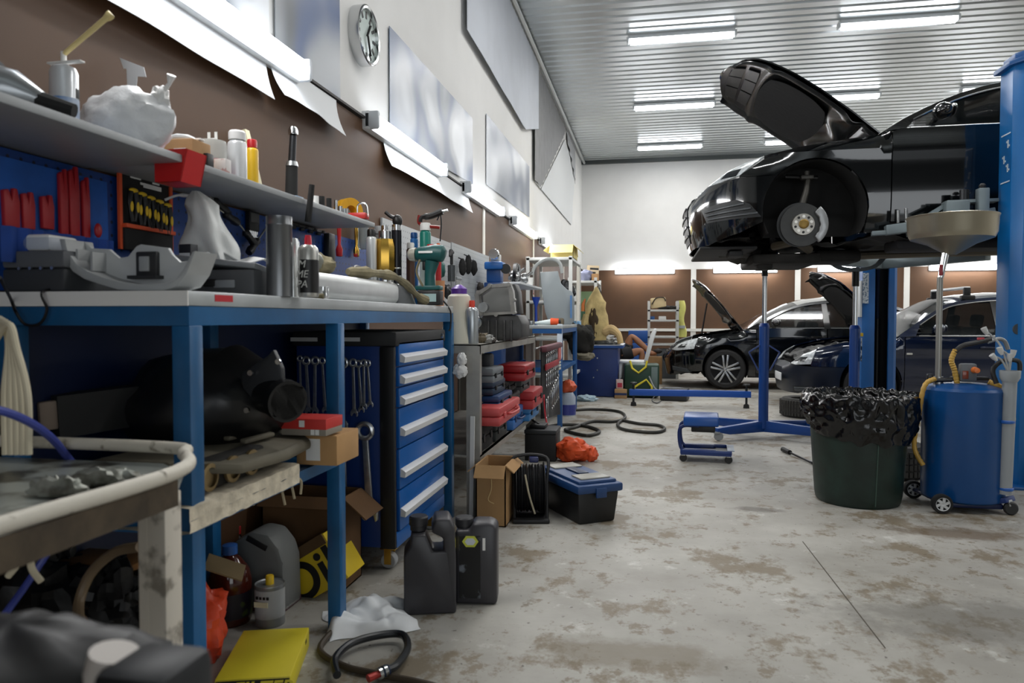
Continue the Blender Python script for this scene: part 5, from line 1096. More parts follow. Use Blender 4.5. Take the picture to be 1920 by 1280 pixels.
# cases on the lower rack shelf
ZK = 0.327
def case(px0, px1, py0, py1, y, dep, m, label, z=None, handle=None, cat='case', rz=0):
    zb = z if z is not None else zz((px0 + px1) / 2, py1, y); z1 = zz((px0 + px1) / 2, py0, y); x0, x1 = gx(px0, y, zb), gx(px1, y, zb)
    h_ = z1 - zb; w_ = x1 - x0
    t = thing('tool_case', label, cat, ((x0 + x1) / 2, y + dep / 2, zb), rz, 'tool cases piled on the rack shelf')
    MB().box((0, 0, h_ * 0.26), (w_, dep, h_ * 0.5), min(0.012, h_ * 0.2)).build('case_base', m, t)
    MB().box((0, 0, h_ * 0.75), (w_, dep, h_ * 0.48), min(0.012, h_ * 0.2)).build('case_lid', m, t)
    mb = MB()
    for i in range(3): mb.box((w_ / 2 + 0.002, dep * (-0.3 + 0.3 * i), h_ * 0.5), (0.008, dep * 0.07, h_ * 0.3), 0.002)
    for i in range(2): MB().box((w_ / 2 + 0.002, dep * (-0.3 + 0.6 * i), h_ * 0.5), (0.01, dep * 0.09, h_ * 0.3), 0.002).build('latch', BLK if handle is None else handle, t)
    if handle: MB().tube(spl([(w_ / 2, -dep * 0.2, h_ * 0.5), (w_ / 2 + 0.03, -dep * 0.17, h_ * 0.5), (w_ / 2 + 0.03, dep * 0.17, h_ * 0.5), (w_ / 2, dep * 0.2, h_ * 0.5)], 4), 0.007, 8).build('handle', handle, t)
    return t
DRED = M('#b02a2e', 0.45); PINK = M('#c14a4a', 0.45); DBL = M('#1d3a66', 0.45); MBL = M('#2a67ad', 0.45)
case(892, 902, 800, 832, 3.8, 0.3, BLKR, 'black case at the near end of the bottom layer on the rack shelf', ZK)
case(897, 930, 790, 818, 4.15, 0.34, M('#1c2220', 0.6), 'blackish green case second in the bottom layer on the rack shelf', ZK)
case(930, 963, 768, 806, 4.6, 0.36, MBL, 'bright blue ribbed case third in the bottom layer on the rack shelf', ZK, DBL)
case(955, 993, 762, 790, 5.03, 0.44, M('#2f79b8', 0.45), 'lighter blue ribbed case at the far end of the bottom layer', ZK)
case(888, 938, 764, 800, 3.82, 0.6, PINK, 'pale red case with a grab handle lying over the two black cases', None, PINK)
case(902, 936, 742, 768, 4.0, 0.4, DBL, 'dark blue case on top of the pale red case')
case(930, 958, 740, 768, 4.56, 0.34, M('#26282a', 0.6), 'dark grey case resting on the bright blue ribbed case')
case(958, 1000, 733, 768, 5.0, 0.45, DRED, 'red ribbed case resting on the lighter blue ribbed case')
case(885, 925, 715, 742, 4.0, 0.35, M('#16293f', 0.5), 'midnight blue case on top of the dark blue case')
case(925, 950, 716, 738, 4.52, 0.35, BLKR, 'black ribbed case stacked on the dark grey case')
case(945, 978, 712, 738, 4.95, 0.35, M('#3a3c3d', 0.6), 'dark grey case with a white label stacked on the red ribbed case')
case(888, 925, 690, 720, 4.0, 0.3, M('#6e7478', 0.5), 'light grey case at the near end, top of its pile')
case(930, 985, 684, 715, 4.6, 0.42, M('#9d191d', 0.4), 'bright red tool box with a grey lid, highest of the red cases', None, None, 'toolbox')
y = 4.1; a = atY(907, 690, y); t = thing('power_drill', 'grey and black power drill lying on the light grey case', 'drill', (a.x, y + 0.1, a.z + 0.001))
MB().box((0, 0, 0.04), (0.06, 0.1, 0.08), 0.015).build('motor_housing', DGRY, t); MB().box((-0.035, 0, 0.03), (0.02, 0.06, 0.05), 0.006).build('orange_end', ORG, t)
y = 4.2; a = atY(917, 692, y); t = thing('small_bottle', 'little white glue bottle standing by the red tool box', 'bottle', (a.x, y, a.z)); MB().lathe([(0.001, 0), (0.012, 0), (0.012, 0.04), (0.005, 0.05), (0.005, 0.07), (0.001, 0.07)], 12).build('bottle_body', WP, t)
# floor things by the rack
a, b = atZ(890, 988, 0), atZ(947, 990, 0)
carton('cardboard_box', 'tall open brown cardboard box under the grey rack', ((a.x + b.x) / 2, 3.57 + 0.14, 0), (b.x - a.x, 0.27, 0.31), 0, M('#a98458', 0.85, 0, 0.1), None, 'box', None, None, None, True)
tag(MB().tube(spl([(gx(919, 3.56, 0.3), 3.567, 0.31), (gx(921, 3.56, .2), 3.565, 0.2), (gx(915, 3.56, .1), 3.563, 0.14), (gx(926, 3.56, .1), 3.564, 0.12)], 5), 0.0022, 5).build('string', M('#cbb27f', 0.8)), 'thin string hanging down the tall open carton', 'string')
t = thing('cable_reel', 'black cable reel in a tubular stand next to the tall open carton', 'cable reel', (-0.63, 3.80, 0), 12)
RB = M('#101012', 0.55)
mb = MB()
for i in range(9): mb.lathe([(0.115 + 0.004 * (i % 2) - 0.0085, 0), (0.115 + 0.004 * (i % 2), -0.008), (0.115 + 0.004 * (i % 2) + 0.0085, 0), (0.115 + 0.004 * (i % 2), 0.008), (0.115 + 0.004 * (i % 2) - 0.0085, 0)], 30, (-0.062 + 0.0155 * i, 0, 0.155), 'x', False)
mb.build('wound_cable', M('#17181a', 0.35), t)
for s in (-1, 1): MB().lathe([(0.001, 0), (0.135, 0), (0.137, 0.004 * s), (0.001, 0.006 * s)], 28, (s * 0.072, 0, 0.155), 'x', False).build('flange', RB, t)
MB().tube(spl([(-0.085, -0.1, 0.012), (-0.085, -0.07, 0.2), (-0.085, 0, 0.315), (0.085, 0, 0.315), (0.085, -0.07, 0.2), (0.085, -0.1, 0.012)], 6), 0.009, 8).build('stand_tube', RB, t)
MB().box((0, -0.03, 0.012), (0.19, 0.24, 0.02), 0.006).build('stand_foot', RB, t)
MB().tube(spl([(-0.03, -0.122, 0.25), (-0.01, -0.14, 0.15), (0.02, -0.135, 0.05)], 5), 0.005, 6).build('pale_cable', M('#a39b84', 0.6), t)
MB().box((0.02, 0, 0.305), (0.05, 0.05, 0.03), 0.008).build('plug', M('#1d2550', 0.4), t)
rz = 34; sx = Vector((math.cos(R(rz)), math.sin(R(rz)), 0)); lx = Vector((-sx.y, sx.x, 0))
c = Vector((-0.362, 3.655, 0)) + sx * 0.125 + lx * 0.24
t = thing('toolbox', 'black plastic toolbox with a dark blue lid on the floor beyond the cable reel', 'toolbox', c, rz)
def fr(u, v):
    a_ = 2 * PI * u; return (0, 0, 0)
mb = MB().prism([(-0.105, -0.22), (0.105, -0.22), (0.105, 0.22), (-0.105, 0.22)], 0.165, 'xy', 0.012)
for i, v in enumerate(mb.v): mb.v[i] = Vector((v.x * (1 + 0.9 * v.z), v.y * (1 + 0.5 * v.z), v.z))
mb.build('box_body', M('#111213', 0.45, 0, 0.1, 0.05, 20), t)
LB = M('#173a68', 0.45)
MB().box((0, 0, 0.185), (0.265, 0.52, 0.045), 0.012).box((0, 0, 0.212), (0.225, 0.46, 0.025), 0.012).build('lid', LB, t)
for s in (-1, 1): MB().box((0, s * 0.15, 0.227), (0.17, 0.11, 0.01), 0.003).build('lid_tray', M('#8f8e86', 0.4), t)
MB().box((0, 0, 0.228), (0.06, 0.16, 0.012), 0.005).build('handle', M('#0e2443', 0.45), t)
MB().box((0, -0.262, 0.165), (0.06, 0.012, 0.05), 0.003).build('latch', LB, t)
a, b = atZ(985, 862, 0), atZ(1042, 866, 0)
t = thing('battery_crate', 'black ribbed plastic crate standing behind the blue lidded toolbox', 'crate', ((a.x + b.x) / 2, a.y + 0.1, 0), 0); w_ = b.x - a.x
MB().box((0, 0, 0.1), (w_, 0.26, 0.2), 0.008).build('crate_body', M('#141415', 0.6), t)
MB().box((0, 0, 0.215), (w_ * 1.03, 0.27, 0.03), 0.006).build('rim', M('#2b2d2f', 0.5), t)
MB().box((-0.03, 0, 0.245), (w_ * 0.5, 0.15, 0.03), 0.008).build('lid_clutter', BLK, t)
MB().tube(spl([(-0.05, 0.05, 0.25), (-0.09, 0.0, 0.29), (-0.02, -0.03, 0.26)], 4), 0.006, 6).build('lead', BLK, t)
k = SZ(1075, 1, 5.35); t = thing('plastic_bag', 'bright orange plastic bag slumped beside the black crate on the floor', 'bag', (gx(1078, 5.36, 0.1), 5.36, 0), 0)
MB().ball((-0.02, 0, 0.08), (0.125, 0.1, 0.085), 24, 0.28, 2.0, 6, -0.08).build('bag_body', M('#e0592f', 0.35, 0, 0.12, 0.7, 14, 0, 0.1), t)
MB().ball((0.12, 0, 0.055), (0.05, 0.04, 0.055), 14, 0.3, 2.5, 3, -0.055).build('bag_end', M('#e0592f', 0.35, 0, 0.12, 0.5, 14), t)
t = thing('foam_lump', 'lump of white foam stuck on the end post of the grey rack', 'foam', (-0.945, 3.55, 0.8)); o_ = t.location
a = atY(862, 700, 3.52); b = atY(866, 672, 3.52); t.location = (gx(863, 3.7, 0.82), 3.7, a.z)
MB().ball((0, 0, 0.0), (0.038, 0.022, 0.034), 14, 0.3, 2.5, 1).ball((0.008, 0, 0.06), (0.026, 0.02, 0.036), 12, 0.3, 2.5, 2).build('foam_body', M('#e4e4e2', 0.9, 0, 0, 0.4, 40), t)
a, b = atZ(876, 990, 0), atY(868, 790, 3.5)
tag(MB().bar((a.x - 0.02, 3.69, 0), (b.x - 0.0, 3.70, b.z), 0.022, 0.012).build('white_strip', M('#d5d6d5', 0.5)), 'narrow white strip leaning against the rack post', 'strip')
# wrench roll hanging on the rack end
y0, y1 = 5.72, 6.75; xk = -0.862; zt = atX(1015, 652, xk).z; zb = atX(1030, 770, xk).z
t = thing('wrench_roll', 'black canvas roll of wrenches with red straps hanging beyond the rack', 'tool pouch', (xk, (y0 + y1) / 2, zb)); h_ = zt - zb; L_ = y1 - y0
def fn(u, v): return (0.02 * math.sin(u * 6) + 0.03 * v * u, (u - 0.5) * L_, h_ * (1 - v) * (1 - 0.02 * u) - 0.1 * u * v)
MB().grid(fn, 20, 10, 0.008).build('canvas', M('#141315', 0.8, 0, 0.2, 0, 12), t)
MB().box((0.02, 0, h_ - 0.01), (0.06, L_, 0.05), 0.015).build('rolled_top', M('#5c3038', 0.7), t); MB().cyl((-0.02, 5.58 - (y0 + y1) / 2, h_), (-0.02, 7.03 - (y0 + y1) / 2, h_), 0.008, n=8).build('hanging_rod', STEEL, t)
for rowz, n_, s_ in ((h_ * 0.78, 9, 0.1), (h_ * 0.52, 8, 0.075), (h_ * 0.1, 10, 0.12)):
    for i in range(n_):
        o = wrench(s_ * (1.2 + 0.05 * i), 0.012).at(); w_ = o.build('wrench', CHR, t, loc=(0.03, -L_ * 0.42 + L_ * 0.84 * i / n_ + 0.04, rowz + 0.004 * i + s_ * 0.6 + (0.012 * i if rowz < 0.1 else 0)), rot=(0, 0, 90))
MB().box((0.032, -L_ * 0.05, h_ * 0.72), (0.012, L_ * 0.8, 0.05), 0.004).build('red_band', M('#9a1f2c', 0.7), t)
MB().box((0.036, L_ * 0.38, h_ * 0.84), (0.012, L_ * 0.16, 0.12), 0.005).build('pink_patch', M('#c46662', 0.7), t)
for i in range(3): MB().box((0.036, L_ * 0.4, h_ * (0.6 + 0.05 * i)), (0.01, L_ * 0.12, 0.02), 0.003).build('pale_patch', M('#c9c6b8', 0.7), t)
pts = [atX(1020, 742, xk + 0.03), atX(1022, 775, xk + 0.03), atX(1028, 803, xk + 0.05), atX(1036, 815, xk + 0.1)]
pts = [p_ - Vector(t.location) for p_ in pts]
mb = MB(); sp = spl(pts, 5)
for a, b in zip(sp[:-1], sp[1:]): mb.bar(a, b, 0.045, 0.008, (1, 0, 0.3))
mb.build('red_strap', M('#c92a3e', 0.6), t)
# ---- second bench
B2X0, B2X1, B2Y0, B2Y1, B2Z = -1.52, -0.85, 7.0, 8.45, 0.985
bench('workbench', 'second blue workbench with a grey top, beyond the grey rack', B2X0, B2X1, B2Y0, B2Y1, B2Z, 0.55, (7.03, 8.42), M('#a5aaab', 0.4, 0.2, 0.08), M('#16508a', 0.4))
ZS2 = 1.40
t = thing('wall_shelf', 'short white wall shelf crowded with chrome parts above the second bench', 'shelf', (XW, 7.6, ZS2)); MB().box((0.16, 0, -0.01), (0.32, 1.5, 0.02), 0.002).build('board', M('#c9ccce', 0.45), t)
board(6.86, 8.5, 1.0, 1.37, peg_mat('#123a7e'), 'dark blue tool board above the second bench')
def fxd(px, py, y, x=None): a = atY(px, py, y); return a
# blue machine on the grey board
y = 6.45; k = SZ(930, 1, y); a = atY(928, 530, y)
t = thing('bench_vise', 'blue cast vise with a chrome screw head standing behind the gearbox casing', 'vise', (a.x, y, 0.985 if False else a.z))
MB().box((0, 0, 18 * k), (26 * k, 0.14, 36 * k), 0.012).build('column', M('#144a8c', 0.4), t); MB().box((2 * k, -0.04, 30 * k), (34 * k, 0.16, 14 * k), 0.015).build('jaw_body', M('#1a5aa0', 0.4), t)
MB().lathe([(0.001, 0), (9 * k, 0), (10 * k, 0.03), (6 * k, 0.06), (0.001, 0.06)], 16, (4 * k, -0.16, 50 * k), 'y').build('screw_head', CHR, t)
MB().box((2 * k, 0, 44 * k), (16 * k, 0.1, 16 * k), 0.01).build('upper_jaw', STEEL, t)
MB().lathe([(4 * k, 0), (9 * k, 0), (9 * k, 0.03), (4 * k, 0.03)], 20, (24 * k, -0.1, 24 * k), 'y').build('handwheel', BLK, t)
MB().box((0, 0, -a.z / 2), (0.16, 0.2, a.z), 0.01).build('pedestal', M('#123d75', 0.45), t)
for i, (px, py, m_, l_, w_, h_) in enumerate(((848, 492, BLK, 'black spray gun hung on the grey board', 12, 34), (872, 500, BLKR, 'first of the black gloves or grips hung on the grey board', 9, 30), (882, 496, BLKR, 'middle black grip hung on the grey board', 9, 34), (893, 502, BLKR, 'last black grip hung on the grey board', 9, 28), (862, 530, M('#8e9294', 0.5, 0.5), 'grey bracket with hanging chrome rods on the grey board', 30, 20), (832, 505, M('#0f4743', 0.5), 'teal pouch hung on the grey board behind the drill', 18, 28), (820, 535, M('#9fa3a5', 0.4, 0.6), 'row of silver spanners hung low on the grey board', 26, 30), (905, 540, M('#26201c', 0.7), 'dark bundle of rags on the grey board end', 16, 22), (845, 548, DKMET, 'dark puller tool low on the grey board', 16, 26))):
    a = atX(px, py, XW + 0.09); k = SZ(px, 1, a.y); w2, h2 = w_ * k, h_ * k
    t = thing('hanging_tool', l_, 'tool', (XW + 0.035, a.y, a.z))
    if 'spray gun' in l_:
        MB().tube([(0.05, 0, -h2 * 0.1), (0.05, 0, h2 * 0.5)], 0.012, 10).build('grip', m_, t); MB().tube([(0.05, -w2, h2 * 0.3), (0.05, -w2 * 0.3, h2 * 0.6), (0.05, w2 * 0.6, h2 * 0.55)], [0.008, 0.016, 0.014], 10).build('gun_body', m_, t); MB().lathe([(0.001, -h2), (0.03, -h2), (0.03, -h2 * 0.15), (0.001, -h2 * 0.1)], 14, (0.05, 0, 0)).build('cup', M('#3d4042', 0.3, 0.3), t)
    elif 'rods' in l_ or 'spanners' in l_:
        MB().box((0.03, 0, h2 * 0.4), (0.05, w2, h2 * 0.25), 0.004).build('rail', m_, t)
        for j in range(6): MB().cyl((0.04, -w2 * 0.4 + w2 * 0.16 * j, h2 * 0.4), (0.04, -w2 * 0.4 + w2 * 0.16 * j, -h2 * (0.6 + 0.1 * j)), 0.007, n=6).build('rod', CHR, t)
    else:
        MB().ball((0.035, 0, 0), (0.03, w2 * 0.5, h2 * 0.5), 12, 0.25, 2, px).build('grip', m_, t); MB().cyl((0.035, 0, h2 * 0.45), (0.0, 0, h2 * 0.55), 0.005, n=6).build('hanger', DKMET, t)
for i, (px, py, l_) in enumerate(((948, 508, 'black hand wheel at the near end of the white wall shelf'), (960, 508, 'chrome shaft part second on the white wall shelf'), (972, 512, 'dark pulley third on the white wall shelf'), (984, 516, 'small chrome carburettor fourth on the white wall shelf'), (996, 522, 'white cup at the far end of the white wall shelf'))):
    a = P(px, 7.0, ZS2); yy = max(6.92, yX(px, -1.28)); s_ = 0.05
    t = thing('spare_part', l_, 'car part', (-1.3, yy, ZS2 + 0.001))
    if i in (0, 2):
        MB().lathe([(0.03, 0), (0.09, 0), (0.09, 0.03), (0.03, 0.03), (0.03, 0)], 24, (0, 0, 0.09), 'x', False).build('wheel_rim', BLK, t); MB().box((0.015, 0, 0.09), (0.015, 0.16, 0.02)).box((0.015, 0, 0.09), (0.015, 0.02, 0.16)).build('spokes', DKMET, t)
    elif i == 4: MB().lathe([(0.001, 0), (0.035, 0), (0.045, 0.09), (0.04, 0.09), (0.001, 0.01)], 16).build('cup_body', WP, t)
    else: MB().ball((0, 0, 0.055), (0.05, 0.06, 0.055), 12, 0.5, 3, i, -0.054).build('part_body', STEEL, t); MB().cyl((0, 0.02, 0.06), (0.09, 0.04, 0.13), 0.015, n=10).build('stub', CHR, t)
# grey fender panel
y = 7.75; pl = [atY(*q, y) for q in ((1012, 510), (1046, 508), (1048, 518), (1052, 532), (1062, 542), (1072, 546), (1076, 560), (1076, 600), (1070, 618), (1030, 618), (1022, 585), (1016, 550))]
t = thing('fender_panel', 'big light grey car wing panel standing on the second bench', 'car panel', (pl[0].x, y, B2Z)); o_ = Vector(t.location)
mb = MB().prism([(q.x - o_.x, max(0, q.z - o_.z)) for q in pl], 0.02, 'xz', 0.004)
for i, v in enumerate(mb.v): mb.v[i] = Vector((v.x, v.y + 0.25 * (v.x - 0.15) ** 2 * 4, v.z))
mb.build('panel', M('#949c9f', 0.4, 0, 0.03, 0, 3), t)
h = [atY(*q, y + 0.05) - o_ for q in ((998, 515), (1003, 500), (1020, 487), (1038, 486), (1050, 494), (1054, 512))]
MB().tube(spl(h, 5), 0.018, 8).build('trim_hoop', M('#a7acaa', 0.4), t)
MB().box((atY(1071, 575, y).x - o_.x, -0.01, atY(1071, 575, y).z - o_.z), (0.02, 0.03, 0.24)).build('edge_flange', M('#4f79a8', 0.5), t)
for px, pyb, pyt, yy, m_, cm, l_, w_ in ((1005, 590, 557, 7.3, M('#1f3f9a', 0.4), M('#1f3f9a', 0.4), 'tall blue funnel upright on the second bench', 9),):
    a = P(px, yy, B2Z); k = SZ(px, 1, yy); h_ = zz(px, pyt, yy) - B2Z; t = thing('funnel', l_, 'funnel', (a.x, yy, B2Z + 0.001)); MB().lathe([(w_ * k * .3, 0), (w_ * k * .25, h_ * .65), (w_ * k * .9, h_), (w_ * k * .8, h_), (w_ * k * .2, h_ * .62)], 16, cap=False).build('funnel_body', m_, t)
k = SZ(1030, 1, 7.2); a = P(1022, 7.15, B2Z)
t = thing('sealant_tube', 'white sealant tube with an orange cap lying on the second bench', 'tube', (a.x, 7.2, B2Z)); MB().tube([(-0.11, 0, 0.02), (0.05, 0.0, 0.03)], [0.012, 0.03], 14).build('tube_body', M('#cfdada', 0.4), t); MB().tube([(0.05, 0, 0.035), (0.13, 0, 0.035)], [0.036, 0.03], 14).build('cap', M('#e0511f', 0.4), t); MB().tube([(0.13, 0, 0.035), (0.15, 0, 0.036)], 0.02, 10).build('tip', BLK, t)
for px, s_, m_, l_, yy in ((986, 0.045, BLK, 'black and orange multimeter near the corner of the second bench', 7.1), (1050, 0.05, M('#6a5f4c', 0.6, 0.3, 0.3), 'dirty round lid lying on the second bench', 7.6), (1060, 0.03, M('#b04a50', 0.5), 'small pinkish pot at the bench end', 7.9), (995, 0.03, STEEL, 'little steel part beside the multimeter', 7.3)):
    a = P(px, yy, B2Z); t = thing('multimeter' if 'meter' in l_ else 'dish' if 'lid' in l_ else 'pot' if 'pot' in l_ else 'metal_part', l_, 'tool' if 'meter' in l_ else 'part', (a.x, yy, B2Z)); MB().box((0, 0, s_ * 0.7), (s_ * 1.6, s_ * 2, s_ * 1.4), s_ * 0.3).build('item_body', m_, t)
    if 'orange' in l_: MB().box((0, -s_ * 1.01, s_ * 0.4), (s_, 0.004, s_ * 0.5)).build('orange_face', ORG, t)
tag(MB().grid(lambda u, v: (0.05 * (u - 0.5), -0.03 * math.sin(v * 1.5), -0.3 * v + 0.04 * math.sin(u * 6) * v), 8, 10, 0.003).build('rag', M('#c9d2dc', 0.8), loc=(atY(1076, 610, 8.3).x, B2Y0 + 0.02, B2Z + 0.012)), 'pale blue rag hanging over the edge of the second bench', 'rag')
t = thing('black_jacket', 'black work jacket slung under the end of the second bench', 'jacket', (gx(1090, 8.75, 0.9), 8.75, 0.62)); MB().ball((0, 0, 0.17), (0.17, 0.1, 0.2), 18, 0.3, 1.6, 7).ball((-0.14, 0, 0.28), (0.14, 0.1, 0.1), 14, 0.3, 2, 2).build('jacket_body', M('#15140f', 0.85, 0, 0.2, 0.3, 12), t); MB().ball((0.05, -0.05, -0.02), (0.12, 0.06, 0.05), 12, 0.3, 2, 3).build('lining', M('#6f6a5a', 0.85), t)
k = SZ(1064, 1, 8.0); t = thing('washer_bottle', 'clear bottle half full of violet blue liquid under the second bench', 'bottle', (gx(1064, 7.9, 0.1), 7.9, 0)); MB().lathe([(0.001, 0), (0.09, 0), (0.09, 0.2), (0.06, 0.25), (0.001, 0.25)], 18).build('bottle_body', M('#b9c4d4', 0.2, 0, 0, 0, 6, 0, 0.2), t); MB().lathe([(0.092, 0.01), (0.092, 0.12)], 18, cap=False).build('liquid', M('#3b4390', 0.3), t)
MB().ball((0, 0, 0.31), (0.09, 0.08, 0.07), 14, 0.3, 2, 5).build('orange_wrap', M('#d9603a', 0.5), t)
tag(MB().box((0, 0, 0.13), (0.03, 0.02, 0.26)).build('grey_post', GALV, loc=(gx(1067, 8.1, .3), 8.15, 0.25)), 'slim steel bar standing under the second bench', 'bar')
tag(MB().ball((0, 0, 0.03), (0.14, 0.1, 0.045), 14, 0.4, 2.5, 4, -0.03).build('plastic_film', M('#a9c0cc', 0.4, 0, 0.1, 0.4, 12), loc=(gx(1100, 9.3, 0.02), 9.3, 0.0)), 'crumpled pale blue plastic film on the floor by the blue desk', 'film')
tag(MB().box((0, 0, 0.06), (0.02, 0.1, 0.12)).build('white_tag', M('#d9d9d9', 0.6), loc=(XW + 0.05, 9.2, 1.5)), 'red and white wall tag', 'sign') if False else None
a = atX(1001, 543, XW + 0.03); t = thing('wall_sign', 'tiny red and white sign beside the second white wall strip', 'sign', (XW + 0.02, a.y, a.z)); MB().box((0.003, 0, 0), (0.006, 0.1, 0.17)).build('plate', M('#d9d5d2', 0.5), t); MB().box((0.0065, 0, 0), (0.002, 0.07, 0.13)).build('red_field', M('#a93230', 0.5), t); MB().box((0.008, 0, 0.0), (0.001, 0.02, 0.08)).build('symbol', WP, t)
# ---- white racks in the corner
def rack(name, label, x0, x1, y0, y1, ztop, levels, m, pw=0.04):
    t = thing(name, label, 'rack', ((x0 + x1) / 2, (y0 + y1) / 2, 0)); hx, hy = (x1 - x0) / 2, (y1 - y0) / 2
    for sx in (-1, 1):
        for sy in (-1, 1): MB().box((sx * (hx - pw / 2), sy * (hy - pw / 2), ztop / 2), (pw, pw, ztop)).build('post', m, t)
    for z in levels: MB().box((0, 0, z), (2 * hx, 2 * hy, 0.035), 0.004).build('shelf', m, t)
    return t
WR = M('#cbcdca', 0.5, 0.1)
rack('shelf_rack', 'white steel rack with a yellow carton on top, next to the long wall', -1.5, -0.94, 8.75, 9.85, 1.80, (0.35, 0.8, 1.25, 1.77), WR)
rack('shelf_rack', 'shorter white rack holding a green crate, hung with the beige jacket', -1.2, gx(1119, 10.6, 1.2), 10.6, 11.5, zz(1105, 520, 10.6), (0.4, 1.0, zz(1105, 528, 10.6)), WR)
YLC = M('#dfcf86', 0.8, 0, 0.05); y = 8.85; k = SZ(1055, 1, y); zq = 1.79
a0, a1 = gx(1030, y, 1.8), gx(1074, y, 1.8)
t = carton('carton', 'large yellow carton with open flaps on top of the white rack', ((a0 + a1) / 2, 9.15, zq), (a1 - a0, 0.5, zz(1052, 458, y) - zq), 0, YLC, None, 'box', None, None, None, True)
for i, (px, py, y_, s_, m_, l_) in enumerate(((1062, 515, 8.95, (0.1, 0.12, 0.12), DKMET, 'black alternator on the white rack below the yellow carton'), (1056, 530, 9.0, (0.05, 0.05, 0.08), CHR, 'chrome pump beside the alternator on the white rack'), (1063, 500, 9.2, (0.06, 0.06, 0.07), M('#d3d1c9', 0.6), 'pale plastic part beside the alternator on the white rack'))):
    a = atY(px, py, y_); o = MB().ball((0, 0, s_[2]), s_, 14, 0.45, 2.6, i * 2, -s_[2]).build('spare_part', m_, loc=(a.x, y_, 1.268)); tag(o, l_, 'car part')
t = thing('light_blue_tub', 'light blue tub in the corner rack near the fender panel', 'tub', (gx(1078, 9.0, 1), 9.1, 0.82)); MB().box((0, 0, 0.1), (0.12, 0.2, 0.2), 0.02).build('tub_body', M('#6fa0c9', 0.4), t)
t = thing('towel', 'white towel hanging down the side of the white rack', 'towel', (-0.925, 9.2, 0.95)); MB().grid(lambda u, v: (0.012 + 0.01 * math.sin(u * 12), (u - 0.5) * 0.4, 0.75 * (1 - v) + 0.1 * u * v), 16, 8, 0.004).build('cloth', M('#d7d3c8', 0.85), t)
k = SZ(1100, 1, 10.05)
t = thing('green_crate', 'green crate of bottles on the shorter white rack', 'crate', (gx(1103, 10.7, 1.1), 10.75, 1.02)); MB().box((0, 0, 0.07), (0.26, 0.2, 0.13), 0.006).build('crate_body', M('#2d5138', 0.6), t)
MB().box((0, 0.09, 0.25), (0.26, 0.02, 0.36)).build('green_card', M('#8fae84', 0.7), t)
for i in range(3): MB().tube([(-0.08 + 0.08 * i, 0, 0.1), (-0.08 + 0.1 * i, 0, 0.24), (-0.05 + 0.1 * i, 0, 0.32)], [0.03, 0.025, 0.01], 10).build('bottle', [M('#c2703c', 0.4), M('#3e6a44', 0.4), M('#b9784a', 0.4)][i], t)
t = thing('grey_bundle', 'bluish grey cloth bundle on the top shelf of the shorter rack', 'bundle', (gx(1099, 10.75, 1.5), 10.75, zz(1105, 528, 10.6) + 0.02)); MB().ball((0, 0, 0.07), (0.1, 0.1, 0.09), 14, 0.3, 2, 3, -0.07).build('bundle_body', M('#7b7f96', 0.8), t)
t = thing('picture_card', 'small brown and black striped picture card propped above the shorter rack', 'picture', (gx(1110, 11.1, 1.6), 11.1, zz(1105, 528, 10.6) + 0.02), 0, None, (0, 4, 0)); k = SZ(1110, 1, 10.5); MB().box((0, 0, 0.14), (24 * k, 0.01, 0.22)).build('card', M('#b3a184', 0.7), t)
for i in range(3): MB().box((0.02 * (-1) ** i, -0.006, 0.08 + 0.06 * i), (17 * k, 0.002, 0.03)).build('dark_band', BLK, t)
t = thing('carton', 'little brown carton on the top shelf of the shorter rack', 'box', (gx(1116, 10.75, 1.5), 10.75, zz(1105, 528, 10.6) + 0.02)); MB().box((0, 0, 0.05), (0.1, 0.12, 0.1), 0.004).build('carton_body', CARD, t)
JK = M('#b39f6d', 0.85, 0, 0.2, 0.3, 10)
y = 9.9; k = SZ(1118, 1, y); a = atY(1118, 640, y)
t = thing('hooded_jacket', 'beige hooded work jacket hung on the rack beside the blue desk', 'jacket', (a.x, y - 0.08, a.z))
MB().lathe([(0.13, 0.02), (0.16, 0.2), (0.15, 0.32), (0.12, 0.42), (0.13, 0.5), (0.09, 0.6), (0.02, 0.7), (0.001, 0.71)], 20).build('jacket_body', JK, t)
for i, v in enumerate(t.children[0].data.vertices): v.co = v.co * (1 + 0.25 * noise.noise(v.co * 6)); v.co.y *= 0.55
MB().ball((-0.02, -0.06, 0.25), (0.07, 0.035, 0.2), 12, 0.3, 2, 1).build('dark_lining', M('#3a2c1a', 0.85), t)
MB().tube(spl([(0.1, -0.02, 0.12), (0.2, -0.04, 0.17), (0.3, -0.06, 0.1), (0.33, -0.06, -0.02)], 5), [0.05, 0.06, 0.065, 0.06, 0.06, 0.06, 0.06, 0.055, 0.05, 0.045, 0.045, 0.04, 0.04, 0.04, 0.04, 0.04], 10).build('sleeve', M('#c2a777', 0.85, 0, 0.1), t)
MB().tube(spl([(-0.12, -0.04, 0.36), (-0.15, -0.06, 0.2), (-0.12, -0.06, 0.02)], 5), [0.05] * 11, 10).build('sleeve', JK, t)
t = thing('extension_lead', 'orange and black lead hanging on the brown wall past the rack', 'lead', (gx(1121, 10.68, 1.3), 10.68, 1.3)); MB().ball((0, 0, 0), (0.04, 0.04, 0.11), 12, 0.3, 3, 2).build('orange_coil', M('#b55a38', 0.6), t); MB().tube(spl([(0.02, 0, 0.2), (0.06, 0, 0.05), (0.08, 0, -0.2), (0.1, 0, -0.55)], 5), 0.008, 6).build('black_lead', BLK, t)
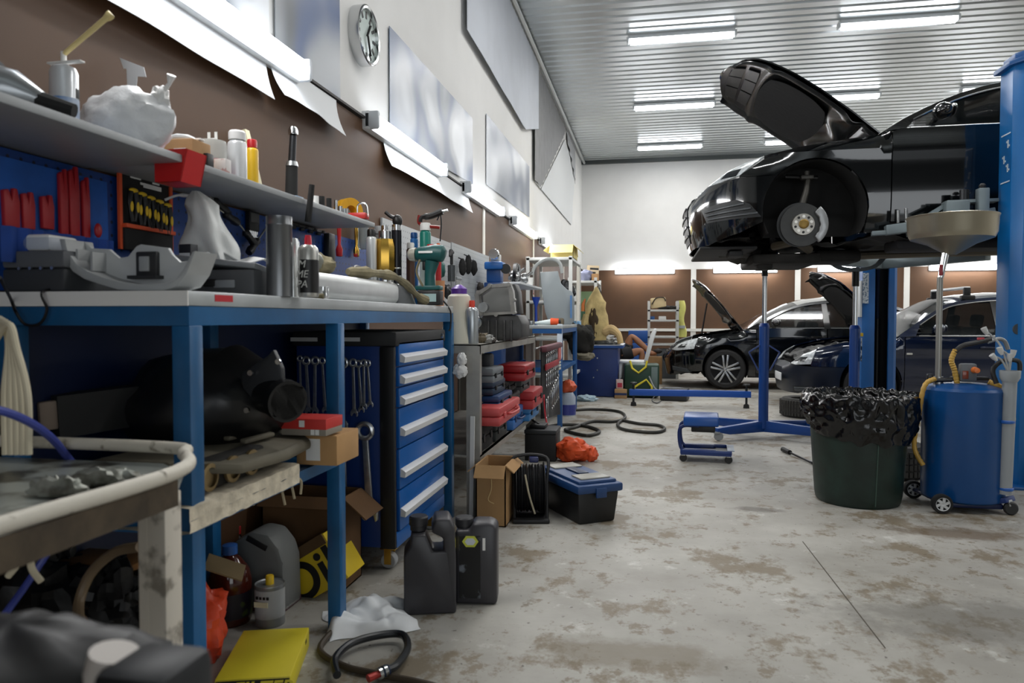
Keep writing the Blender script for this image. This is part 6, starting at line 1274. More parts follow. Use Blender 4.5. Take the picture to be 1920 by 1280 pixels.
# desk
DX0, DX1, DY0 = -0.985, -0.44, 9.8
t = thing('desk', 'dark blue metal desk pedestal with a worn white top edge', 'desk', ((DX0 + DX1) / 2, DY0 + 0.35, 0)); hw = (DX1 - DX0) / 2; zd = zz(1150, 650, DY0)
MB().box((0, 0, zd / 2), (2 * hw, 0.7, zd - 0.02), 0.005).build('pedestal', M('#0c2a66', 0.4, 0, 0.06), t); MB().box((0.02, 0, zd + 0.0), (2 * hw + 0.1, 0.74, 0.04), 0.006).build('desk_top', M('#1a4a8f', 0.4), t); MB().box((0.02, 0, zd + 0.022), (2 * hw + 0.1, 0.74, 0.01)).build('white_top', M('#c9ccd0', 0.4), t)
for q in ((0.0, 0.52), (0.0, 0.36), (-0.05, 0.26)): MB().lathe([(0.001, 0), (0.01, 0), (0.001, -0.004)], 8, (q[0], -0.351, q[1]), 'y').build('rivet', STEEL, t)
zd2 = zd + 0.028
tag(MB().ball((0, 0, 0.06), (0.2, 0.16, 0.085), 18, 0.3, 1.8, 9, -0.06).build('grey_sheeting', M('#7f807d', 0.6, 0, 0.15, 0.3, 10), loc=(gx(1122, 9.95, .8), 10.0, zd2)), 'heap of grey sheeting on the blue desk', 'sheet')
tag(MB().ball((0, 0, 0.035), (0.1, 0.12, 0.05), 14, 0.5, 3, 3, -0.035).build('foil_heap', M('#a6a8a8', 0.3, 0.7, 0.3, 0.3, 20), loc=(gx(1150, 9.9, .8), 9.95, zd2)), 'shiny heap of crumpled foil at the corner of the blue desk', 'foil')
# far small things
k = SZ(1196, 1, 12.8); a = atY(1196, 655, 12.8)
t = thing('blue_crate', 'stack of bright blue plastic crates against the far wall', 'crate', (a.x, 12.95, 0)); hz = zz(1196, 619, 12.8)
for i in range(4): MB().box((0, 0, hz * (i + 0.5) / 4), (0.33, 0.3, hz / 4 - 0.012), 0.012).build('crate_tier', M('#174f9a', 0.45), t)
t = rack('shelf_rack', 'small white open shelf in front of the far brown wall', gx(1214, 12.95, 1), gx(1273, 12.95, 1), 12.95, 13.4, zz(1240, 564, 12.95), (zz(1240, 646, 12.95), zz(1240, 632, 12.95), zz(1240, 601, 12.95), zz(1240, 582, 12.95)), M('#c9cac6', 0.5), 0.045)
z1 = zz(1240, 582, 12.95) + 0.019
t = thing('handbag', 'cream bag with a dark strap on the small white shelf', 'bag', (gx(1235, 13.1, 1.3), 13.12, z1 + 0.03), 0, None, (0, -6, 0)); MB().box((0, 0, 0.09), (0.27, 0.15, 0.18), 0.03).build('bag_body', M('#c9b48a', 0.7), t); MB().tube(spl([(-0.11, -0.08, 0.07), (-0.03, -0.085, 0.17), (0.1, -0.08, 0.17), (0.13, -0.08, 0.1)], 5), 0.01, 6).build('strap', M('#2c2117', 0.7), t)
tag(MB().ball((0, 0, 0.03), (0.2, 0.12, 0.035), 14, 0.4, 3, 2, -0.03).build('dark_rags', M('#1f1d1b', 0.8), loc=(gx(1256, 13.1, 1.2), 13.15, z1)), 'flat dark rags on top of the small white shelf', 'rag')
z1 = zz(1240, 601, 12.95) + 0.019
tag(MB().box((0, 0, 0.03), (0.1, 0.12, 0.06), 0.01).build('blue_box', M('#2f5c9a', 0.5), loc=(gx(1222, 13.05, 1.1), 13.1, z1)), 'tiny blue box on the second tier of the small white shelf', 'box')
tag(MB().box((0, 0, 0.03), (0.13, 0.12, 0.06), 0.01).build('white_box', WP, loc=(gx(1242, 13.05, 1.1), 13.1, z1)), 'tiny white box on the second tier of the small white shelf', 'box')
t = thing('yellow_vest', 'pale yellow safety vest hung on the end of the small white shelf', 'vest', (gx(1278, 13.0, 1.1), 13.1, zz(1276, 632, 13.0))); hz = zz(1276, 563, 13.0) - zz(1276, 632, 13.0)
MB().grid(lambda u, v: (0.02 * math.sin(v * 9) + (0.05 + 0.03 * v) * math.sin(2 * PI * u), 0.05 * math.cos(2 * PI * u), hz * (1 - v)), 16, 14).build('vest_body', M('#d9d77a', 0.7, 0, 0.1), t); MB().box((0, -0.055, hz * 0.28), (0.13, 0.012, 0.05)).build('silver_band', M('#a9adac', 0.3, 0.3), t)
t = thing('speaker_box', 'grey box with a round dark opening on the floor by the far shelf', 'box', (gx(1250, 13.1, .5), 13.18, 0)); MB().box((0, 0, 0.26), (0.34, 0.3, 0.52), 0.01).build('cabinet', M('#54585b', 0.5), t); MB().lathe([(0.001, 0), (0.07, 0), (0.09, -0.012), (0.1, 0)], 20, (0.03, -0.152, 0.38), 'y').build('cone', BLK, t)
# person resting behind the desk, bare legs towards the car
y = 12.0
def q3(px, py, yy=y): return atY(px, py, yy)
sk = M('#9a6a4c', 0.55)
hip, knee1, ank1, toe1 = q3(1180, 668), q3(1180, 640), q3(1222, 664), q3(1233, 661)
hip2, knee2, ank2 = q3(1184, 672, 11.9), q3(1204, 656, 11.9), q3(1203, 690, 11.9)
knee1 = Vector((hip.x + 0.03, 12.0, 0.78)); hip = Vector((hip.x - 0.1, 12.0, 0.47))
chest, neck = hip + Vector((-0.3, 0, 0.14)), hip + Vector((-0.52, 0, 0.24))
V = [hip, hip + Vector((-0.14, 0, 0.05)), chest, neck, neck + Vector((-0.08, 0, 0.05)), neck + Vector((-0.2, 0, 0.1)),
     hip + Vector((0.02, 0.09, 0)), knee1 + Vector((0, 0.09, 0)), Vector((ank1.x, 12.07, ank1.z)), Vector((toe1.x, 12.07, toe1.z + 0.02)),
     hip + Vector((0.02, -0.09, -0.02)), Vector((knee2.x, 11.9, knee2.z)), Vector((ank2.x, 11.9, 0.2)), Vector((ank2.x + 0.13, 11.9, 0.1)),
     neck + Vector((0.05, 0.2, -0.02)), neck + Vector((0.25, 0.26, -0.16)), neck + Vector((0.42, 0.2, -0.1)), neck + Vector((0.5, 0.18, -0.08)),
     neck + Vector((0.05, -0.2, -0.02)), neck + Vector((0.25, -0.26, -0.16)), neck + Vector((0.42, -0.2, -0.1)), neck + Vector((0.5, -0.18, -0.08))]
E_ = [(0, 1), (1, 2), (2, 3), (3, 4), (4, 5), (0, 6), (6, 7), (7, 8), (8, 9), (0, 10), (10, 11), (11, 12), (12, 13), (3, 14), (14, 15), (15, 16), (16, 17), (3, 18), (18, 19), (19, 20), (20, 21)]
RR = [0.13, 0.13, 0.15, 0.07, 0.055, 0.1, 0.085, 0.06, 0.042, 0.035, 0.085, 0.06, 0.042, 0.035, 0.05, 0.042, 0.032, 0.03, 0.05, 0.042, 0.032, 0.03]
o0 = Vector((hip.x, 12.0, 0))
me = bpy.data.meshes.new('person'); me.from_pydata([tuple(v - o0) for v in V], E_, [])
po = bpy.data.objects.new('person', me); C.objects.link(po)
sm = po.modifiers.new('skin', 'SKIN'); 
for i, r_ in enumerate(RR): me.skin_vertices[0].data[i].radius = (r_, r_)
me.skin_vertices[0].data[0].use_root = True
sb = po.modifiers.new('sub', 'SUBSURF'); sb.levels = 2; sb.render_levels = 2
m2 = bpy.data.meshes.new_from_object(po.evaluated_get(bpy.context.evaluated_depsgraph_get())); po.modifiers.clear(); po.data = m2; m2.materials.clear(); m2.materials.append(sk); po.location = o0
m2.polygons.foreach_set('use_smooth', [True] * len(m2.polygons))
tag(po, 'person in black shorts lying back behind the blue desk, bare knee raised', 'person')
hd = V[5] - o0
MB().ball(hd + Vector((-0.02, 0, 0.01)), (0.105, 0.1, 0.11), 14).build('hair', M('#1e1510', 0.8), po)
h0 = hip - o0
MB().tube(spl([h0 + Vector((-0.16, 0, 0.05)), h0, h0 + Vector((0.05, 0.0, -0.01))], 4), [0.15] * 5 + [0.16] * 4, 14).tube([h0 + Vector((0.0, -0.09, 0)), h0.lerp(V[11] - o0, 0.5) + Vector((0, -0.03, 0))], [0.115, 0.1], 14).tube([h0 + Vector((0.0, 0.09, 0)), h0.lerp(V[7] - o0, 0.55)], [0.115, 0.1], 14).build('shorts', M('#141517', 0.8), po)
MB().tube(spl([chest - o0 + Vector((0.2, 0, -0.08)), chest - o0, neck - o0 + Vector((0.02, 0, -0.01))], 4), [0.155, 0.16, 0.165, 0.17, 0.175, 0.165, 0.15, 0.13, 0.1], 16).build('shirt', M('#23262b', 0.8), po)
for q in (9, 13): MB().ball(V[q] - o0, (0.075, 0.045, 0.04), 10).build('shoe', M('#1f1a19', 0.6), po)
t = thing('lounge_seat', 'low dark seat behind the blue desk carrying the resting person', 'seat', (o0.x - 0.22, 12.0, 0)); MB().box((0, 0, 0.16), (0.8, 0.55, 0.32), 0.03).build('cushion', M('#1b1c20', 0.8), t); MB().at((-0.38, 0, 0.42), (0, -30, 0)).box((0, 0, 0), (0.16, 0.55, 0.46), 0.04).build('backrest', M('#1b1c20', 0.8), t)
# white garden chair, seen from the side
a, b, c = q3(1166, 678, 10.4), q3(1209, 679, 10.4), q3(1228, 616, 10.4)
t = thing('plastic_chair', 'white plastic garden chair with a slanted back beside the blue desk', 'chair', (b.x - 0.17, 10.5, 0)); ox = b.x - 0.17
PCM = M('#d9dbdb', 0.4)
MB().box((0, 0, a.z), (0.38, 0.4, 0.035), 0.012).build('seat', PCM, t)
mb = MB().prism([(0.15, a.z - 0.02), (0.20, a.z - 0.02), (c.x - ox + 0.025, c.z - 0.02), (c.x - ox + 0.02, c.z), (c.x - ox - 0.01, c.z), (c.x - ox - 0.06, c.z - 0.08)], 0.4, 'xz', 0.012, -0.2); mb.build('backrest', PCM, t)
for sx in (-1, 1):
    for sy in (-1, 1): MB().bar((sx * 0.16, sy * 0.17, a.z), (sx * 0.2, sy * 0.2, 0), 0.04).build('leg', PCM, t)
t = carton('cardboard_box', 'small brown box behind the white garden chair', (gx(1226, 11.9, .3), 12.05, 0), (0.26, 0.3, zz(1226, 669, 11.9)), 0, M('#8a6a45', 0.85, 0, 0.1), None, 'box')
# green machine with yellow frame
y = 9.75; k = SZ(1205, 1, y); a = atY(1205, 738, y)
t = thing('generator', 'dark green machine with yellow handles on the floor beside the desk', 'machine', (gx(1203, y, .2), y + 0.2, 0)); ztop = zz(1205, 681, y)
MB().box((0, 0, ztop / 2), (66 * k, 0.4, ztop - 0.03), 0.03).build('housing', M('#0f3524', 0.45), t); MB().box((24 * k, -0.205, ztop * 0.55), (12 * k, 0.012, ztop * 0.7), 0.004).build('grey_panel', M('#5b6b68', 0.5), t)
for cx_, cz_, w_ in ((-6, 0.86, 32), (2, 0.28, 34)):
    q = [(-w_ / 2, 0.1), (-w_ / 2 + 4, 0.0), (0, -0.06), (w_ / 2 - 2, 0.02), (w_ / 2, 0.1)] if cz_ > .5 else [(-w_ / 2, -0.06), (-w_ / 2 + 2, 0.02), (w_ * .2, 0.12), (w_ / 2, 0.03), (w_ / 2, -0.06)]
    MB().tube([((cx_ + x) * k, -0.22, ztop * cz_ + z) for x, z in q], 0.014, 8).build('yellow_handle', M('#d8c83a', 0.4), t)
MB().ball((-36 * k, -0.05, 0.12), (0.07, 0.12, 0.12), 12, 0.4, 3, 2).build('motor', BLKR, t)
t = carton('cardboard_box', 'low brown box with a dark band at the foot of the desk', (gx(1164, 9.7, .05), 9.75, 0), (0.16, 0.2, 0.12), 0, M('#a5835c', 0.85), None, 'box', None, None, [('f', 0, 0.5, 1.0, 0.25, M('#26345c', 0.6))])
t = carton('cardboard_box', 'small red and white packet on the low brown box', (gx(1161, 9.75, .2), 9.8, 0.121), (0.09, 0.1, 0.12), 8, M('#c9b4b0', 0.7), None, 'box', None, None, [('f', 0, 0.4, 0.7, 0.5, M('#b03048', 0.6))])
t = thing('charger', 'flat dark charger box with leads on the floor behind the blue beam', 'charger', (gx(1265, 9.6, .05), 9.6, 0), -10); MB().box((0, 0, 0.08), (0.34, 0.26, 0.15), 0.015).build('case', M('#232427', 0.5), t); MB().box((-0.02, -0.02, 0.158), (0.22, 0.16, 0.01), 0.003).build('panel', M('#55585c', 0.5), t)
MB().tube(spl([(-0.17, -0.05, 0.1), (-0.26, -0.02, 0.16), (-0.33, 0, 0.3)], 5), 0.01, 6).build('lead', M('#8f9193', 0.5), t)
MB().tube(spl([(-0.2, -0.3, 0.08), (-0.22, -0.4, 0.03), (-0.15, -0.5, 0.012), (-0.12, -0.35, 0.02)], 5), 0.008, 6).build('clamp_lead', M('#3d3e40', 0.5), t)
# long black air hose on the floor
q = [atZ(*p_, 0.016) for p_ in ((1060, 770), (1110, 767), (1160, 771), (1172, 783), (1150, 790), (1110, 790), (1080, 800), (1060, 806), (1100, 816), (1124, 808), (1095, 798), (1050, 796), (1010, 803))]
q2_ = [atZ(*p_, 0.016) for p_ in ((1165, 787), (1178, 790), (1200, 794), (1235, 797), (1246, 804), (1230, 810), (1190, 808), (1165, 803), (1158, 795), (1168, 786))]
t = thing('air_hose', 'long black air hose looped across the floor beyond the orange bag', 'hose', (q[6].x, q[6].y, 0)); o_ = Vector(t.location)
MB().tube([p_ - o_ for p_ in spl(q, 8)], 0.015, 8).build('hose_run', M('#23221c', 0.55), t); MB().tube([p_ - o_ for p_ in spl(q2_, 8)], 0.015, 8).build('hose_loop', M('#23221c', 0.55), t)
# ================================================================ CARS
def lerp1(tab, x):
    if x <= tab[0][0]: return tab[0][1]
    for (a, b), (c, d) in zip(tab[:-1], tab[1:]):
        if x <= c: return b + (d - b) * (x - a) / (c - a)
    return tab[-1][1]
class CarBody:
    def __init__(s, W, Lt, top, belt, uc, Lc=0.75, Lr=0.45, n=3.0, root=None):
        s.W, s.Lt, s.top, s.belt, s.uc, s.root = W, Lt, top, belt, uc, root
        P = []
        for i in range(41): t = PI / 2 * i / 40; P.append((Lc * (1 - math.cos(t) ** (2 / n)) if i < 40 else Lc, W * math.sin(t) ** (2 / n)))
        for i in range(1, 30): P.append((Lc + (Lt - Lc - Lr) * i / 30, W))
        for i in range(41): t = PI / 2 * (1 - i / 40); P.append((Lt - Lr * (1 - math.cos(t) ** (2 / n)) if i > 0 else Lt - Lr, W * math.sin(t) ** (2 / n)))
        s.P = P; s.S = [0]
        for a, b in zip(P[:-1], P[1:]): s.S.append(s.S[-1] + math.hypot(b[0] - a[0], b[1] - a[1]))
        s.U = [(p[0], q) for p, q in zip(P, s.S)]
    def plan(s, q):
        q = min(max(q, 0), s.S[-1] - 1e-4); import bisect
        i = max(0, min(len(s.S) - 2, bisect.bisect_right(s.S, q) - 1)); L = s.S[i + 1] - s.S[i]; t = (q - s.S[i]) / L if L > 1e-9 else 0
        a, b = s.P[i], s.P[i + 1]; return a[0] + (b[0] - a[0]) * t, a[1] + (b[1] - a[1]) * t
    def su(s, u): return lerp1(s.U, u)
    def zt(s, u): return lerp1(s.top, u)
    def ins(s, u, z):
        r = 0.1 * max(0, (0.5 - z) / 0.5) ** 2 - 0.012 * math.exp(-((z - s.belt + 0.13) / 0.03) ** 2)
        if u < s.uc:
            tp = s.zt(u); t = min(1, max(0, (z - tp + 0.13) / 0.13)); r += 0.13 * (1 - math.sqrt(max(0, 1 - t * t)))
        elif z > s.belt: r += 0.02 + 0.56 * (z - s.belt)
        return r
    def surf(s, q, z, off=0.0):
        sg = -1 if q >= 0 else 1; a = abs(q); u, w = s.plan(a); u0, w0 = s.plan(a - 0.02); u1, w1 = s.plan(a + 0.02)
        t = Vector((u1 - u0, w1 - w0)); t = t.normalized() if t.length > 1e-9 else Vector((1, 0))
        if a < 0.02: t = Vector((0, 1))
        k = s.ins(u, z) - off; return Vector((u + t.y * k, sg * (w - t.x * k), z))
    def w_at(s, u, z): return s.plan(s.su(u))[1] - s.ins(u, z)
    def panel(s, name, poly, mat, off=0.0, th=0.012, step=0.05, both=True, parent=None, uz=True, label=None):
        out = []
        pl = [(s.su(p[0]), p[1]) if uz else p for p in poly]
        for sg in ((1, -1) if both else (1,)):
            bm = bmesh.new(); bm.faces.new([bm.verts.new((p[0], p[1], 0)) for p in pl])
            for ax in (0, 1):
                lo = min(p[ax] for p in pl); hi = max(p[ax] for p in pl); k = max(1, int((hi - lo) / step))
                for i in range(1, k):
                    co = [0, 0, 0]; no = [0, 0, 0]; co[ax] = lo + (hi - lo) * i / k; no[ax] = 1
                    bmesh.ops.bisect_plane(bm, geom=bm.verts[:] + bm.edges[:] + bm.faces[:], dist=1e-6, plane_co=co, plane_no=no)
            for v in bm.verts: v.co = s.surf(v.co.x * sg, v.co.y, off)
            bm.normal_update()
            if th:
                f = max(bm.faces, key=lambda f: f.calc_area()); c = f.calc_center_median()
                if f.normal.dot(Vector((c.x - s.Lt / 2, c.y * 2.5, 0))) > 0: bmesh.ops.solidify(bm, geom=bm.faces[:], thickness=th)
                else: bmesh.ops.solidify(bm, geom=bm.faces[:], thickness=-th)
            out.append(MB().bm(bm).build(name, mat, parent or s.root, ang=40, label=label))
        return out
    def strip(s, name, pts, r, mat, off=0.004, both=True, parent=None):
        for sg in ((1, -1) if both else (1,)):
            MB().tube([s.surf(s.su(p[0]) * sg, p[1], off) for p in spl([(a, b, 0) for a, b in pts], 5)], r, 6).build(name, mat, parent or s.root)
    def top_grid(s, name, u0, u1, mat, crown, nu=14, nv=16, off=0.0, th=0.012):
        def fn(a, b):
            u = u0 + (u1 - u0) * a; z = s.zt(u); w_ = s.w_at(u, z); t = 2 * b - 1
            return (u, w_ * t, z + lerp1(crown, u) * (1 - abs(t) ** 2.2) + off)
        return MB().grid(fn, nu, nv, th).build(name, mat, s.root, ang=40)
def arch_poly(cu, cz, r, a0, a1, n=16): return [(cu + r * math.cos(R(a0 + (a1 - a0) * i / n)), cz + r * math.sin(R(a0 + (a1 - a0) * i / n))) for i in range(n + 1)]
def road_wheel(root, u, v, z, r, sd, wd=0.2, spokes=5, mat=None):
    """tyre and alloy rim; sd -1 shows its face towards the camera"""
    t = MB().lathe([(r * 0.74, -wd / 2), (r * 0.9, -wd / 2), (r * 0.98, -wd * 0.4), (r, -wd * 0.25), (r, wd * 0.25), (r * 0.98, wd * 0.4), (r * 0.9, wd / 2), (r * 0.74, wd / 2), (r * 0.74, -wd / 2)], 44, (u, v, z), 'y', False).build('tyre', M('#161617', 0.7, 0, 0.15, 0.1, 40), root)
    mb = MB(); f = v + sd * wd * 0.42
    mb.lathe([(r * 0.67, sd * wd * 0.2), (r * 0.74, sd * wd * 0.44), (r * 0.765, sd * wd * 0.46), (r * 0.765, sd * wd * 0.4), (r * 0.68, -sd * wd * 0.3)], 40, (u, v, z), 'y', False)
    mb.lathe([(0.001, sd * wd * 0.44), (r * 0.1, sd * wd * 0.42), (r * 0.13, sd * wd * 0.3)], 20, (u, v, z), 'y', False)
    for i in range(spokes):
        a = 2 * PI * i / spokes + PI / 2
        for k in (-1, 1):
            p0 = Vector((u + r * 0.09 * math.cos(a + k * 0.7), f, z + r * 0.09 * math.sin(a + k * 0.7))); p1 = Vector((u + r * 0.72 * math.cos(a + k * 0.17), f + sd * 0.004, z + r * 0.72 * math.sin(a + k * 0.17)))
            mb.bar(p0, p1, r * 0.1, 0.02, (0, 1, 0), 0.004)
    rm = mb.build('rim', mat or M('#b9bbbc', 0.25, 0.9), root)
    MB().lathe([(0.001, 0), (r * 0.7, 0)], 24, (u, v + sd * wd * 0.1, z), 'y', False).build('brake_backing', M('#17181a', 0.6, 0.3), root)
def build_car(name, label, loc, W, Lt, top, belt, uc, roof_u, crown, arches, ar, wheel_r, paint, lamp, hood, seams, windows, wheels=True, bumper_top=0.6, chin=0.16, sill=0.26, fog=None, rz=0, grille=None, bump_mat=None):
    root = thing(name, label, 'car', loc, rz)
    b = CarBody(W, Lt, top, belt, uc, root=root); f1, f2 = arches; acz = ar[1]; r = ar[0]
    # front bumper wraps round the nose
    sA = b.su(f1 - r)
    ha = R(180 - math.degrees(math.asin(min(0.99, (bumper_top - acz) / r))))
    uS = f1 + r * math.cos(ha)
    side = [(b.su(u), z) for u, z in ((uS, bumper_top), (lamp[2][0], bumper_top), (lamp[1][0], lamp[1][1] - 0.005), (lamp[0][0], lamp[0][1] - 0.005))]
    arc = [(b.su(u), z) for u, z in arch_poly(f1, acz, r, 180, math.degrees(ha), 8)]
    low = [(b.su(f1 - r), sill + 0.02), (b.su(0.35), chin + 0.09), (b.su(0.12), chin + 0.02)]
    half = low[::-1] + arc + side
    poly = half + [(-q[0], q[1]) for q in half[::-1]]
    b.panel('front_bumper', poly, bump_mat or paint, both=False, uz=False)
    # fender
    s1 = seams[0]
    fp = [(s1, sill - 0.05), (s1, b.zt(s1))]
    k = 14; us = [s1 + (lamp[3][0] - s1) * i / k for i in range(1, k + 1)]
    fp += [(u, b.zt(u)) for u in us] + [(lamp[3][0], lamp[3][1]), (lamp[2][0], lamp[2][1])] + [(lamp[2][0], bumper_top + 0.004), (uS, bumper_top + 0.004)]
    fp += arch_poly(f1, acz, r, math.degrees(ha), 0, 18) + [(f1 + r - 0.02, sill - 0.05)]
    b.panel('fender', fp, paint)
    # headlight
    lp = list(lamp); k = 6
    edge = [(lamp[3][0] + (lamp[0][0] - lamp[3][0]) * i / k, b.zt(lamp[3][0] + (lamp[0][0] - lamp[3][0]) * i / k) - 0.012) for i in range(0, k + 1)]
    LG = M('#c3c8ca', 0.2, 0.1, 0.25, 0.2, 30, 0.4)
    for o in b.panel('headlight', [lamp[0], lamp[1], lamp[2]] + edge, LG, off=0.004, step=0.02):
        pass
    cu_ = (lamp[0][0] + lamp[3][0]) / 2; lz = (lamp[1][1] + b.zt(cu_)) / 2 - 0.005
    b.panel('lamp_bezel', [(cu_ - 0.09, lz - 0.03), (cu_ + 0.02, lz - 0.025), (cu_ + 0.05, lz + 0.03), (cu_ - 0.05, lz + 0.02)], M('#25282a', 0.15), off=0.007, th=0.004, step=0.02)
    # grille
    if grille:
        gw, gz0, gz1 = grille
        b.panel('grille', [(-gw * 0.85, gz0), (gw * 0.85, gz0), (gw, gz0 + 0.08), (gw, gz1 - 0.05), (gw * 0.9, gz1), (-gw * 0.9, gz1), (-gw, gz1 - 0.05), (-gw, gz0 + 0.08)], M('#0b0c0d', 0.5), off=0.006, uz=False, both=False)
        for i in range(5):
            z = gz0 + 0.05 + (gz1 - gz0 - 0.09) * i / 4
            b.panel('grille_bar', [(-gw * 0.92, z), (gw * 0.92, z), (gw * 0.92, z + 0.014), (-gw * 0.92, z + 0.014)], M('#3c3f42', 0.25, 0.8), off=0.016, th=0.008, uz=False, both=False)
    if fog:
        b.panel('fog_grille', fog, M('#1d2022', 0.45), off=0.004)
        for i in range(3):
            t = 0.25 + 0.27 * i; a0, a1, a2, a3 = fog[0], fog[1], fog[-2], fog[-1]
            L_ = (a0[0] + (a3[0] - a0[0]) * t, a0[1] + (a3[1] - a0[1]) * t); Q = (a1[0] + (a2[0] - a1[0]) * t + 0.01, a1[1] + (a2[1] - a1[1]) * t)
            b.strip('fog_slat', [(L_[0] + 0.02, L_[1]), Q], 0.008, M('#4b4f52', 0.35), 0.01)
    # doors and rear quarter
    DK = M('#020203', 0.6)
    for i, (a, c) in enumerate(zip(seams[:-1], seams[1:])):
        b.panel('front_door' if i == 0 else 'rear_door', [(a + 0.008, sill), (c - 0.008, sill), (c - 0.008, belt), (a + 0.05 if i == 0 else a + 0.008, belt), (a + 0.008, min(belt, b.zt(a)) - 0.02)] if not (i == 1) else [(a + 0.008, sill), (f2 - r + 0.01, sill), (f2 - r + 0.03, acz + 0.08), (c - 0.008, acz + r * 0.8), (c - 0.008, belt), (a + 0.008, belt)], paint)
        hu = c - 0.22; o = MB().tube([b.surf(b.su(hu), belt - 0.12, 0.0), b.surf(b.su(hu + 0.02), belt - 0.12, 0.02), b.surf(b.su(hu + 0.14), belt - 0.12, 0.02), b.surf(b.su(hu + 0.16), belt - 0.12, 0.0)], 0.011, 8).build('door_handle', paint, root)
    e = seams[-1]; kk = Lt - 0.02
    rq = [(e, acz + r * 0.82), (e, belt)] + [(u, belt + 0.0) for u in (f2 + 0.1,)] + [(Lt - 0.25, b.zt(Lt - 0.25)), (Lt - 0.05, b.zt(Lt - 0.05) - 0.05), (Lt - 0.02, 0.55), (Lt - 0.03, 0.3), (Lt - 0.2, sill), (f2 + r - 0.02, sill)] + arch_poly(f2, acz, r, 0, 125, 14)
    b.panel('rear_quarter', rq, paint)
    b.panel('sill', [(f1 + r - 0.02, sill - 0.07), (f2 - r + 0.02, sill - 0.07), (f2 - r + 0.02, sill - 0.006), (f1 + r - 0.02, sill - 0.006)], M('#0a0b0c', 0.5), off=-0.02)
    sT = b.su(Lt - 0.05); sE = b.S[-1]
    def tail(a, c): q = sT + (sE - sT) * (1 - abs(2 * a - 1)); return b.surf(q * (1 if a < 0.5 else -1), 0.28 + (b.zt(Lt - 0.1) - 0.3) * c)
    MB().grid(tail, 24, 8, 0.012).build('rear_bumper', paint, root)
    # greenhouse
    win = windows; wt = [(u, min(b.zt(u) - 0.045, 9)) for u in win]
    glass = M('#0b1013', 0.04, 0, 0, 0, 6, 0.0, 0.0, 0.0, 0.45)
    gp = [(win[0], belt + 0.008)] + [(win[-1], belt + 0.008)] + wt[::-1]
    b.panel('side_window', gp, glass, off=-0.008, th=0.006)
    ru = [uc + (win[-1] + 0.2 - uc) * i / 16 for i in range(17)]
    inner = [(u, z) for u, z in wt]
    rail = [(u, b.zt(u)) for u in ru] + [(win[-1] + 0.2, belt), (win[-1], belt)] + inner[::-1] + [(win[0] - 0.06, belt), (uc, belt - 0.01)]
    b.panel('roof_rail', rail, paint)
    pc = seams[1]; b.panel('door_pillar', [(pc - 0.04, belt), (pc + 0.05, belt), (pc + 0.03, b.zt(pc) - 0.04), (pc - 0.04, b.zt(pc) - 0.04)], BLKG, off=0.0)
    b.strip('belt_trim', [(win[0] - 0.03, belt + 0.004), ((win[0] + win[-1]) / 2, belt + 0.004), (win[-1], belt + 0.004)], 0.008, CHR)
    b.strip('window_trim', [(u, z + 0.004) for u, z in wt], 0.006, CHR, 0.002)
    ws0, ws1, rw0, rw1 = roof_u
    b.top_grid('windscreen', uc, ws1, M('#141a1d', 0.05, 0, 0, 0, 6, 0.0, 0.0, 0.0, 0.55), crown)
    b.top_grid('roof', ws1, rw0, paint, crown); b.top_grid('rear_window', rw0, rw1, glass, crown); b.top_grid('boot_lid', rw1, Lt - 0.04, paint, crown)
    # seats
    SM = M('#131315', 0.8)
    for su_, sv in ((seams[1] - 0.38, -0.33), (seams[1] - 0.38, 0.33), (seams[2] - 0.32, -0.3), (seams[2] - 0.32, 0.3)):
        se = MB().box((su_, sv, belt - 0.42), (0.42, 0.42, 0.14), 0.03).at((su_ + 0.22, sv, belt - 0.16), (0, 14, 0)).box((0, 0, 0), (0.12, 0.42, 0.52), 0.04).build('seat', SM, root)
        MB().at((su_ + 0.3, sv, belt + 0.17), (0, 10, 0)).box((0, 0, 0), (0.08, 0.22, 0.14), 0.03).build('headrest', SM, se)
    MB().box((uc + 0.28, 0, belt - 0.1), (0.3, 2 * W - 0.35, 0.2), 0.04).build('dashboard', SM, root)
    # mirrors
    for sg in (-1, 1):
        mu = win[0] + 0.12; p0 = b.surf(b.su(mu) * -sg, belt + 0.05)
        m_ = MB().ball((p0.x + 0.02, p0.y + sg * 0.12, belt + 0.085), (0.06, 0.1, 0.055), 14).bar(p0, p0 + Vector((0.01, sg * 0.08, 0.02)), 0.03, 0.04, bev=0.008).build('wing_mirror', paint, root)
        MB().ball((p0.x + 0.075, p0.y + sg * 0.125, belt + 0.085), (0.008, 0.085, 0.045), 10).build('mirror_glass', CHR, m_)
    # bonnet, hinged open
    h0, h1, th_, hz = hood; c_, s_ = math.cos(R(th_)), math.sin(R(th_))
    def hp(u, t, d=0.0):
        w_ = (b.plan(b.su(u))[1] - 0.1) if u > h0 + 0.0 else 0.3
        ue = u + 0.1 * (abs(t) ** 2) * max(0, 1 - (u - h0) / 0.25) if u < h0 + 0.25 else u
        z = b.zt(ue) + 0.02 + 0.05 * (1 - abs(t) ** 2) - d
        du, dz = ue - h1, z - hz
        return Vector((h1 + c_ * du + s_ * dz, w_ * t, hz - s_ * du + c_ * dz))
    hr = MB().grid(lambda a, t: hp(h0 + (h1 - h0) * a, 2 * t - 1), 22, 24, 0.01).build('bonnet', paint, root, ang=50)
    def under(a, t):
        t2 = 2 * t - 1; wv = 0.028 * math.exp(-((a - 0.80 - 0.05 * math.cos(t2 * 6)) / 0.05) ** 2) - 0.02 * math.exp(-((a - 0.9) / 0.03) ** 2) + 0.02 * math.exp(-((abs(t2) - 0.93) / 0.06) ** 2) + 0.015 * math.exp(-((a - 0.24 - 0.06 * t2 * t2) / 0.025) ** 2)
        return hp(h0 + 0.02 + (h1 - h0 - 0.03) * a, t2 * 0.97, 0.02 + wv)
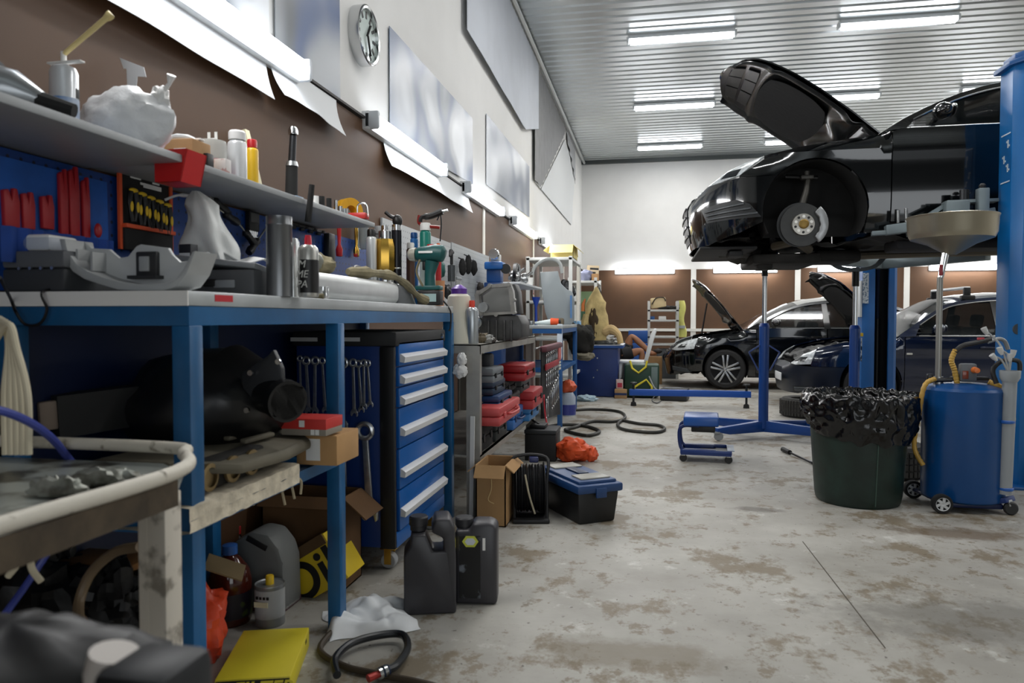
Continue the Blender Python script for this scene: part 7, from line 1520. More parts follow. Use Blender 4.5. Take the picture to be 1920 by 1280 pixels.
    MB().grid(under, 60, 60, 0.006).build('bonnet_frame', M('#2b2d2e', 0.24, 0.5, 0.3, 0, 5), hr, ang=60)
    def padf(a, t):
        x, y = 2 * a - 1, 2 * t - 1; X_, Y_ = x * math.sqrt(1 - 0.35 * y * y), y * math.sqrt(1 - 0.35 * x * x)
        return hp(h0 + (h1 - h0) * (0.5 + 0.23 * X_), 0.78 * Y_, 0.05 + 0.006 * (1 - max(abs(x), abs(y)) ** 6))
    MB().grid(padf, 20, 28, 0.004).build('insulation_pad', M('#0d0d0e', 0.95, 0, 0.2, 0.2, 20), hr, ang=60)
    for a0 in (0.06, 0.155):
        for t0 in (-0.62, -0.2, 0.22):
            MB().grid(lambda a, t: hp(h0 + (h1 - h0) * (a0 + 0.075 * a), t0 + 0.38 * t, 0.034), 3, 5, 0.006).build('stiffener_cell', M('#2a2c2d', 0.35, 0.3), hr)
    for sg in (-1, 1): MB().bar(hp(h1 - 0.1, 0.85 * sg, 0.03), (h1 + 0.05, sg * (W - 0.16), hz - 0.03), 0.03, 0.03).build('bonnet_hinge', BLK, root)
    # engine bay top, wheel houses, floor pan
    def bay(a, t):
        u = 0.16 + (uc + 0.05 - 0.16) * a; w_ = (b.plan(b.su(u))[1] - 0.1) * (2 * t - 1)
        return (u, w_, b.zt(u) - 0.09 + 0.06 * noise.noise(Vector((u * 6, w_ * 6, 2))) + 0.03 * noise.noise(Vector((u * 15, w_ * 15, 5))))
    MB().grid(bay, 26, 30).build('engine_bay', M('#1c1d1e', 0.5, 0.3, 0.4, 0.2, 12), root, ang=25)
    LIN = M('#121212', 0.85, 0, 0.3, 0.2, 10)
    for fu in (f1, f2):
        for sg in (-1, 1):
            q = arch_poly(fu, acz, r - 0.004, -28, 208, 24); mb = MB(); vs = []; fs = []
            for (u, z) in q: vs += [(u, sg * (W - 0.03 - 0.0 * z), z), (u, sg * (W - 0.36), z)]
            for i in range(len(q) - 1): fs.append((2 * i, 2 * i + 1, 2 * i + 3, 2 * i + 2))
            fs.append([2 * i + 1 for i in range(len(q))]); mb.add(vs, fs); mb.build('wheel_liner', LIN, root)
    def pan(a, t):
        u = 0.12 + (Lt - 0.2) * a; w_ = (b.plan(b.su(u))[1] - 0.06) * (2 * t - 1); inarch = any(abs(u - fu) < r + 0.04 for fu in arches) and abs(w_) > W - 0.42
        if inarch: w_ = math.copysign(W - 0.42, w_)
        z = chin - 0.02 + 0.05 * noise.noise(Vector((u * 5, w_ * 5, 1))) + 0.02 * noise.noise(Vector((u * 14, w_ * 14, 7))) + 0.07
        return (u, w_, z)
    MB().grid(pan, 70, 26).build('floor_pan', M('#1a1917', 0.7, 0.2, 0.4, 0.3, 8), root, ang=25)
    if wheels:
        for fu in arches:
            for sg in (-1, 1): road_wheel(root, fu, sg * (W - 0.12), wheel_r, wheel_r, sg)
    return root, b
PBLK = M('#07090b', 0.12, 0, 0, 0, 6, 1.0)
PNVY = M('#0a1730', 0.14, 0, 0, 0, 6, 1.0)
# ---- the lifted car
topA = [(0.0, 0.56), (0.05, 0.585), (0.12, 0.625), (0.25, 0.695), (0.4, 0.745), (0.55, 0.785), (0.8, 0.835), (1.05, 0.868), (1.3, 0.89), (1.44, 0.98), (1.64, 1.085), (1.83, 1.165), (2.0, 1.215), (2.3, 1.275), (2.7, 1.29), (3.1, 1.24), (3.5, 1.11), (3.85, 0.97), (4.2, 0.93), (4.46, 0.88)]
lampA = [(0.10, 0.585), (0.215, 0.592), (0.35, 0.625), (0.515, 0.735)]
fogA = [(0.10, 0.415), (0.33, 0.455), (0.42, 0.42), (0.50, 0.325), (0.13, 0.31)]
car1, cb = build_car('sedan', 'black sedan raised on the lift with its bonnet open and front wheel off', (0.262, 6.305, 1.45), 0.855, 4.5, topA, 0.90, 1.30, (1.3, 2.02, 3.15, 3.8),
    [(1.3, 0.02), (1.5, 0.05), (2.0, 0.07), (2.6, 0.07), (3.2, 0.06), (3.8, 0.03), (4.5, 0.02)], (0.859, 3.53), (0.352, 0.371), 0.3, PBLK, lampA, (0.07, 1.29, 46, 0.89), (1.347, 2.38, 3.22), (1.50, 1.66, 1.85, 2.05, 2.4, 2.8, 3.1, 3.3), False, 0.61, 0.13, 0.27, fogA, 0, (0.30, 0.2, 0.58))
for sg in (-1, 1): road_wheel(car1, 3.53, sg * 0.735, 0.29, 0.3, sg)
# bare hub of the near front corner: disc, caliper, strut
dx, dz, dv = 0.797 + 0.0, 0.272, -0.74
rd = 0.152
d_ = MB().lathe([(0.05, 0), (rd, 0), (rd, 0.022), (0.05, 0.022)], 48, (dx, dv, dz), 'y').build('brake_disc', M('#3f3f3e', 0.38, 0.8, 0.05, 0, 30), car1)
MB().lathe([(rd * 0.52, -0.002), (rd * 0.5, -0.035), (0.03, -0.04), (0.03, -0.036), (0.001, -0.036)], 36, (dx, dv, dz), 'y').build('disc_hat', M('#b2aea6', 0.35, 0.8), d_)
MB().lathe([(0.034, -0.036), (0.034, -0.058), (0.026, -0.062), (0.001, -0.06)], 20, (dx, dv, dz), 'y').build('hub_centre', M('#8f7440', 0.4, 0.8), d_)
for i in range(5):
    a = 2 * PI * i / 5 + 0.3; MB().lathe([(0.001, -0.0405), (0.011, -0.0405), (0.009, -0.039)], 12, (dx + 0.055 * math.cos(a), dv, dz + 0.055 * math.sin(a)), 'y').build('stud_hole', M('#d5d2cb', 0.3, 0.7), d_)
    a += PI / 5; MB().lathe([(0.001, -0.041), (0.009, -0.041), (0.009, -0.036)], 10, (dx + 0.057 * math.cos(a), dv, dz + 0.057 * math.sin(a)), 'y').build('lug_hole', BLK, d_)
cp = []
for i in range(9): a = R(-48 + 12 * i); cp.append((dx + rd * 1.12 * math.cos(a), dz + rd * 1.12 * math.sin(a)))
for i in range(9): a = R(48 - 12 * i); cp.append((dx + rd * (0.78 - 0.04 * (i % 2)) * math.cos(a), dz + rd * (0.78 - 0.04 * (i % 2)) * math.sin(a)))
MB().prism(cp, 0.07, 'xz', 0.006, dv - 0.035).build('brake_caliper', M('#a9abac', 0.35, 0.7), car1)
MB().lathe([(0.07, 0.03), (rd * 1.05, 0.03), (rd * 1.06, 0.036), (0.07, 0.036)], 36, (dx - 0.012, dv, dz + 0.004), 'y').build('splash_shield', M('#3a3b3c', 0.5, 0.6), car1)
MB().tube([(dx + 0.0, dv + 0.08, dz + 0.12), (dx + 0.03, dv + 0.05, dz + 0.24), (dx + 0.045, dv + 0.06, dz + 0.33)], [0.026, 0.022, 0.018], 10).build('knuckle_arm', M('#5c5a55', 0.5, 0.5), car1)
MB().box((dx + 0.035, dv + 0.05, dz + 0.345), (0.09, 0.06, 0.03), 0.01).cyl((dx + 0.035, dv + 0.05, dz + 0.35), (dx + 0.035, dv + 0.05, dz + 0.39), 0.02, n=12).build('ball_joint', M('#55534f', 0.5, 0.5), car1)
MB().tube([(dx + 0.12, dv + 0.1, dz + 0.35), (dx - 0.1, dv + 0.12, dz + 0.37)], 0.016, 8).build('upper_arm', DKMET, car1)
MB().tube([(dx - 0.02, dv + 0.06, dz - 0.12), (dx + 0.1, -0.45, dz - 0.15)], [0.03, 0.035], 10).tube([(dx - 0.02, dv + 0.05, dz - 0.11), (dx - 0.16, -0.5, dz - 0.13)], [0.028, 0.03], 10).build('lower_arm', M('#4c4538', 0.6, 0.4), car1)
MB().cyl((dx, dv + 0.04, dz), (dx, -0.3, dz - 0.02), 0.028, n=10).build('drive_shaft', BLK, car1)
MB().box((0.75, 0, 0.06), (0.5, 0.8, 0.08), 0.02).box((0.6, -0.25, 0.03), (0.12, 0.2, 0.1), 0.02).box((1.2, 0.1, 0.1), (0.35, 0.35, 0.1), 0.03).build('subframe', M('#24221f', 0.6, 0.4, 0.3, 0.2, 10), car1)
MB().tube(spl([(1.2, 0.1, 0.11), (1.8, 0.05, 0.12), (2.6, -0.1, 0.12), (3.6, -0.3, 0.12)], 6), 0.035, 10).build('exhaust_pipe', M('#6a6357', 0.5, 0.7), car1)
MB().box((2.1, -0.5, 0.13), (1.3, 0.3, 0.08), 0.02).build('underfloor_shield', M('#16161a', 0.7), car1)
MB().box((0.3, 0, 0.13), (0.42, 1.2, 0.025), 0.01).box((0.36, -0.45, 0.09), (0.1, 0.25, 0.04), 0.01).build('undertray', M('#131314', 0.6), car1)
# engine block and gearbox hanging between the front arches, seen from below
MB().ball((0.5, 0.1, 0.2), (0.25, 0.35, 0.13), 14, 0.3, 3, 2).build('engine_sump', M('#2b2926', 0.5, 0.5, 0.3, 0.2, 14), car1)
# ---- the black estate in the next bay
topB = [(0.0, 0.56), (0.05, 0.60), (0.15, 0.68), (0.3, 0.735), (0.6, 0.80), (0.9, 0.845), (1.12, 0.875), (1.3, 0.965), (1.55, 1.105), (1.8, 1.22), (2.05, 1.285), (2.4, 1.325), (2.8, 1.32), (3.2, 1.24), (3.6, 1.09), (3.85, 0.97), (4.1, 0.93), (4.35, 0.88)]
car2, cb2 = build_car('sedan', 'black sedan with an open bonnet and silver wheels parked in the far bay', (0.2, 11.28 + 0.71, 0), 0.83, 4.4, topB, 0.905, 1.12, (1.12, 1.9, 3.2, 3.8),
    [(1.12, 0.02), (1.4, 0.05), (2.0, 0.06), (2.6, 0.06), (3.2, 0.05), (3.8, 0.03), (4.4, 0.02)], (0.875, 3.4), (0.335, 0.33), 0.298, PBLK, [(0.07, 0.585), (0.18, 0.57), (0.42, 0.60), (0.47, 0.70)], (0.07, 1.11, 60, 0.875), (1.3, 2.28, 3.05), (1.42, 1.6, 1.8, 2.05, 2.4, 2.8, 3.1, 3.35), True, 0.55, 0.17, 0.25, [(0.1, 0.34), (0.3, 0.31), (0.40, 0.27), (0.36, 0.24), (0.1, 0.26)], 0, (0.38, 0.44, 0.62))
MB().tube([(0.55, -0.5, 0.82), (0.62, -0.55, 1.28)], 0.012, 6).build('bonnet_stay', BLK, car2)
# ---- the dark blue hatchback
topC = [(0.0, 0.52), (0.05, 0.56), (0.15, 0.65), (0.3, 0.71), (0.6, 0.775), (0.9, 0.815), (1.13, 0.84), (1.3, 0.95), (1.5, 1.09), (1.72, 1.215), (1.95, 1.265), (2.3, 1.295), (2.8, 1.29), (3.2, 1.24), (3.45, 1.1), (3.6, 0.9), (3.75, 0.8)]
y3 = 8.75
car3, cb3 = build_car('hatchback', 'dark blue hatchback with roof bars parked behind the far lift column', (1.53, y3 + 0.79, 0), 0.79, 3.8, topC, 0.855, 1.13, (1.13, 1.78, 3.2, 3.6),
    [(1.13, 0.02), (1.4, 0.05), (2.0, 0.06), (2.6, 0.06), (3.2, 0.05), (3.8, 0.02)], (0.88, 3.15), (0.325, 0.32), 0.285, PNVY, [(0.05, 0.53), (0.12, 0.515), (0.26, 0.53), (0.30, 0.665)], (0.06, 1.11, 58, 0.84), (1.22, 2.2, 2.75), (1.4, 1.55, 1.72, 1.95, 2.3, 2.7, 3.0, 3.15), True, 0.50, 0.16, 0.24, [(0.08, 0.26), (0.22, 0.27), (0.27, 0.24), (0.25, 0.2), (0.08, 0.2)], 0, (0.3, 0.53, 0.6), M('#0b1424', 0.35))
for uu in (1.95, 2.75):
    z_ = lerp1(topC, uu); w_ = cb3.w_at(uu, z_)
    rb = MB().box((uu, 0, z_ + 0.13), (0.07, 2 * w_ - 0.08, 0.03), 0.008).build('roof_bar', M('#d3d5d5', 0.35, 0.3), car3)
    for sg in (-1, 1): MB().box((uu, sg * (w_ - 0.05), z_ + 0.07), (0.07, 0.05, 0.13), 0.01).box((uu, sg * (w_ - 0.03), z_ + 0.02), (0.14, 0.08, 0.05), 0.012).build('bar_foot', BLK, rb)
MB().box((0.95 + 0.32, -0.795, 0.66), (0.06, 0.012, 0.022), 0.004).build('side_repeater', M('#c9c6bb', 0.3), car3)
MB().box((-0.012, -0.2, 0.36), (0.012, 0.4, 0.09), 0.003).build('number_plate', M('#d8dadb', 0.4), car3)
# ================================================================ LIFT, JACKS, DRAIN TANK, BIN, STOOL, TYRES
LB_ = M('#0563a5', 0.35, 0, 0.05, 0.02, 3); LBD = M('#0b4f8d', 0.35, 0, 0.08, 0.02, 4); LFT = M('#8a949a', 0.45, 0.3, 0.08)
SBL = M('#0d3f86', 0.35, 0, 0.06)
# near column
PX0, PY0 = 2.20, 5.02
t = thing('lift_column', 'tall bright blue lift column at the picture edge in front of the sedan', 'lift column', (PX0 + 0.17, PY0 + 0.12, 0)); zt = atY(1872, 118, PY0).z
MB().prism([(-0.17, 0.13), (-0.17, -0.04), (-0.13, -0.12), (0.17, -0.12), (0.17, 0.13)], zt, 'xy', 0.004).build('post', LB_, t)
MB().prism([(-0.2, 0.16), (-0.2, -0.06), (-0.15, -0.15), (0.2, -0.15), (0.2, 0.16)], 0.03, 'xy', 0.004, zt).prism([(-0.16, 0.12), (-0.16, -0.04), (-0.12, -0.11), (0.16, -0.11), (0.16, 0.12)], 0.05, 'xy', 0.004, zt + 0.03).build('cap_plate', LBD, t)
MB().box((0.1, 0, 0.01), (0.62, 0.4, 0.02), 0.004).build('base_plate', LBD, t)
MB().box((-0.1715, 0.03, atY(1880, 290, PY0).z - 0.0), (0.002, 0.12, 0.3)).build('sticker_field', M('#0f5f9f', 0.4), t)
zc = atY(1880, 290, PY0).z
for i, (yy, dz, s_) in enumerate(((0.0, 0.09, 1), (0.05, 0.0, 1), (0.0, -0.06, 1))):
    MB().at((-0.1735, yy, zc + dz), (0, 0, 0)).box((0, 0, 0), (0.002, 0.014, 0.05)).box((0, 0.012, 0.015), (0.002, 0.02, 0.012)).box((0, -0.012, -0.012), (0.002, 0.02, 0.012)).build('warning_symbol', M('#cfdbe6', 0.5), t)
for dz in (0.155, -0.145): MB().box((-0.1735, 0.03, zc + dz), (0.002, 0.12, 0.008)).build('sticker_edge', M('#cfdbe6', 0.5), t)
MB().lathe([(0.001, 0), (0.035, 0), (0.035, 0.012), (0.001, 0.014)], 20, (-0.13, -0.1, atY(1905, 617, PY0).z), 'y').build('rubber_plug', M('#33393f', 0.6), t)
MB().lathe([(0.05, -0.03), (0.09, -0.02), (0.09, 0.02), (0.05, 0.03)], 18, (0.0, -0.18, 0.08), 'y').build('cable_pulley', BLK, t)
# lifting carriage and arms under the sills
a = atY(1845, 395, 5.3)
arm = thing('lift_arm', 'grey steel lift arm with upright pins reaching under the sill of the black sedan', 'lift arm', (a.x, 5.28, 0)); o_ = Vector(arm.location)
def L(px, py, y): return atY(px, py, y) - o_
AM = M('#7f8b8f', 0.45, 0.35, 0.08)
MB().bar(L(1864, 402, 5.3), L(1700, 432, 5.36), 0.1, 0.085, bev=0.006).build('outer_arm', AM, arm)
MB().bar(L(1720, 424, 5.36), L(1660, 432, 5.38), 0.085, 0.065, bev=0.006).bar(L(1690, 434, 5.37), L(1634, 438, 5.4), 0.06, 0.03, bev=0.004).build('inner_arm', AM, arm)
MB().bar(L(1740, 404, 5.3), L(1776, 382, 5.3), 0.05, 0.025).bar(L(1772, 380, 5.3), L(1868, 376, 5.3), 0.09, 0.02).build('gusset', AM, arm)
MB().box(L(1791, 398, 5.27), (0.14, 0.1, 0.14), 0.006).build('hinge_block', AM, arm)
for px, pb, pt in ((1684, 418, 394), (1699, 416, 391)): MB().cyl(L(px, pb, 5.36), L(px, pt, 5.36), 0.009, 0.012, 10).build('height_pin', STEEL, arm)
MB().box(L(1842, 375, 5.24), (0.065, 0.06, 0.15), 0.006).build('lock_housing', AM, arm)
p_ = L(1842, 352, 5.24); MB().cyl(L(1842, 400, 5.24), p_, 0.008, n=8).build('lock_rod', CHR, arm)
MB().lathe([(0.001, 0), (0.02, 0.002), (0.022, 0.015), (0.012, 0.028), (0.001, 0.03)], 14, p_).build('lock_knob', BLK, arm)
MB().cyl(L(1808, 380, 5.3), L(1808, 356, 5.3), 0.028, n=14).build('pad_screw', DKMET, arm)
# far column
y = 7.75; x0, x1 = gx(1617, y, 1.0), gx(1682, y, 1.0); cx = (x0 + x1) / 2; hw = (x1 - x0) / 2
t = thing('lift_column', 'far blue lift column with a dark open channel and a white notice on its side', 'lift column', (cx, y + 0.12, 0)); zt2 = zz(1650, 478, y)
z_top = 2.55
MB().prism([(-hw, 0.14), (-hw, -0.1), (-hw + 0.08, -0.13), (-hw + 0.11, -0.13), (-hw + 0.11, -0.1), (-hw + 0.02, -0.08), (-hw + 0.02, 0.12), (hw - 0.02, 0.12), (hw - 0.02, -0.08), (hw - 0.08, -0.1), (hw - 0.08, -0.13), (hw - 0.03, -0.13), (hw, -0.1), (hw, 0.14)], z_top, 'xy').build('post', M('#1a5da0', 0.35, 0, 0.06), t)
MB().box((0.01, 0.09, z_top / 2), (2 * hw - 0.06, 0.04, z_top)).build('inner_channel', M('#0a0b0d', 0.6), t)
MB().cyl((0.02, 0.03, 0.1), (0.02, 0.03, zt2), 0.016, n=10).build('ram_rod', CHR, t); MB().cyl((0.02, 0.03, 0.1), (0.02, 0.03, 1.05), 0.026, n=12).build('ram_cylinder', BLK, t)
MB().box((0.05, 0, 0.01), (2 * hw + 0.2, 0.5, 0.02), 0.004).build('base_plate', LBD, t)
zn = zz(1622, 560, y); MB().box((-hw - 0.012, -0.03, zn), (0.02, 0.16, 0.36), 0.004).build('notice', M('#d5dadc', 0.5), t)
MB().box((-hw + 0.035, -0.118, zz(1628, 540, y)), (0.07, 0.004, 0.3)).build('instruction_label', M('#c9d2d8', 0.5, 0, 0, 0, 50, 0, 0, 0, 1, '#5c7590', (0.5, 0.6)), t)
a2 = thing('lift_arm', 'far grey lift arm under the opposite sill of the black sedan', 'lift arm', (cx - 0.3, 7.5, 0)); o_ = Vector(a2.location)
zA = 1.58
MB().bar((0.3, 0.22, zA), (-0.55, -0.55, zA + 0.02), 0.1, 0.09, bev=0.006).build('outer_arm', AM, a2); MB().bar((0.3, 0.2, zA), (0.95, -0.5, zA + 0.02), 0.1, 0.09, bev=0.006).build('second_arm', AM, a2)
for q in ((-0.55, -0.55), (0.95, -0.5)): MB().lathe([(0.001, 0.04), (0.05, 0.04), (0.055, 0.09), (0.001, 0.1)], 16, (q[0], q[1], zA)).build('lift_pad', BLKR, a2)
for px0, px1, py, yy in ((1728, 1862, 482, 7.3), (1640, 1712, 480, 7.0)):
    A, B = atY(px0, py, yy), atY(px1, py, yy)
# transmission jacks
def jack(loc, zsplit, ztop, rcol, label, saddle, base=1.0):
    t = thing('transmission_jack', label, 'jack', loc)
    MB().cyl((0, 0, 0.08), (0, 0, zsplit), rcol, n=20).build('column', SBL, t)
    MB().cyl((0, 0, zsplit), (0, 0, zsplit + 0.03), rcol * 1.1, rcol * 0.8, 20).build('column_collar', M('#123a86', 0.4), t)
    MB().cyl((0, 0, zsplit), (0, 0, ztop), rcol * 0.5, n=16).build('ram', CHR, t)
    if base:
        for k, (dx_, dy_) in enumerate(((-0.5, 0.46), (0.62, 0.38), (-0.42, -0.28), (0.56, -0.25))):
            e = Vector((dx_ * base, dy_ * base, 0.085)); d = e.normalized()
            lg = MB().prism([(0, 0.05), (0, 0.15), (e.length, 0.11), (e.length, 0.075), (e.length * 0.75, 0.05)], 0.05, 'xz', 0.003, -0.025)
            ang = math.atan2(dy_, dx_); lg.v = [Matrix.Rotation(ang, 3, 'Z') @ v for v in lg.v]; lo = lg.build('leg', SBL, t)
            MB().box((e.x, e.y, 0.07), (0.05, 0.05, 0.02), 0.004).lathe([(0.01, -0.012), (0.036, -0.012), (0.04, 0), (0.036, 0.012), (0.01, 0.012)], 18, (e.x + 0.015, e.y, 0.04), 'y').build('caster', M('#8f9294', 0.4, 0.4), lo)
    if saddle == 'cradle':
        MB().cyl((0, 0, ztop - 0.12), (0, 0, ztop - 0.03), rcol * 0.62, n=14).build('neck', BLK, t)
        MB().box((0, 0, ztop), (0.12, 0.12, 0.06), 0.006).box((0, 0, ztop + 0.05), (0.2, 0.14, 0.025), 0.004).prism([(-0.1, ztop + 0.06), (0.1, ztop + 0.06), (0.09, ztop + 0.14), (-0.09, ztop + 0.14)], 0.012, 'xz', 0, -0.07).build('saddle', M('#10306e', 0.4), t)
    else:
        MB().cyl((0, 0, ztop - 0.14), (0, 0, ztop + 0.02), rcol * 0.7, n=14).build('neck', BLK, t)
        q = spl([(-0.24, 0, ztop + 0.13), (-0.15, 0, ztop + 0.03), (0, 0, ztop), (0.15, 0, ztop + 0.03), (0.24, 0, ztop + 0.13)], 5)
        mb = MB()
        for a_, b_ in zip(q[:-1], q[1:]): mb.bar(a_, b_, 0.06, 0.03, (0, 0, 1))
        mb.build('fork', M('#4a4f52', 0.4, 0.5), t)
    return t
yj = 6.75; xj = gx(1433, yj, 1.0)
jk = jack((xj, yj, 0), zz(1433, 612, yj), zz(1433, 492, yj), 0.042, 'blue jack with a chrome ram and wheeled base under the nose of the lifted sedan', 'cradle')
zl = zz(1433, 660, yj)
for s in (-1, 1): MB().bar((s * 0.04, -0.02, zl + 0.06), (s * 0.13, -0.02, zl), 0.012).bar((s * 0.13, -0.02, zl), (s * 0.05, -0.02, zl - 0.16), 0.012).build('pump_pedal', M('#1a3b7e', 0.4), jk)
yk = 6.7; xk2 = gx(1603, yk, 1.0)
jk2 = jack((xk2, yk, 0), zz(1603, 616, yk), zz(1603, 506, yk), 0.042, 'second blue hydraulic jack with a curved fork, standing beside the far lift column', 'fork', 0.62)
MB().box((0.045, -0.03, zz(1612, 655, yk)), (0.004, 0.03, 0.2)).build('sticker', M('#cfd3d4', 0.5, 0, 0, 0, 30, 0, 0, 0, 1, '#1b1d20', (0.5, 0.55)), jk2)
MB().box((0.046, -0.04, zz(1612, 627, yk)), (0.02, 0.02, 0.03), 0.004).build('valve', YEL, jk2)
# blue cross beam with screw feet
yb = 8.9; A, B = P(1180, yb, 0.2), P(1408, yb, 0.2); za = zz(1187, 735, yb)
t = thing('support_beam', 'long low blue support beam on two screw feet across the floor', 'beam', ((A.x + B.x) / 2, yb, 0)); hw = (B.x - A.x) / 2
MB().box((0, 0, za), (2 * hw, 0.07, 0.075), 0.006).build('beam_tube', M('#12489c', 0.4), t)
for s in (-1, 1):
    f = MB().cyl((s * (hw - 0.05), 0, 0.0), (s * (hw - 0.05), 0, za + 0.1), 0.014, n=10).build('screw_foot', DKMET, t)
    MB().lathe([(0.001, 0), (0.035, 0), (0.03, 0.04), (0.016, 0.05)], 14, (s * (hw - 0.05), 0, 0)).build('foot_pad', BLKR, f); MB().lathe([(0.001, 0), (0.045, 0), (0.04, 0.02), (0.001, 0.024)], 14, (s * (hw - 0.05), 0, za + 0.1)).build('support_cup', BLK, f)
# rolling stool
cx, cy = 0.372, 5.60
st = thing('creeper_seat', 'blue padded rolling mechanic seat with a tool tray and four casters', 'stool', (cx, cy, 0), -4)
zs = zz(1315, 790, 5.55)
def pad(u, v):
    return None
MB().box((-0.005, 0, zs + 0.012), (0.25, 0.32, 0.07), 0.012, 3).build('seat_pad', M('#1b4c93', 0.3, 0, 0.05), st)
MB().box((0.01, -0.02, zs - 0.045), (0.17, 0.2, 0.05), 0.008).build('under_seat_tray', BLK, st)
FR = M('#10265c', 0.35)
for s in (-1, 1):
    MB().tube(spl([(-0.02, s * 0.11, zs - 0.028), (-0.12, s * 0.11, zs - 0.025), (-0.158, s * 0.11, zs - 0.06), (-0.155, s * 0.11, 0.13), (-0.13, s * 0.11, 0.085), (-0.05, s * 0.11, 0.08), (0.1, s * 0.11, 0.08)], 5), 0.0135, 10).build('side_tube', FR, st)
    MB().box((-0.02, s * 0.11, 0.075), (0.22, 0.035, 0.04), 0.005).build('base_rail', FR, st)
mb = MB().box((0.03, 0, 0.06), (0.36, 0.3, 0.012), 0.004)
for s in (-1, 1): mb.box((0.03, s * 0.145, 0.078), (0.36, 0.014, 0.03), 0.004).box((0.03 + s * 0.175, 0, 0.078), (0.014, 0.3, 0.03), 0.004)
mb.build('tray', M('#14306b', 0.35), st); MB().box((0.09, 0, 0.068), (0.2, 0.26, 0.006)).build('tray_well', BLK, st); MB().box((0.206, 0, 0.092), (0.05, 0.26, 0.008), 0.003).build('tray_lip', M('#8d98a6', 0.4), st)
for sx in (-1, 1):
    for sy in (-1, 1):
        x_, y_ = 0.03 + sx * 0.16, sy * 0.13
        c_ = MB().box((x_, y_, 0.052), (0.03, 0.03, 0.012), 0.003).build('caster', CHR, st); MB().lathe([(0.006, -0.011), (0.024, -0.011), (0.028, 0), (0.024, 0.011), (0.006, 0.011)], 16, (x_, y_, 0.028), 'y').build('wheel', BLK, c_)
# lug wrench on the floor
a, b = atZ(1468, 842, 0.02), atZ(1524, 868, 0.012); t = thing('wheel_brace', 'black wheel brace lying on the floor near the green bin', 'wrench', (a.x, a.y, 0)); o_ = Vector(t.location)
MB().cyl(a - o_, a.lerp(b, 0.25) - o_, 0.02, 0.018, 12).build('socket_head', BLK, t); MB().tube([a.lerp(b, 0.25) - o_, a.lerp(b, 0.85) - o_, b - o_], [0.008, 0.008, 0.011], 8).build('bar', DKMET, t)
# loose tyres lying on the floor
def tyre(loc, r, wd, label, rot=(0, 0, 0)):
    t = thing('tyre', label, 'tyre', loc, 0, 'loose tyres lying on the floor', rot); MBt = MB()
    MBt.lathe([(r * 0.62, 0.01), (r * 0.68, 0), (r * 0.9, 0.0), (r * 0.985, wd * 0.14), (r, wd * 0.3), (r, wd * 0.7), (r * 0.985, wd * 0.86), (r * 0.9, wd), (r * 0.68, wd), (r * 0.62, wd - 0.01), (r * 0.7, wd * 0.8), (r * 0.7, wd * 0.2), (r * 0.62, 0.01)], 60, cap=False)
    MBt.build('carcass', M('#2a2927', 0.75, 0, 0.2, 0.1, 30), t)
    mb = MB()
    for i in range(52):
        a_ = 2 * PI * i / 52; mb.at((0, 0, 0), (0, 0, math.degrees(a_)))
        for zf, sk in ((0.2, 6), (0.42, -6), (0.62, 6), (0.82, -6)): mb.box((r * 1.0, 0, wd * zf), (0.012, 2 * PI * r / 52 * 0.72, wd * 0.16))
    mb.build('tread', M('#33322f', 0.8), t)
    return t
q = P(1503, 8.15, 0.1); tyre((q.x + 0.08, 8.3, 0), 0.27, 0.2, 'grey tyre lying flat on the floor beneath the nose of the blue hatchback')
tyre((gx(1612, 5.95, 0.1), 5.95, 0), 0.27, 0.21, 'dusty tyre mostly hidden behind the green bin, farther of the two')
tyre((gx(1655, 5.32, 0.1), 5.32, 0), 0.27, 0.21, 'dusty tyre peeking out between the green bin and the blue tank')
# green bin with black liner
y = 4.32; cxb = gx(1626, y, 0.4); kb = SZ(1626, 1, y); zb_ = zz(1626, 750, y)
t = thing('waste_bin', 'dark green round plastic bin with a seam down its side, standing on the floor', 'bin', (cxb, y + 0.18, 0), 0)
MB().lathe([(0.001, 0.01), (0.205, 0.01), (0.215, 0.0), (0.225, 0.012), (0.232, 0.05), (0.27, zb_ - 0.02), (0.28, zb_ - 0.01), (0.28, zb_), (0.262, zb_), (0.22, 0.05), (0.001, 0.03)], 44).build('bin_body', M('#0f211b', 0.45, 0, 0.15, 0.06, 10, 0, 0, 0, 1, '#1a3029', (0.4, 0.75)), t)
MB().bar((0.228 * math.sin(0.15), -0.228 * math.cos(0.15), 0.02), (0.272 * math.sin(0.15), -0.272 * math.cos(0.15), zb_ - 0.02), 0.006, 0.006).build('mould_seam', M('#31493f', 0.5), t)
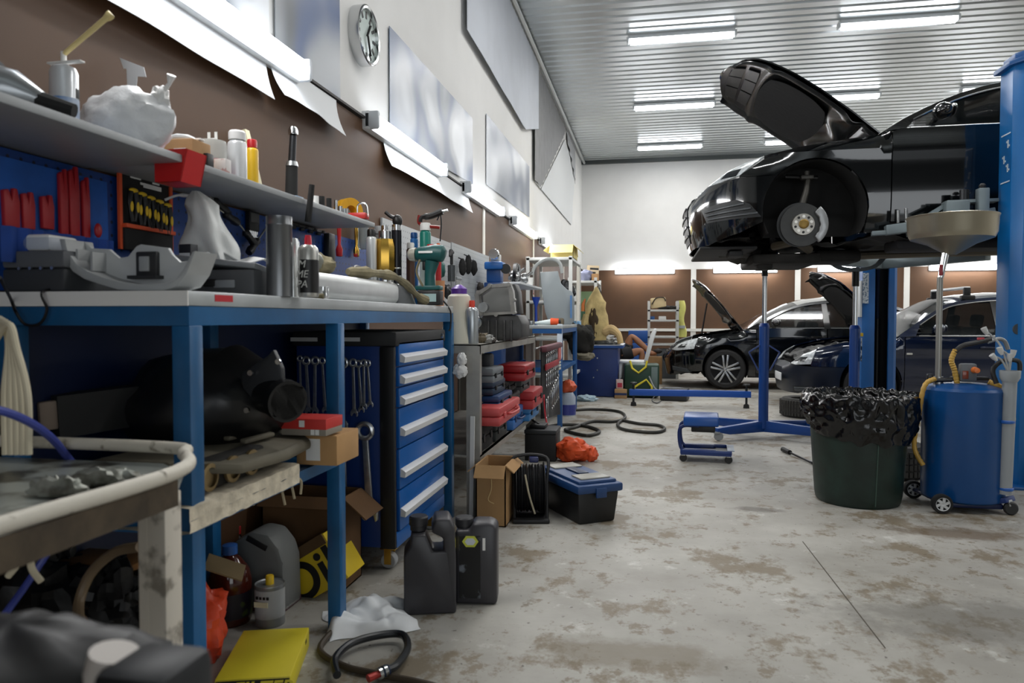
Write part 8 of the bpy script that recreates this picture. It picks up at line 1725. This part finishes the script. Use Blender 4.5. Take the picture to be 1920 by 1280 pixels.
def liner(u, v):
    a_ = 2 * PI * u; n1 = noise.noise(Vector((math.cos(a_) * 3.5, math.sin(a_) * 3.5, v * 2))); n2 = noise.noise(Vector((math.cos(a_) * 9, math.sin(a_) * 9, v * 5)))
    drop = 0.2 + 0.05 * math.sin(a_ * 1 + 2.8) + 0.03 * n1
    if v < 0.35: k = v / 0.35; r_ = 0.2 + 0.055 * k; z_ = zb_ - 0.14 + 0.15 * k
    elif v < 0.5: k = (v - 0.35) / 0.15; r_ = 0.255 + 0.045 * k; z_ = zb_ + 0.01 + 0.02 * math.sin(k * PI)
    else: k = (v - 0.5) / 0.5; r_ = 0.304 + 0.018 * math.sin(k * PI) - 0.03 * k; z_ = zb_ + 0.01 - drop * k
    w_ = min(1, v * 3)
    r_ += w_ * (0.016 * (0.5 - 2.2 * abs(noise.noise(Vector((math.cos(a_) * 6 + v * 3, math.sin(a_) * 6, v * 7))))) + 0.010 * n2 + 0.006 * n1 + 0.006 * noise.noise(Vector((math.cos(a_) * 20, math.sin(a_) * 20, v * 9)))); z_ += 0.022 * noise.noise(Vector((math.cos(a_) * 7, math.sin(a_) * 7, 3))) * (1 if v < 0.7 else 0.5)
    return (max(r_, 0.288 - 0.02 * (v - 0.5)) * math.cos(a_) if v > 0.5 else r_ * math.cos(a_), max(r_, 0.288 - 0.02 * (v - 0.5)) * math.sin(a_) if v > 0.5 else r_ * math.sin(a_), z_)
tag(MB().grid(liner, 150, 34).build('bin_liner', M('#030304', 0.2, 0, 0, 0.12, 30), loc=t.location, ang=50), 'crinkled shiny black bin liner folded over the rim of the green bin', 'bin liner')
# waste oil drainer
y = 4.30; cxt = gx(1808, y + 0.15, 0.4); yt = y + 0.17
dr = thing('oil_drainer', 'blue wheeled waste oil drainer with a steel funnel on a tall pipe', 'oil drainer', (cxt, yt, 0)); o_ = Vector(dr.location)
rt = 0.205; z0, z1 = zz(1800, 944, y - 0.03), zz(1800, 735, y)
MB().lathe([(0.001, z0 - 0.01), (rt * 0.9, z0 - 0.01), (rt * 0.98, z0), (rt, z0 + 0.012), (rt, z1 - 0.012), (rt * 1.01, z1), (rt * 0.97, z1 + 0.014), (rt * 0.6, z1 + 0.035), (0.001, z1 + 0.045)], 48).build('tank', M('#09457f', 0.28, 0.0, 0.04, 0, 4), dr)
def D(px, py, yy): return atY(px, py, yy) - o_
fc = D(1785, 410, yt); rf = SZ(1785, 83, yt); zr, zl_, zt_ = D(1785, 406, yt).z, D(1785, 441, yt).z, D(1785, 478, yt).z
MB().lathe([(0.022, zt_), (rf * 0.55, zt_ + (zl_ - zt_) * 0.55), (rf * 0.92, zl_ - 0.02), (rf * 0.98, zl_ + 0.01), (rf, zr - 0.012), (rf * 1.025, zr), (rf * 1.0, zr + 0.003), (rf * 0.97, zr - 0.014), (rf * 0.94, zl_ + 0.012), (rf * 0.5, zt_ + (zl_ - zt_) * 0.6), (0.02, zt_ + 0.012)], 56, (fc.x, 0, 0), cap=False).build('drain_funnel', M('#a39c8a', 0.3, 0.8, 0.05, 0, 3), dr)
px_ = D(1761, 600, yt).x
MB().cyl((px_, 0, z1 + 0.03), (px_, 0, D(1761, 520, yt).z), 0.0155, n=16).build('lift_pipe', M('#8f8f8a', 0.35, 0.5), dr)
zv = D(1763, 500, yt).z
MB().cyl((px_ + 0.003, 0, zv - 0.06), (fc.x - 0.03, 0, zt_ + 0.01), 0.016, 0.02, 14).build('valve_body', CHR, dr); MB().box((px_ - 0.004, -0.024, zv - 0.02), (0.018, 0.014, 0.06), 0.004).build('valve_lever', M('#9c2f38', 0.4), dr)
MB().cyl((px_, 0, z1 + 0.01), (px_, 0, z1 + 0.07), 0.026, n=14).build('pipe_socket', STEEL, dr)
MB().box((px_ - 0.05, -0.02, z1 + 0.07), (0.03, 0.03, 0.035), 0.006).cyl((px_ - 0.05, -0.02, z1 + 0.05), (px_ + 0.06, -0.03, z1 + 0.055), 0.012, n=10).build('valve_cluster', DKMET, dr)
MB().box((px_ + 0.08, -0.02, z1 + 0.075), (0.025, 0.03, 0.035), 0.005).build('brass_valve', BRASS, dr)
HO = M('#b8923f', 0.4, 0, 0.12, 0, 20)
def corr(pts, r, name, m):
    sp = spl(pts, 14); MB().tube(sp, [r * (1 + 0.1 * math.sin(i * 2.1)) for i in range(len(sp))], 10).build(name, m, dr)
corr([(px_ - 0.03, -0.04, z1 + 0.06), (px_ - 0.09, -0.06, z1 + 0.02), (-rt - 0.045, -0.06, z1 - 0.15), (-rt - 0.06, -0.05, z1 - 0.32), (-rt - 0.02, -0.07, z1 - 0.42)], 0.013, 'suction_hose', HO)
corr([D(1795, 720, yt - .05), D(1790, 695, yt - .05), D(1784, 675, yt - .05), D(1792, 655, yt - .05)], 0.014, 'probe_hose', HO)
MB().tube(spl([D(1790, 660, yt - .05), D(1805, 648, yt - .05), D(1832, 642, yt - .05), D(1858, 636, yt - .05)], 6), 0.014, 10).build('hose_sleeve', BLK, dr)
MB().tube(spl([D(1852, 641, yt - .05), D(1872, 635, yt - .05), D(1884, 640, yt - .05), D(1890, 655, yt - .05)], 6), 0.011, 10).build('suction_handle', M('#8d8f90', 0.35, 0.5), dr)
MB().box(D(1839, 635, yt - .05), (0.035, 0.015, 0.014), 0.003).build('red_valve', M('#b03a44', 0.4), dr)
gz = D(1814, 698, yt - .05); MB().box(gz, (0.082, 0.05, 0.1), 0.012).build('gauge_housing', M('#5c6063', 0.5), dr)
MB().box(gz + Vector((-0.02, -0.027, -0.012)), (0.03, 0.004, 0.045), 0.002).build('gauge_window', M('#7a3520', 0.2), dr); MB().lathe([(0.001, 0), (0.018, 0.0), (0.014, -0.04), (0.001, -0.042)], 14, gz + Vector((0.024, -0.025, 0.015)), 'y').build('orange_knob', M('#d5702e', 0.4), dr)
MB().box((0.02, -0.02, z1 + 0.065), (0.18, 0.06, 0.018), 0.004).build('top_bracket', BLK, dr)
MB().tube([D(1838, 726, yt - 0.06), D(1880, 745, yt - 0.08)], 0.012, 10).build('brass_fitting', BRASS, dr)
# probe holder tube with probes
hx_ = D(1890, 800, yt - 0.15).x; yy_ = -0.15
ZA, ZB_, = D(1882, 925, yt - .15).z, D(1890, 712, yt - .15).z
MB().cyl((hx_ - 0.01, yy_, ZA), (hx_ + 0.004, yy_, ZB_), 0.034, n=20).build('probe_holder', M('#8f9498', 0.45), dr)
MB().lathe([(0.036, -0.01), (0.048, 0.012), (0.05, 0.05), (0.042, 0.05), (0.04, 0.0)], 22, (hx_ + 0.004, yy_, ZB_), cap=False).build('holder_collar', M('#9ba0a3', 0.45), dr)
for f in (0.03, 0.62): z_ = ZA + (ZB_ - ZA) * f; MB().lathe([(0.0345, z_), (0.038, z_ + 0.004), (0.038, z_ + 0.014), (0.0345, z_ + 0.018)], 20, (hx_ - 0.006, yy_, 0), cap=False).build('blue_clip', M('#1f57a5', 0.4), dr)
for i, (px, py, m_) in enumerate(((1862, 668, 'f'), (1893, 667, 'f'), (1900, 660, 'f'), (1846, 618, 't'), (1875, 655, 't'))):
    e = D(px, py, yt - 0.16); b0 = Vector((hx_, yy_, ZB_ + 0.03)); mid = b0.lerp(e, 0.5) + Vector((0.02 if m_ == 't' else 0, 0, 0.03))
    pr = MB().tube(spl([b0, mid, e], 5), 0.0055, 8).build('suction_probe', M('#b9bcbd', 0.3, 0.5), dr); d = (e - b0).normalized()
    MB().tube([e - d * 0.03, e - d * 0.012, e + d * 0.012], [0.007, 0.013, 0.015], 12).build('probe_cone', M('#cfd1d1', 0.35, 0.3), pr)
MB().tube(spl([Vector((hx_ - 0.06, yy_, ZB_ - 0.02)), Vector((hx_ - 0.07, yy_ + .02, ZB_ + 0.05)), Vector((hx_ - 0.02, yy_ + .03, ZB_ + 0.1)), Vector((hx_ + 0.05, yy_ + .02, ZB_ + 0.1)), Vector((hx_ + 0.06, yy_ + .02, ZB_ + 0.05))], 6), 0.012, 10).build('black_hose', BLK, dr)
corr([(0.1, -0.06, z1 + 0.05), (0.18, -0.1, z1 + 0.0), (hx_ + 0.06, -0.06, z1 - 0.12), (hx_ + 0.05, -0.05, z1 - 0.28), (hx_ - 0.02, -0.08, z1 - 0.36)], 0.015, 'return_hose', HO)
# chassis and wheels
MB().box((0, 0, z0 - 0.02), (0.3, 0.3, 0.03), 0.008).build('chassis', M('#0a1d4a', 0.4), dr)
MB().bar((0.12, -0.08, z0 - 0.01), (hx_ + 0.02, yy_, z0 + 0.025), 0.1, 0.03, bev=0.006).build('outrigger', M('#0d2e6a', 0.4), dr)
wr = 0.052
for px, py, yy in ((1766, 944, y - 0.02), (1712, 917, 4.62)):
    c_ = D(px, py, yy); c_.z = wr
    w_ = MB().lathe([(wr * 0.7, -0.02), (wr * 0.95, -0.02), (wr, -0.012), (wr, 0.012), (wr * 0.95, 0.02), (wr * 0.7, 0.02), (wr * 0.7, -0.02)], 32, c_, 'y', False).build('wheel', BLKR, dr)
    mb = MB().lathe([(0.001, -0.016), (wr * 0.22, -0.018), (wr * 0.25, 0)], 18, c_, 'y', False).lathe([(wr * 0.62, -0.016), (wr * 0.72, -0.019), (wr * 0.72, -0.01)], 30, c_, 'y', False)
    for i in range(6): a_ = 2 * PI * i / 6; mb.bar(c_ + Vector((wr * 0.2 * math.cos(a_), -0.014, wr * 0.2 * math.sin(a_))), c_ + Vector((wr * 0.66 * math.cos(a_ + 0.35), -0.014, wr * 0.66 * math.sin(a_ + 0.35))), 0.014, 0.006, (0, 1, 0))
    mb.build('wheel_spokes', M('#c2c4c5', 0.4), w_); MB().lathe([(0.001, 0), (wr * 0.7, 0)], 24, c_, 'y', False).build('wheel_web', M('#3a3c3d', 0.6), w_)
a_, b_ = D(1766, 944, y - 0.0), D(1712, 917, 4.62); a_.z = b_.z = wr; MB().cyl(a_ + Vector((0, 0.02, 0)), b_ - Vector((0, 0.02, 0)), 0.01, n=10).build('axle', M('#0a1d4a', 0.4), dr); MB().bar(a_.lerp(b_, 0.4), (-0.05, 0, z0 - 0.01), 0.05, 0.02).build('axle_arm', M('#0a1d4a', 0.4), dr)
c_ = D(1895, 958, yt - 0.16); c_.z = 0.036
k_ = MB().bar((hx_ + 0.01, yy_, z0 + 0.02), (c_.x, c_.y, 0.045), 0.035, 0.02, bev=0.004).build('caster', STEEL, dr); MB().lathe([(0.008, -0.012), (0.03, -0.012), (0.036, -0.006), (0.036, 0.006), (0.03, 0.012), (0.008, 0.012)], 20, c_, 'y').build('caster_wheel', M('#1d1e1f', 0.5), k_)
